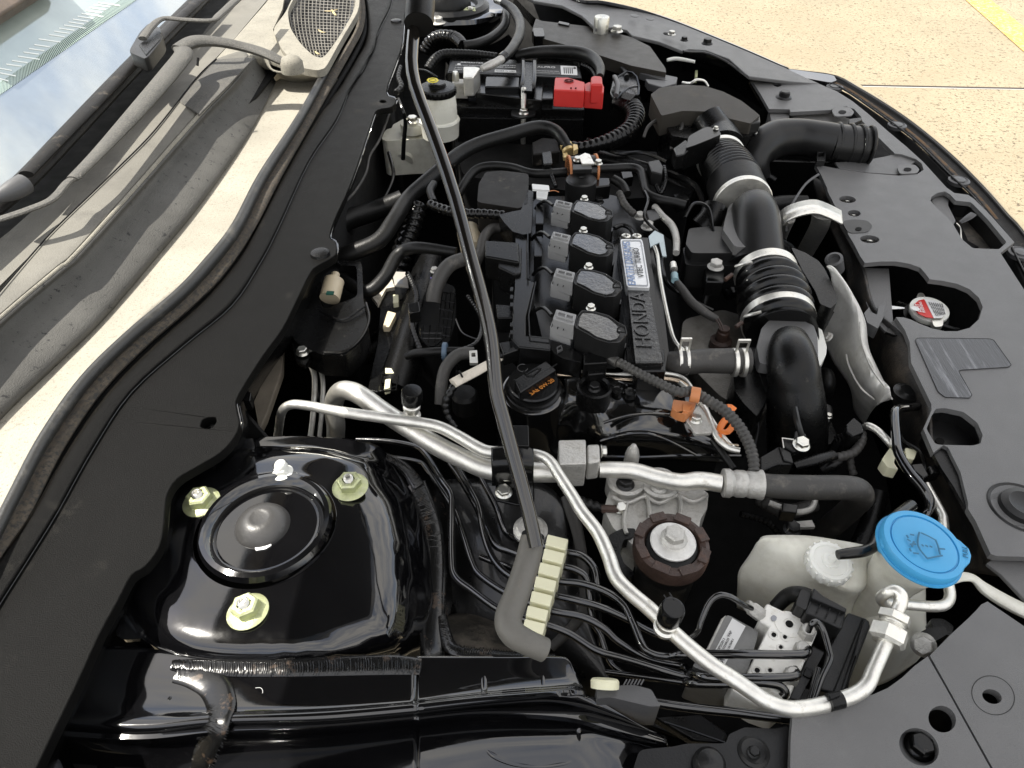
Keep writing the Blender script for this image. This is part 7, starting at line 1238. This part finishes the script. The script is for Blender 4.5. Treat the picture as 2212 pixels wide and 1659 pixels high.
one('hose', 'medium black hose looping over the matte box to the orange ringed valve', 'hose', tube(t(1, 0, [(740, 1310, .0, 60), (780, 1220, .01, 60), (860, 1110, .018, 58), (960, 1075, .022, 56), (1100, 1085, .024, 56), (1220, 1120, .024, 56), (1320, 1125, .024, 58), (1460, 1115, .024, 58)]), n=16), K_RUB)
one('hose', 'medium black hose leaving the orange ringed valve to the right', 'hose', tube(t(1, 0, [(1640, 1095, .024, 54), (1760, 1090, .024, 54), (1880, 1085, .024, 54), (1940, 1110, .024, 54), (1960, 1180, .022, 54), (1980, 1250, .02, 54), (2060, 1290, .018, 56), (2160, 1310, .016, 58), (2230, 1330, .014, 60)]), n=16), K_RUB)
pv = thing('purge_valve', 'black purge valve with orange rings and a round cap behind the coils', 'valve')
va, vb = pt(1, 0, 1465, 1105, .028), pt(1, 0, 1640, 1095, .028)
part(pv, 'valve_body', tube([va, vb], r=.018, n=28, sm=1), K_SATIN)
for p in (va, vb): part(pv, 'orange_ring', lathe(p, [(.0182, 0), (.0195, .0005), (.0195, .003), (.0182, .0035)], axis=vb-va, n=32), K_ORD)
part(pv, 'valve_window', plate(t(1, 0, [(1500, 1065), (1620, 1062), (1625, 1095), (1500, 1100)]), .048, th=.006), K_DGREY, bev=.001)
part(pv, 'round_cap', lathe(pt(1, 0, 1555, 1165, .03), [(.020, -.03), (.020, .0), (.018, .002), (.012, .0025), (.004, .0025), (.0035, .001), (0, .001)], n=36), K_DGREY)
part(pv, 'valve_arm', plate(t(1, 0, [(1600, 1150), (1740, 1150), (1745, 1200), (1610, 1215)]), .022, th=.02), K_SATIN, bev=.002)
part(pv, 'valve_foot', plate(t(1, 0, [(1480, 1200), (1620, 1210), (1600, 1290), (1500, 1280)]), .0, th=.02), K_SATIN, bev=.002)
bk = thing('valve_bracket', 'small bright bent bracket above the orange ringed valve', 'bracket')
part(bk, 'bracket_plate', plate(t(1, 0, [(1540, 1010), (1580, 990), (1610, 1000), (1640, 1060), (1560, 1060)]), .05, th=.002), K_ALU); bolt(bk, pt(1, 0, 1530, 1040, .045), .006, (0, 0, 1), K_STEEL); bolt(bk, pt(1, 0, 1665, 1060, .045), .006, (0, 0, 1), K_STEEL)
one('plastic_clip', 'cream coloured plastic connector body behind the prop rod', 'connector', tube([P(1012, 500, -.02), P(1022, 545, -.02)], r=.015, n=16), K_TANP)
tg = thing('white_tag', 'white plastic tag and orange wire behind the first coil', 'tag')
part(tg, 'tag_plate', plate(t(1, 0, [(1235, 1190), (1345, 1200), (1350, 1230), (1240, 1225)]), .04, th=.003), K_PAPER, bev=.0006); part(tg, 'tag_plate', plate(t(1, 0, [(1265, 1235), (1340, 1240), (1330, 1290), (1265, 1280)]), .03, th=.003), K_PAPER, bev=.0006)
part(tg, 'orange_wire', tube(t(1, 0, [(1340, 1240, .035, 6), (1380, 1235, .034, 6), (1410, 1245, .032, 6)]), n=5), K_ORD)
one('wire_loop', 'black wire dropping from the small connector to the coils', 'cable', tube(t(1, 0, [(1335, 1030, .03, 44), (1355, 1110, .026, 36), (1380, 1180, .02, 32), (1390, 1210, .018, 30)]), n=10, corr=(.005, .12)), K_SATIN)
one('conn_block', 'small black connector left of the yellow clamp', 'connector', plate(t(1, 0, [(1300, 985), (1360, 975), (1370, 1060), (1310, 1065)]), .035, th=.02), K_BLACK, bev=.002)
one('sensor_connector', 'small grey and black wire connector above the right hose', 'connector', plate(t(1, 0, [(1985, 1045), (2060, 1030), (2090, 1080), (2080, 1130), (2010, 1110)]), .035, th=.02), K_DGREY, bev=.002)
for i, (pts, lb5, m5, c5) in enumerate([
 ([(2090, 1080, .03, 30), (2100, 1160, .025, 34), (2070, 1250, .015, 34), (2040, 1200, .02, 30)], 'ribbed thin wiring tube bending below the grey connector', K_SATIN, (.005, .12)),
 ([(1960, 890, .02, 20), (1990, 820, .03, 22), (2060, 770, .035, 22), (2120, 760, .035, 24), (2190, 770, .033, 26), (2205, 830, .03, 26), (2150, 900, .02, 26), (2140, 970, .01, 26)], 'thin wiring loop with a pale clip left of the air box outlet', K_RUBG, 0),
 ([(1800, 1250, .02, 50), (1840, 1330, .016, 50), (1900, 1390, .01, 50)], 'short tan ribbed hose right of the white tag', K_RUBG, (.006, .1)),
 ([(1760, 1160, .025, 60), (1820, 1200, .022, 60), (1850, 1260, .018, 60)], 'short grey rubber elbow right of the round capped valve', K_RUB, 0),
 ([(2030, 1340, .01, 44), (2080, 1400, .01, 46), (2140, 1460, .01, 48), (2170, 1540, .01, 46), (2170, 1640, .01, 44)], 'dull silver pipe bending right of the badge', K_CAST, 0),
 ([(1770, 1480, .0, 30), (1820, 1460, .0, 30), (1870, 1480, .0, 30), (1900, 1530, .0, 30)], 'thin black hose loop above the badge screws', K_SATIN, 0)]):
    one('small_hose', lb5, 'hose', tube(t(1, 0, pts), n=12, corr=c5 or None), m5)
one('steel_fuel_pipe', 'thin bright steel fuel pipe curving down right of the badge and letter strip', 'pipe', tube(t(1, 0, [(2030, 1600, .03, 26)])+t(1, 1, [(2050, 0, .028, 26), (2065, 130, .027, 27), (2095, 300, .024, 28), (2130, 460, .02, 30), (2160, 550, .018, 30), (2212, 610, .014, 32)])+t(2, 1, [(60, 640, .01, 30)]), n=14), K_STEEL)
jt = thing('rubber_joint', 'rubber hose with a blue marked metal joint right of the badge', 'hose')
part(jt, 'hose', tube(t(1, 1, [(2150, 60, .01, 40), (2165, 150, .01, 44), (2212, 220, .005, 56)])+t(2, 1, [(60, 300, .0, 60), (150, 370, -.005, 58), (220, 410, -.01, 50)]), n=14), K_RUBG)
part(jt, 'metal_joint', tube(t(1, 1, [(2150, 50, .012, 44), (2155, 90, .012, 50)]), n=14, sm=1), K_ALU); part(jt, 'blue_mark', tube(t(1, 1, [(2158, 120, .012, 48), (2162, 160, .012, 48)]), n=14, sm=1), mat('pale_blue_mark', (.25, .38, .42), .4))
for i, (x, y, r, z, c_, r_) in enumerate([(1935, 1410, .008, .005, 1, 0), (1985, 1475, .009, .005, 1, 0), (2000, 1420, .011, -.0, 1, 0), (1665, 1310, .008, .0, 1, 0)]):
    b = thing('engine_bolt', ['small dull bolt above the badge screws', 'larger bolt just left of the silver bracket plate', 'dark flanged bolt above the bracket plate', 'bolt half hidden above the first coil'][i], 'bolt', 'bolts on the valve cover'); bolt(b, pt(c_, r_, x, y, z), r, (0, 0, 1), K_CAST if i < 2 else K_DGREY, name='bolt_head')
sp = thing('hanger_plate', 'pale blue steel plate tab right of the badge', 'bracket'); part(sp, 'plate', plate(t(1, 0, [(1990, 1530), (2030, 1490), (2090, 1520), (2110, 1659), (2080, 1659), (2060, 1570), (2000, 1600)]), .012, th=.003), mat('bluish_steel', (.38, .44, .46), .35, metal=.6), bev=.001)
gb2 = thing('sensor_bolt', 'steel bolt with round flange on a black tab left of the lower bellows', 'bolt'); bolt(gb2, pt(2, 1, 212, 72, .01), .0098, (0, 0, 1), K_CAST, name='bolt_head'); part(gb2, 'tab', plate(t(2, 1, [(140, 60), (280, 90), (270, 170), (150, 165)]), -.0, th=.02), K_SATIN, bev=.002)
one('side_hose', 'thin grey hose hanging below the steel bolt tab', 'hose', tube(t(2, 1, [(180, 170, -.01, 30), (160, 240, -.02, 34), (140, 320, -.03, 30)]), n=10), K_RUB)
one('oxygen_sensor', 'brownish sensor barrel with two wires on the grey casting', 'sensor', join(lathe(pt(2, 1, 250, 545, -.04), [(.012, -.01), (.012, 0), (.0075, .002), (.007, .012), (.006, .013), (.006, .017), (0, .017)], n=28), tube(t(2, 1, [(250, 480, -.01, 10), (235, 440, -.006, 10), (215, 410, -.004, 10)]), n=6), tube(t(2, 1, [(262, 480, -.01, 10), (250, 440, -.006, 10), (232, 405, -.004, 10)]), n=6)), K_BROWN)
# ================= left of the engine =================
bx3 = thing('corner_tray', 'black plastic tray with a lug and bolt below the bulkhead cover', 'tray')
part(bx3, 'tray_shell', plate(rnd([(660, 640), (672, 585), (735, 560), (782, 565), (785, 650), (795, 700), (780, 735), (745, 768), (690, 765), (640, 740), (625, 715)], .15), -.02, th=.03, holes=[rnd([(690, 605), (735, 572), (770, 575), (772, 640), (700, 668), (684, 640)], .15)]), K_BLACK, bev=.003)
part(bx3, 'tray_rim', tube([(x, y, -.018, 7) for x, y in [(790, 655), (797, 690), (782, 728), (748, 758), (700, 762)]], n=8), K_SATIN)
part(bx3, 'tray_floor', plate([(680, 600), (780, 560), (790, 680), (700, 700)], -.06, th=.01), K_DEEP)
part(bx3, 'foot', plate(rnd([(628, 735), (650, 730), (672, 770), (658, 790), (640, 780)], .2), -.028, th=.006), K_BLACK, bev=.001)
bolt(bx3, P(654, 762, -.026), .0075, (0, 0, 1), K_STEEL)
part(bx3, 'tray_band', tube([(690, 672, -.016, 5), (740, 690, -.016, 5), (790, 660, -.016, 5)], n=6), K_SATIN)
tn = thing('tan_connector', 'tan plastic connector in the black corner tray', 'connector')
part(tn, 'body', tube([P(712, 645, -.02), P(722, 606, -.012)], r=.0115, n=20, sm=1), K_TANP); part(tn, 'window', box(P(713, 633, -.006), (.004, 0, 0), (0, .0025, 0), (0, 0, .001)), mat('green_window', (.03, .12, .09), .4))
part(tn, 'tip', tube([P(722, 606, -.012), P(725, 592, -.010)], r=.005, n=10, sm=1), K_TANP)
one('hose', 'thick black hose running from the firewall past the corner tray', 'hose', tube([(870, 430, -.03, 40), (810, 455, -.04, 42), (740, 480, -.04, 46), (700, 520, -.05, 50), (650, 600, -.08, 50)], n=18), K_RUB)
one('hose', 'black hose curving down left of the engine into the dark', 'hose', tube([(985, 545, .0, 22), (900, 535, .0, 26), (860, 550, -.01, 28), (830, 600, -.02, 30), (790, 630, -.03, 30), (740, 600, -.04, 30), (720, 560, -.05, 30)], n=16), K_RUB)
one('hose', 'corrugated black conduit dropping behind the prop rod', 'conduit', tube([(905, 440, .0, 38), (890, 490, -.02, 42), (870, 540, -.04, 46), (858, 600, -.07, 46)], n=18, corr=(.009, .14)), K_SATIN)
one('hose', 'corrugated black conduit leading right behind the prop rod to the harness tray', 'conduit', tube(t(1, 0, [(570, 1320, .02, 60), (640, 1350, .02, 66), (760, 1380, .022, 66), (920, 1385, .024, 64), (1060, 1395, .026, 60)]), n=16, corr=(.0075, .15)), K_SATIN)
one('hose', 'small black hose loop beside the corrugated conduit', 'hose', tube(t(1, 0, [(600, 1190, .02, 50), (575, 1240, .02, 52), (600, 1310, .02, 50)]), n=12), K_RUB)
one('hose', 'faded grey brown hose arching behind the prop rod', 'hose', tube(t(1, 0, [(1060, 1480, .01, 60), (980, 1480, .012, 64), (925, 1540, .01, 66), (900, 1640, .0, 66)])+t(1, 1, [(870, 50, -.01, 70)]), n=16), K_RUBG)
one('hose', 'pale grey bent breather hose in front of the prop rod', 'hose', tube(t(1, 1, [(790, 20, .012, 90), (700, 60, .010, 96), (640, 140, .004, 98), (605, 230, -.006, 98), (595, 300, -.015, 96)]), n=20), K_RUBG)
one('hose', 'dark hose with a brown tinge curling below the ribbed connector', 'hose', tube(t(1, 1, [(860, 630, .0, 80), (760, 640, .0, 82), (680, 720, -.005, 80), (650, 830, -.015, 78), (640, 960, -.03, 74)]), n=18), K_RUBG)
one('hose_clip', 'small bright steel hose clip left of the prop rod', 'clip', plate(t(1, 1, [(828, 612), (880, 608), (885, 690), (832, 690)]), .016, th=.004, holes=[t(1, 1, [(842, 625), (868, 623), (870, 650), (844, 652)])]), K_ALU, bev=.0006)
one('hose', 'thin black hose with a blue grey ring left of the clip', 'hose', tube(t(1, 1, [(860, 620, -.01, 50), (740, 615, -.01, 54), (600, 620, -.01, 56), (480, 630, -.015, 56), (420, 650, -.02, 50)]), n=14), K_RUB)
one('blue_ring', 'blue grey plastic ring on the thin black hose', 'ring', lathe(pt(1, 1, 655, 618, -.01), [(.0085, 0), (.0095, .0005), (.0095, .0045), (.0085, .005)], axis=(1, 0, 0), n=28), mat('blue_grey', (.08, .12, .17), .45))
lm = thing('label_loom', 'taped cream label wrapped round a cable left of the oil cap', 'cable label')
part(lm, 'wrap', tube(t(1, 1, [(1030, 660, .014, 50), (950, 705, .016, 70), (860, 755, .016, 76), (780, 795, .016, 80), (725, 825, .016, 80)]), n=14, sm=3, flat=.6), mat('label_wrap', (.55, .50, .42), .6, bump=.3, dust=((.25, .2, .16), .55, .8, 90)))
part(lm, 'band', tube(t(1, 1, [(765, 745, .021, 14), (785, 785, .021, 14)]), n=6, sm=1), K_DEEP)
part(lm, 'loom_tail', tube(t(1, 1, [(730, 840, .012, 56), (695, 900, .006, 56), (675, 960, -.002, 56), (690, 1040, -.012, 50), (740, 1110, -.02, 46)]), n=14, corr=(.006, .14)), K_SATIN)
part(lm, 'loom_head', tube(t(1, 1, [(1130, 590, .02, 30), (1060, 630, .018, 36), (1020, 660, .015, 40)]), n=10), K_SATIN)
im = thing('intake_manifold', 'black intake manifold with a square rib lattice left of the engine', 'manifold')
part(im, 'manifold_body', plate(rnd(t(1, 1, [(500, 430), (560, 180), (640, 160), (740, 200), (740, 420), (700, 560), (580, 600), (500, 520)]), .15), -.035, th=.06), K_DEEP)
lat = []
for i in range(6): lat.append(tube(t(1, 1, [(650+i*2-20, 230+i*56, -.018, 9), (745-i*8, 250+i*54, -.018, 9)]), n=4, sm=1))
for i in range(4): lat.append(tube(t(1, 1, [(655+i*28, 235, -.018, 9), (620+i*28, 530, -.018, 9)]), n=4, sm=1))
for i in range(4): lat.append(tube(t(1, 1, [(530+i*45, 450, -.018, 9), (525+i*40, 560, -.018, 9)]), n=4, sm=1))
lat += [tube(t(1, 1, [(515, 500+i*34, -.018, 9), (660, 500+i*34, -.018, 9)]), n=4, sm=1) for i in range(2)]
lat.append(tube(t(1, 1, [(515, 470, -.018, 12), (520, 530, -.018, 12), (560, 580, -.018, 12), (610, 580, -.018, 12), (660, 530, -.018, 12)]), n=6))
part(im, 'rib_lattice', join(*lat), K_SATIN, kind='stuff')
part(im, 'manifold_port', plate(rnd(t(1, 1, [(560, 110), (600, 80), (640, 100), (630, 170), (570, 180)]), .2), .0, th=.02), K_BLACK, bev=.002); bolt(im, pt(1, 1, 605, 98, .002), .0055, (0, 0, 1), K_CAST)
part(im, 'purple_sticker', plate(t(1, 1, [(578, 138), (605, 136), (608, 170), (582, 172)]), .0015, th=.001), mat('purple_label', (.22, .15, .55), .4))
part(im, 'label_plate', plate(t(1, 1, [(330, 100), (420, 104), (435, 200), (345, 192)]), -.04, th=.002), mat('pale_label', (.36, .34, .31), .5)); part(im, 'print_square', plate(t(1, 1, [(360, 150), (398, 150), (400, 180), (362, 180)]), -.0395, th=.001), K_INKG)
part(im, 'side_leg', tube([P(930, 560, -.06), P(885, 740, -.06), P(850, 850, -.07)], r=.02, n=12), K_BLACK)
part(im, 'dull_plug', lathe(pt(1, 1, 800, 900, -.05), [(.014, -.02), (.014, 0), (.011, .004), (0, .005)], n=24), K_RUB)
gp2 = thing('ground_gap', 'patch of light grey fibre pad visible left of the engine', 'pad'); part(gp2, 'pad', plate(t(1, 1, [(190, 250), (325, 140), (345, 200), (290, 210), (235, 310)]), -.05, th=.006), mat('fibre_pad', (.55, .50, .42), .95, bump=1., bscale=300, dust=((.2, .17, .12), .5, .7, 60)))
pn = thing('wiring_panel', 'dark upright panel with four cream clips left of the engine', 'panel')
part(pn, 'panel_sheet', plate(t(1, 1, [(260, 200), (430, 200), (420, 330), (390, 560), (370, 700), (390, 830), (240, 880), (170, 870), (190, 740), (230, 560)]), -.055, th=.01), K_BLACK, bev=.002)
for pts in ([(335, 250), (370, 250), (370, 300), (335, 305)], [(300, 355), (355, 370), (310, 460), (268, 460)], [(285, 725), (340, 730), (340, 760), (285, 760)], [(285, 800), (320, 795), (312, 855), (278, 862)]):
    part(pn, 'cream_clip', plate(rnd(t(1, 1, pts), .1), -.048, th=.008), K_CREAM if pts[0][1] != 355 else K_TANP, bev=.001)
part(pn, 'clip_frame', tube([(x, y, -.05, 4) for x, y in t(1, 1, [(250, 765), (370, 775), (355, 870), (240, 880), (250, 765)])], n=6, sm=1), K_SATIN)
one('ac_sensor_pipe', 'worn grey metal pipes rising left below the silver pipe bend', 'pipe', join(tube([(668, 960, -.10, 12), (676, 900, -.08, 12), (680, 820, -.06, 12), (672, 790, -.06, 12)], n=10), tube([(688, 960, -.10, 10), (694, 900, -.08, 10), (698, 830, -.06, 10), (690, 790, -.06, 10)], n=10)), K_CAST)
one('side_post', 'dull brownish inner post beside the bulkhead cover edge', 'post', plate([(548, 866), (600, 750), (612, 740), (610, 800), (575, 900), (560, 930)], -.04, th=.01), mat('post_brown', (.10, .085, .065), .7, bump=.4, var=.3), bev=.002)
tw = thing('tower_bracket', 'triangular grey bracket at the back corner of the near strut tower', 'bracket')
part(tw, 'web', slab([P(517, 880, -.005), P(583, 955, -.02), P(515, 980, -.03)], (.2, .9, 0), .003), K_SATIN); part(tw, 'foot', plate([(515, 975), (525, 950), (560, 945), (582, 955), (550, 970), (518, 982)], -.022, th=.003), K_DGREY, bev=.001)
one('panel_clip', 'small black square clip on the edge of the bulkhead cover', 'clip', plate([(523, 845), (535, 842), (543, 848), (540, 866), (524, 864)], .012, th=.012), K_SATIN, bev=.001)
# filler clutter deep in the bay: dark hoses and castings one can only guess at
for i, (pts, lb6) in enumerate([
 ([(780, 770, -.14, 50), (860, 720, -.12, 50), (940, 760, -.12, 50), (1000, 860, -.12, 50)], 'deep dark hose low in the bay left of the oil cap'),
 ([(1480, 560, -.06, 30), (1540, 560, -.06, 30), (1580, 640, -.08, 30)], 'deep dark hose beside the lower bellows'),
 ([(1640, 1080, -.10, 30), (1700, 1105, -.09, 34), (1760, 1090, -.09, 30)], 'dull ribbed tube under the thick black hose'),
 ([(1900, 1060, -.08, 40), (1880, 1130, -.10, 44), (1850, 1200, -.12, 44)], 'dark rubber mount right of the thick black hose'),
 ([(1230, 330, -.03, 36), (1330, 350, -.03, 36), (1430, 380, -.04, 36), (1500, 420, -.05, 36)], 'dark cable run behind the coils'),
 ([(1640, 520, -.06, 60), (1700, 560, -.08, 60), (1760, 640, -.1, 60)], 'dark casting between the bellows and the shield')]):
    one('dark_hose', lb6, 'hose', tube(pts, n=12, corr=(.007, .1) if i == 2 else None), K_RUBG if i == 2 else K_BLACK)
for i, (pts, lb6, r_) in enumerate([
 ([(1385, 400, .02, 7), (1400, 430, .024, 7), (1392, 470, .02, 7), (1420, 500, .01, 7)], 'thin black wire looping right of the first coil', 0),
 ([(1480, 470, .02, 8), (1500, 440, .03, 8), (1530, 450, .028, 8), (1540, 500, .015, 8)], 'thin black wire arching beside the smooth duct collar', 0),
 ([(1400, 360, .02, 12), (1450, 375, .02, 13), (1500, 400, .02, 13), (1520, 440, .01, 13)], 'short black rubber hose running to the upper bellows', 0),
 ([(1430, 560, .0, 9), (1440, 610, .0, 9), (1480, 640, -.01, 9), (1540, 670, -.02, 9)], 'thin black cable lying right of the steel fuel pipe', 0),
 ([(880, 590, -.03, 12), (900, 640, -.03, 13), (890, 700, -.03, 13), (910, 760, -.04, 13)], 'ribbed black wiring tube left of the rib lattice', 1),
 ([(1010, 640, .0, 10), (1040, 690, .0, 11), (1030, 740, .0, 11), (980, 760, -.01, 11)], 'ribbed black wiring tube passing behind the prop rod', 1),
 ([(985, 690, -.01, 5), (1000, 720, -.005, 5), (1035, 735, .0, 5)], 'very thin black wire beside the cream wrapped label', 0),
 ([(1600, 1110, -.06, 16), (1660, 1130, -.07, 16), (1700, 1180, -.09, 16)], 'grey braided line dropping below the thick black hose', 1),
 ([(1930, 905, -.02, 9), (1950, 950, -.02, 9), (1990, 980, -.02, 9), (2000, 1040, -.03, 9)], 'thin black line beside the glossy bent tube', 0),
 ([(1270, 300, .0, 9), (1330, 330, .0, 9), (1390, 330, .0, 9), (1440, 350, .0, 9)], 'thin black wire below the large corrugated conduit', 0),
 ([(840, 330, -.02, 8), (850, 380, -.03, 8), (830, 430, -.04, 8)], 'thin black wire below the brake reservoir', 0)]):
    one('thin_cable', lb6, 'cable', tube(pts, n=8, corr=(.0045, .15) if r_ else None), K_SATIN)
for pts, lb6 in (([(1395, 455), (1418, 448), (1428, 470), (1404, 480)], 'small black junction block right of the first coil'), ([(1455, 420), (1480, 412), (1490, 430), (1464, 440)], 'small black clip under the right hose'), ([(880, 655), (905, 650), (908, 672), (884, 676)], 'small black connector left of the rib lattice'), ([(1340, 365), (1362, 360), (1368, 382), (1346, 386)], 'small black clip above the purge valve arm'), ([(1690, 1085), (1725, 1090), (1722, 1108), (1688, 1104)], 'small black sensor block under the thick black hose')):
    one('connector', lb6, 'connector', plate(pts, .012 if pts[0][1] < 1000 else -.04, th=.014), K_SATIN, bev=.0012)
gx = thing('gearbox', 'dark gearbox and bracket shapes below the battery', 'gearbox')
part(gx, 'casing', plate(rnd([(980, 300), (1250, 320), (1460, 330), (1500, 420), (1340, 430), (1150, 400), (1000, 380)], .15), -.04, th=.1), K_DEEP)
part(gx, 'ledge', plate(t(1, 0, [(1235, 920), (1300, 890), (1400, 900), (1420, 980), (1240, 1000)]), -.01, th=.02), K_MATTE, bev=.003)
part(gx, 'strap', plate(t(1, 0, [(860, 905), (980, 855), (1160, 815), (1190, 830), (1150, 860), (950, 900)]), -.0, th=.004), mat('dusty_strap', (.14, .12, .09), .7, var=.3), bev=.001)
# ================= hood overhead (outside the picture) =================
hd2 = thing('hood', 'raised black hood standing open above the engine bay', 'hood')
hA, hB = Vector((-.44, .10, .48)), Vector((-.44, 1.70, .48)); up_ = Vector((.60, 0, .80))
part(hd2, 'hood_panel', slab([hA, hB, hB+up_*1.15+Vector((0, -.12, 0)), hA+up_*1.15+Vector((0, .12, 0))], (-.80, 0, .60), .02), K_BODY, bev=.005)
part(hd2, 'inner_frame', slab([hA+Vector((.03, .1, .02)), hB+Vector((.03, -.1, .02)), hB+up_*.8+Vector((.01, -.25, 0)), hA+up_*.8+Vector((.01, .25, 0))], (-.86, 0, .52), .01), K_MATTE)
finalize()
bpy.context.view_layer.update()
# ---- the other three ignition coils
src_z = CZ
ref = P(*t(1, 1, [(1550, 355)])[0], CZ)
for (c_, r_, x, y), lb7 in (((1, 1, 1540, 85), 'ignition coil second from the oil cap, left of the engine badge foot'), ((1, 0, 1510, 1505), 'ignition coil third from the oil cap, beside the upper end of the badge'), ((1, 0, 1520, 1297), 'ignition coil farthest from the oil cap, next to the white plastic tag')):
    d = P(*t(c_, r_, [(x, y)])[0], CZ)-ref
    c = coil.copy(); COL.objects.link(c); c.location = coil.location+d; c['label'] = lb7
    for ch in coil.children:
        k = ch.copy(); COL.objects.link(k); k.parent = c
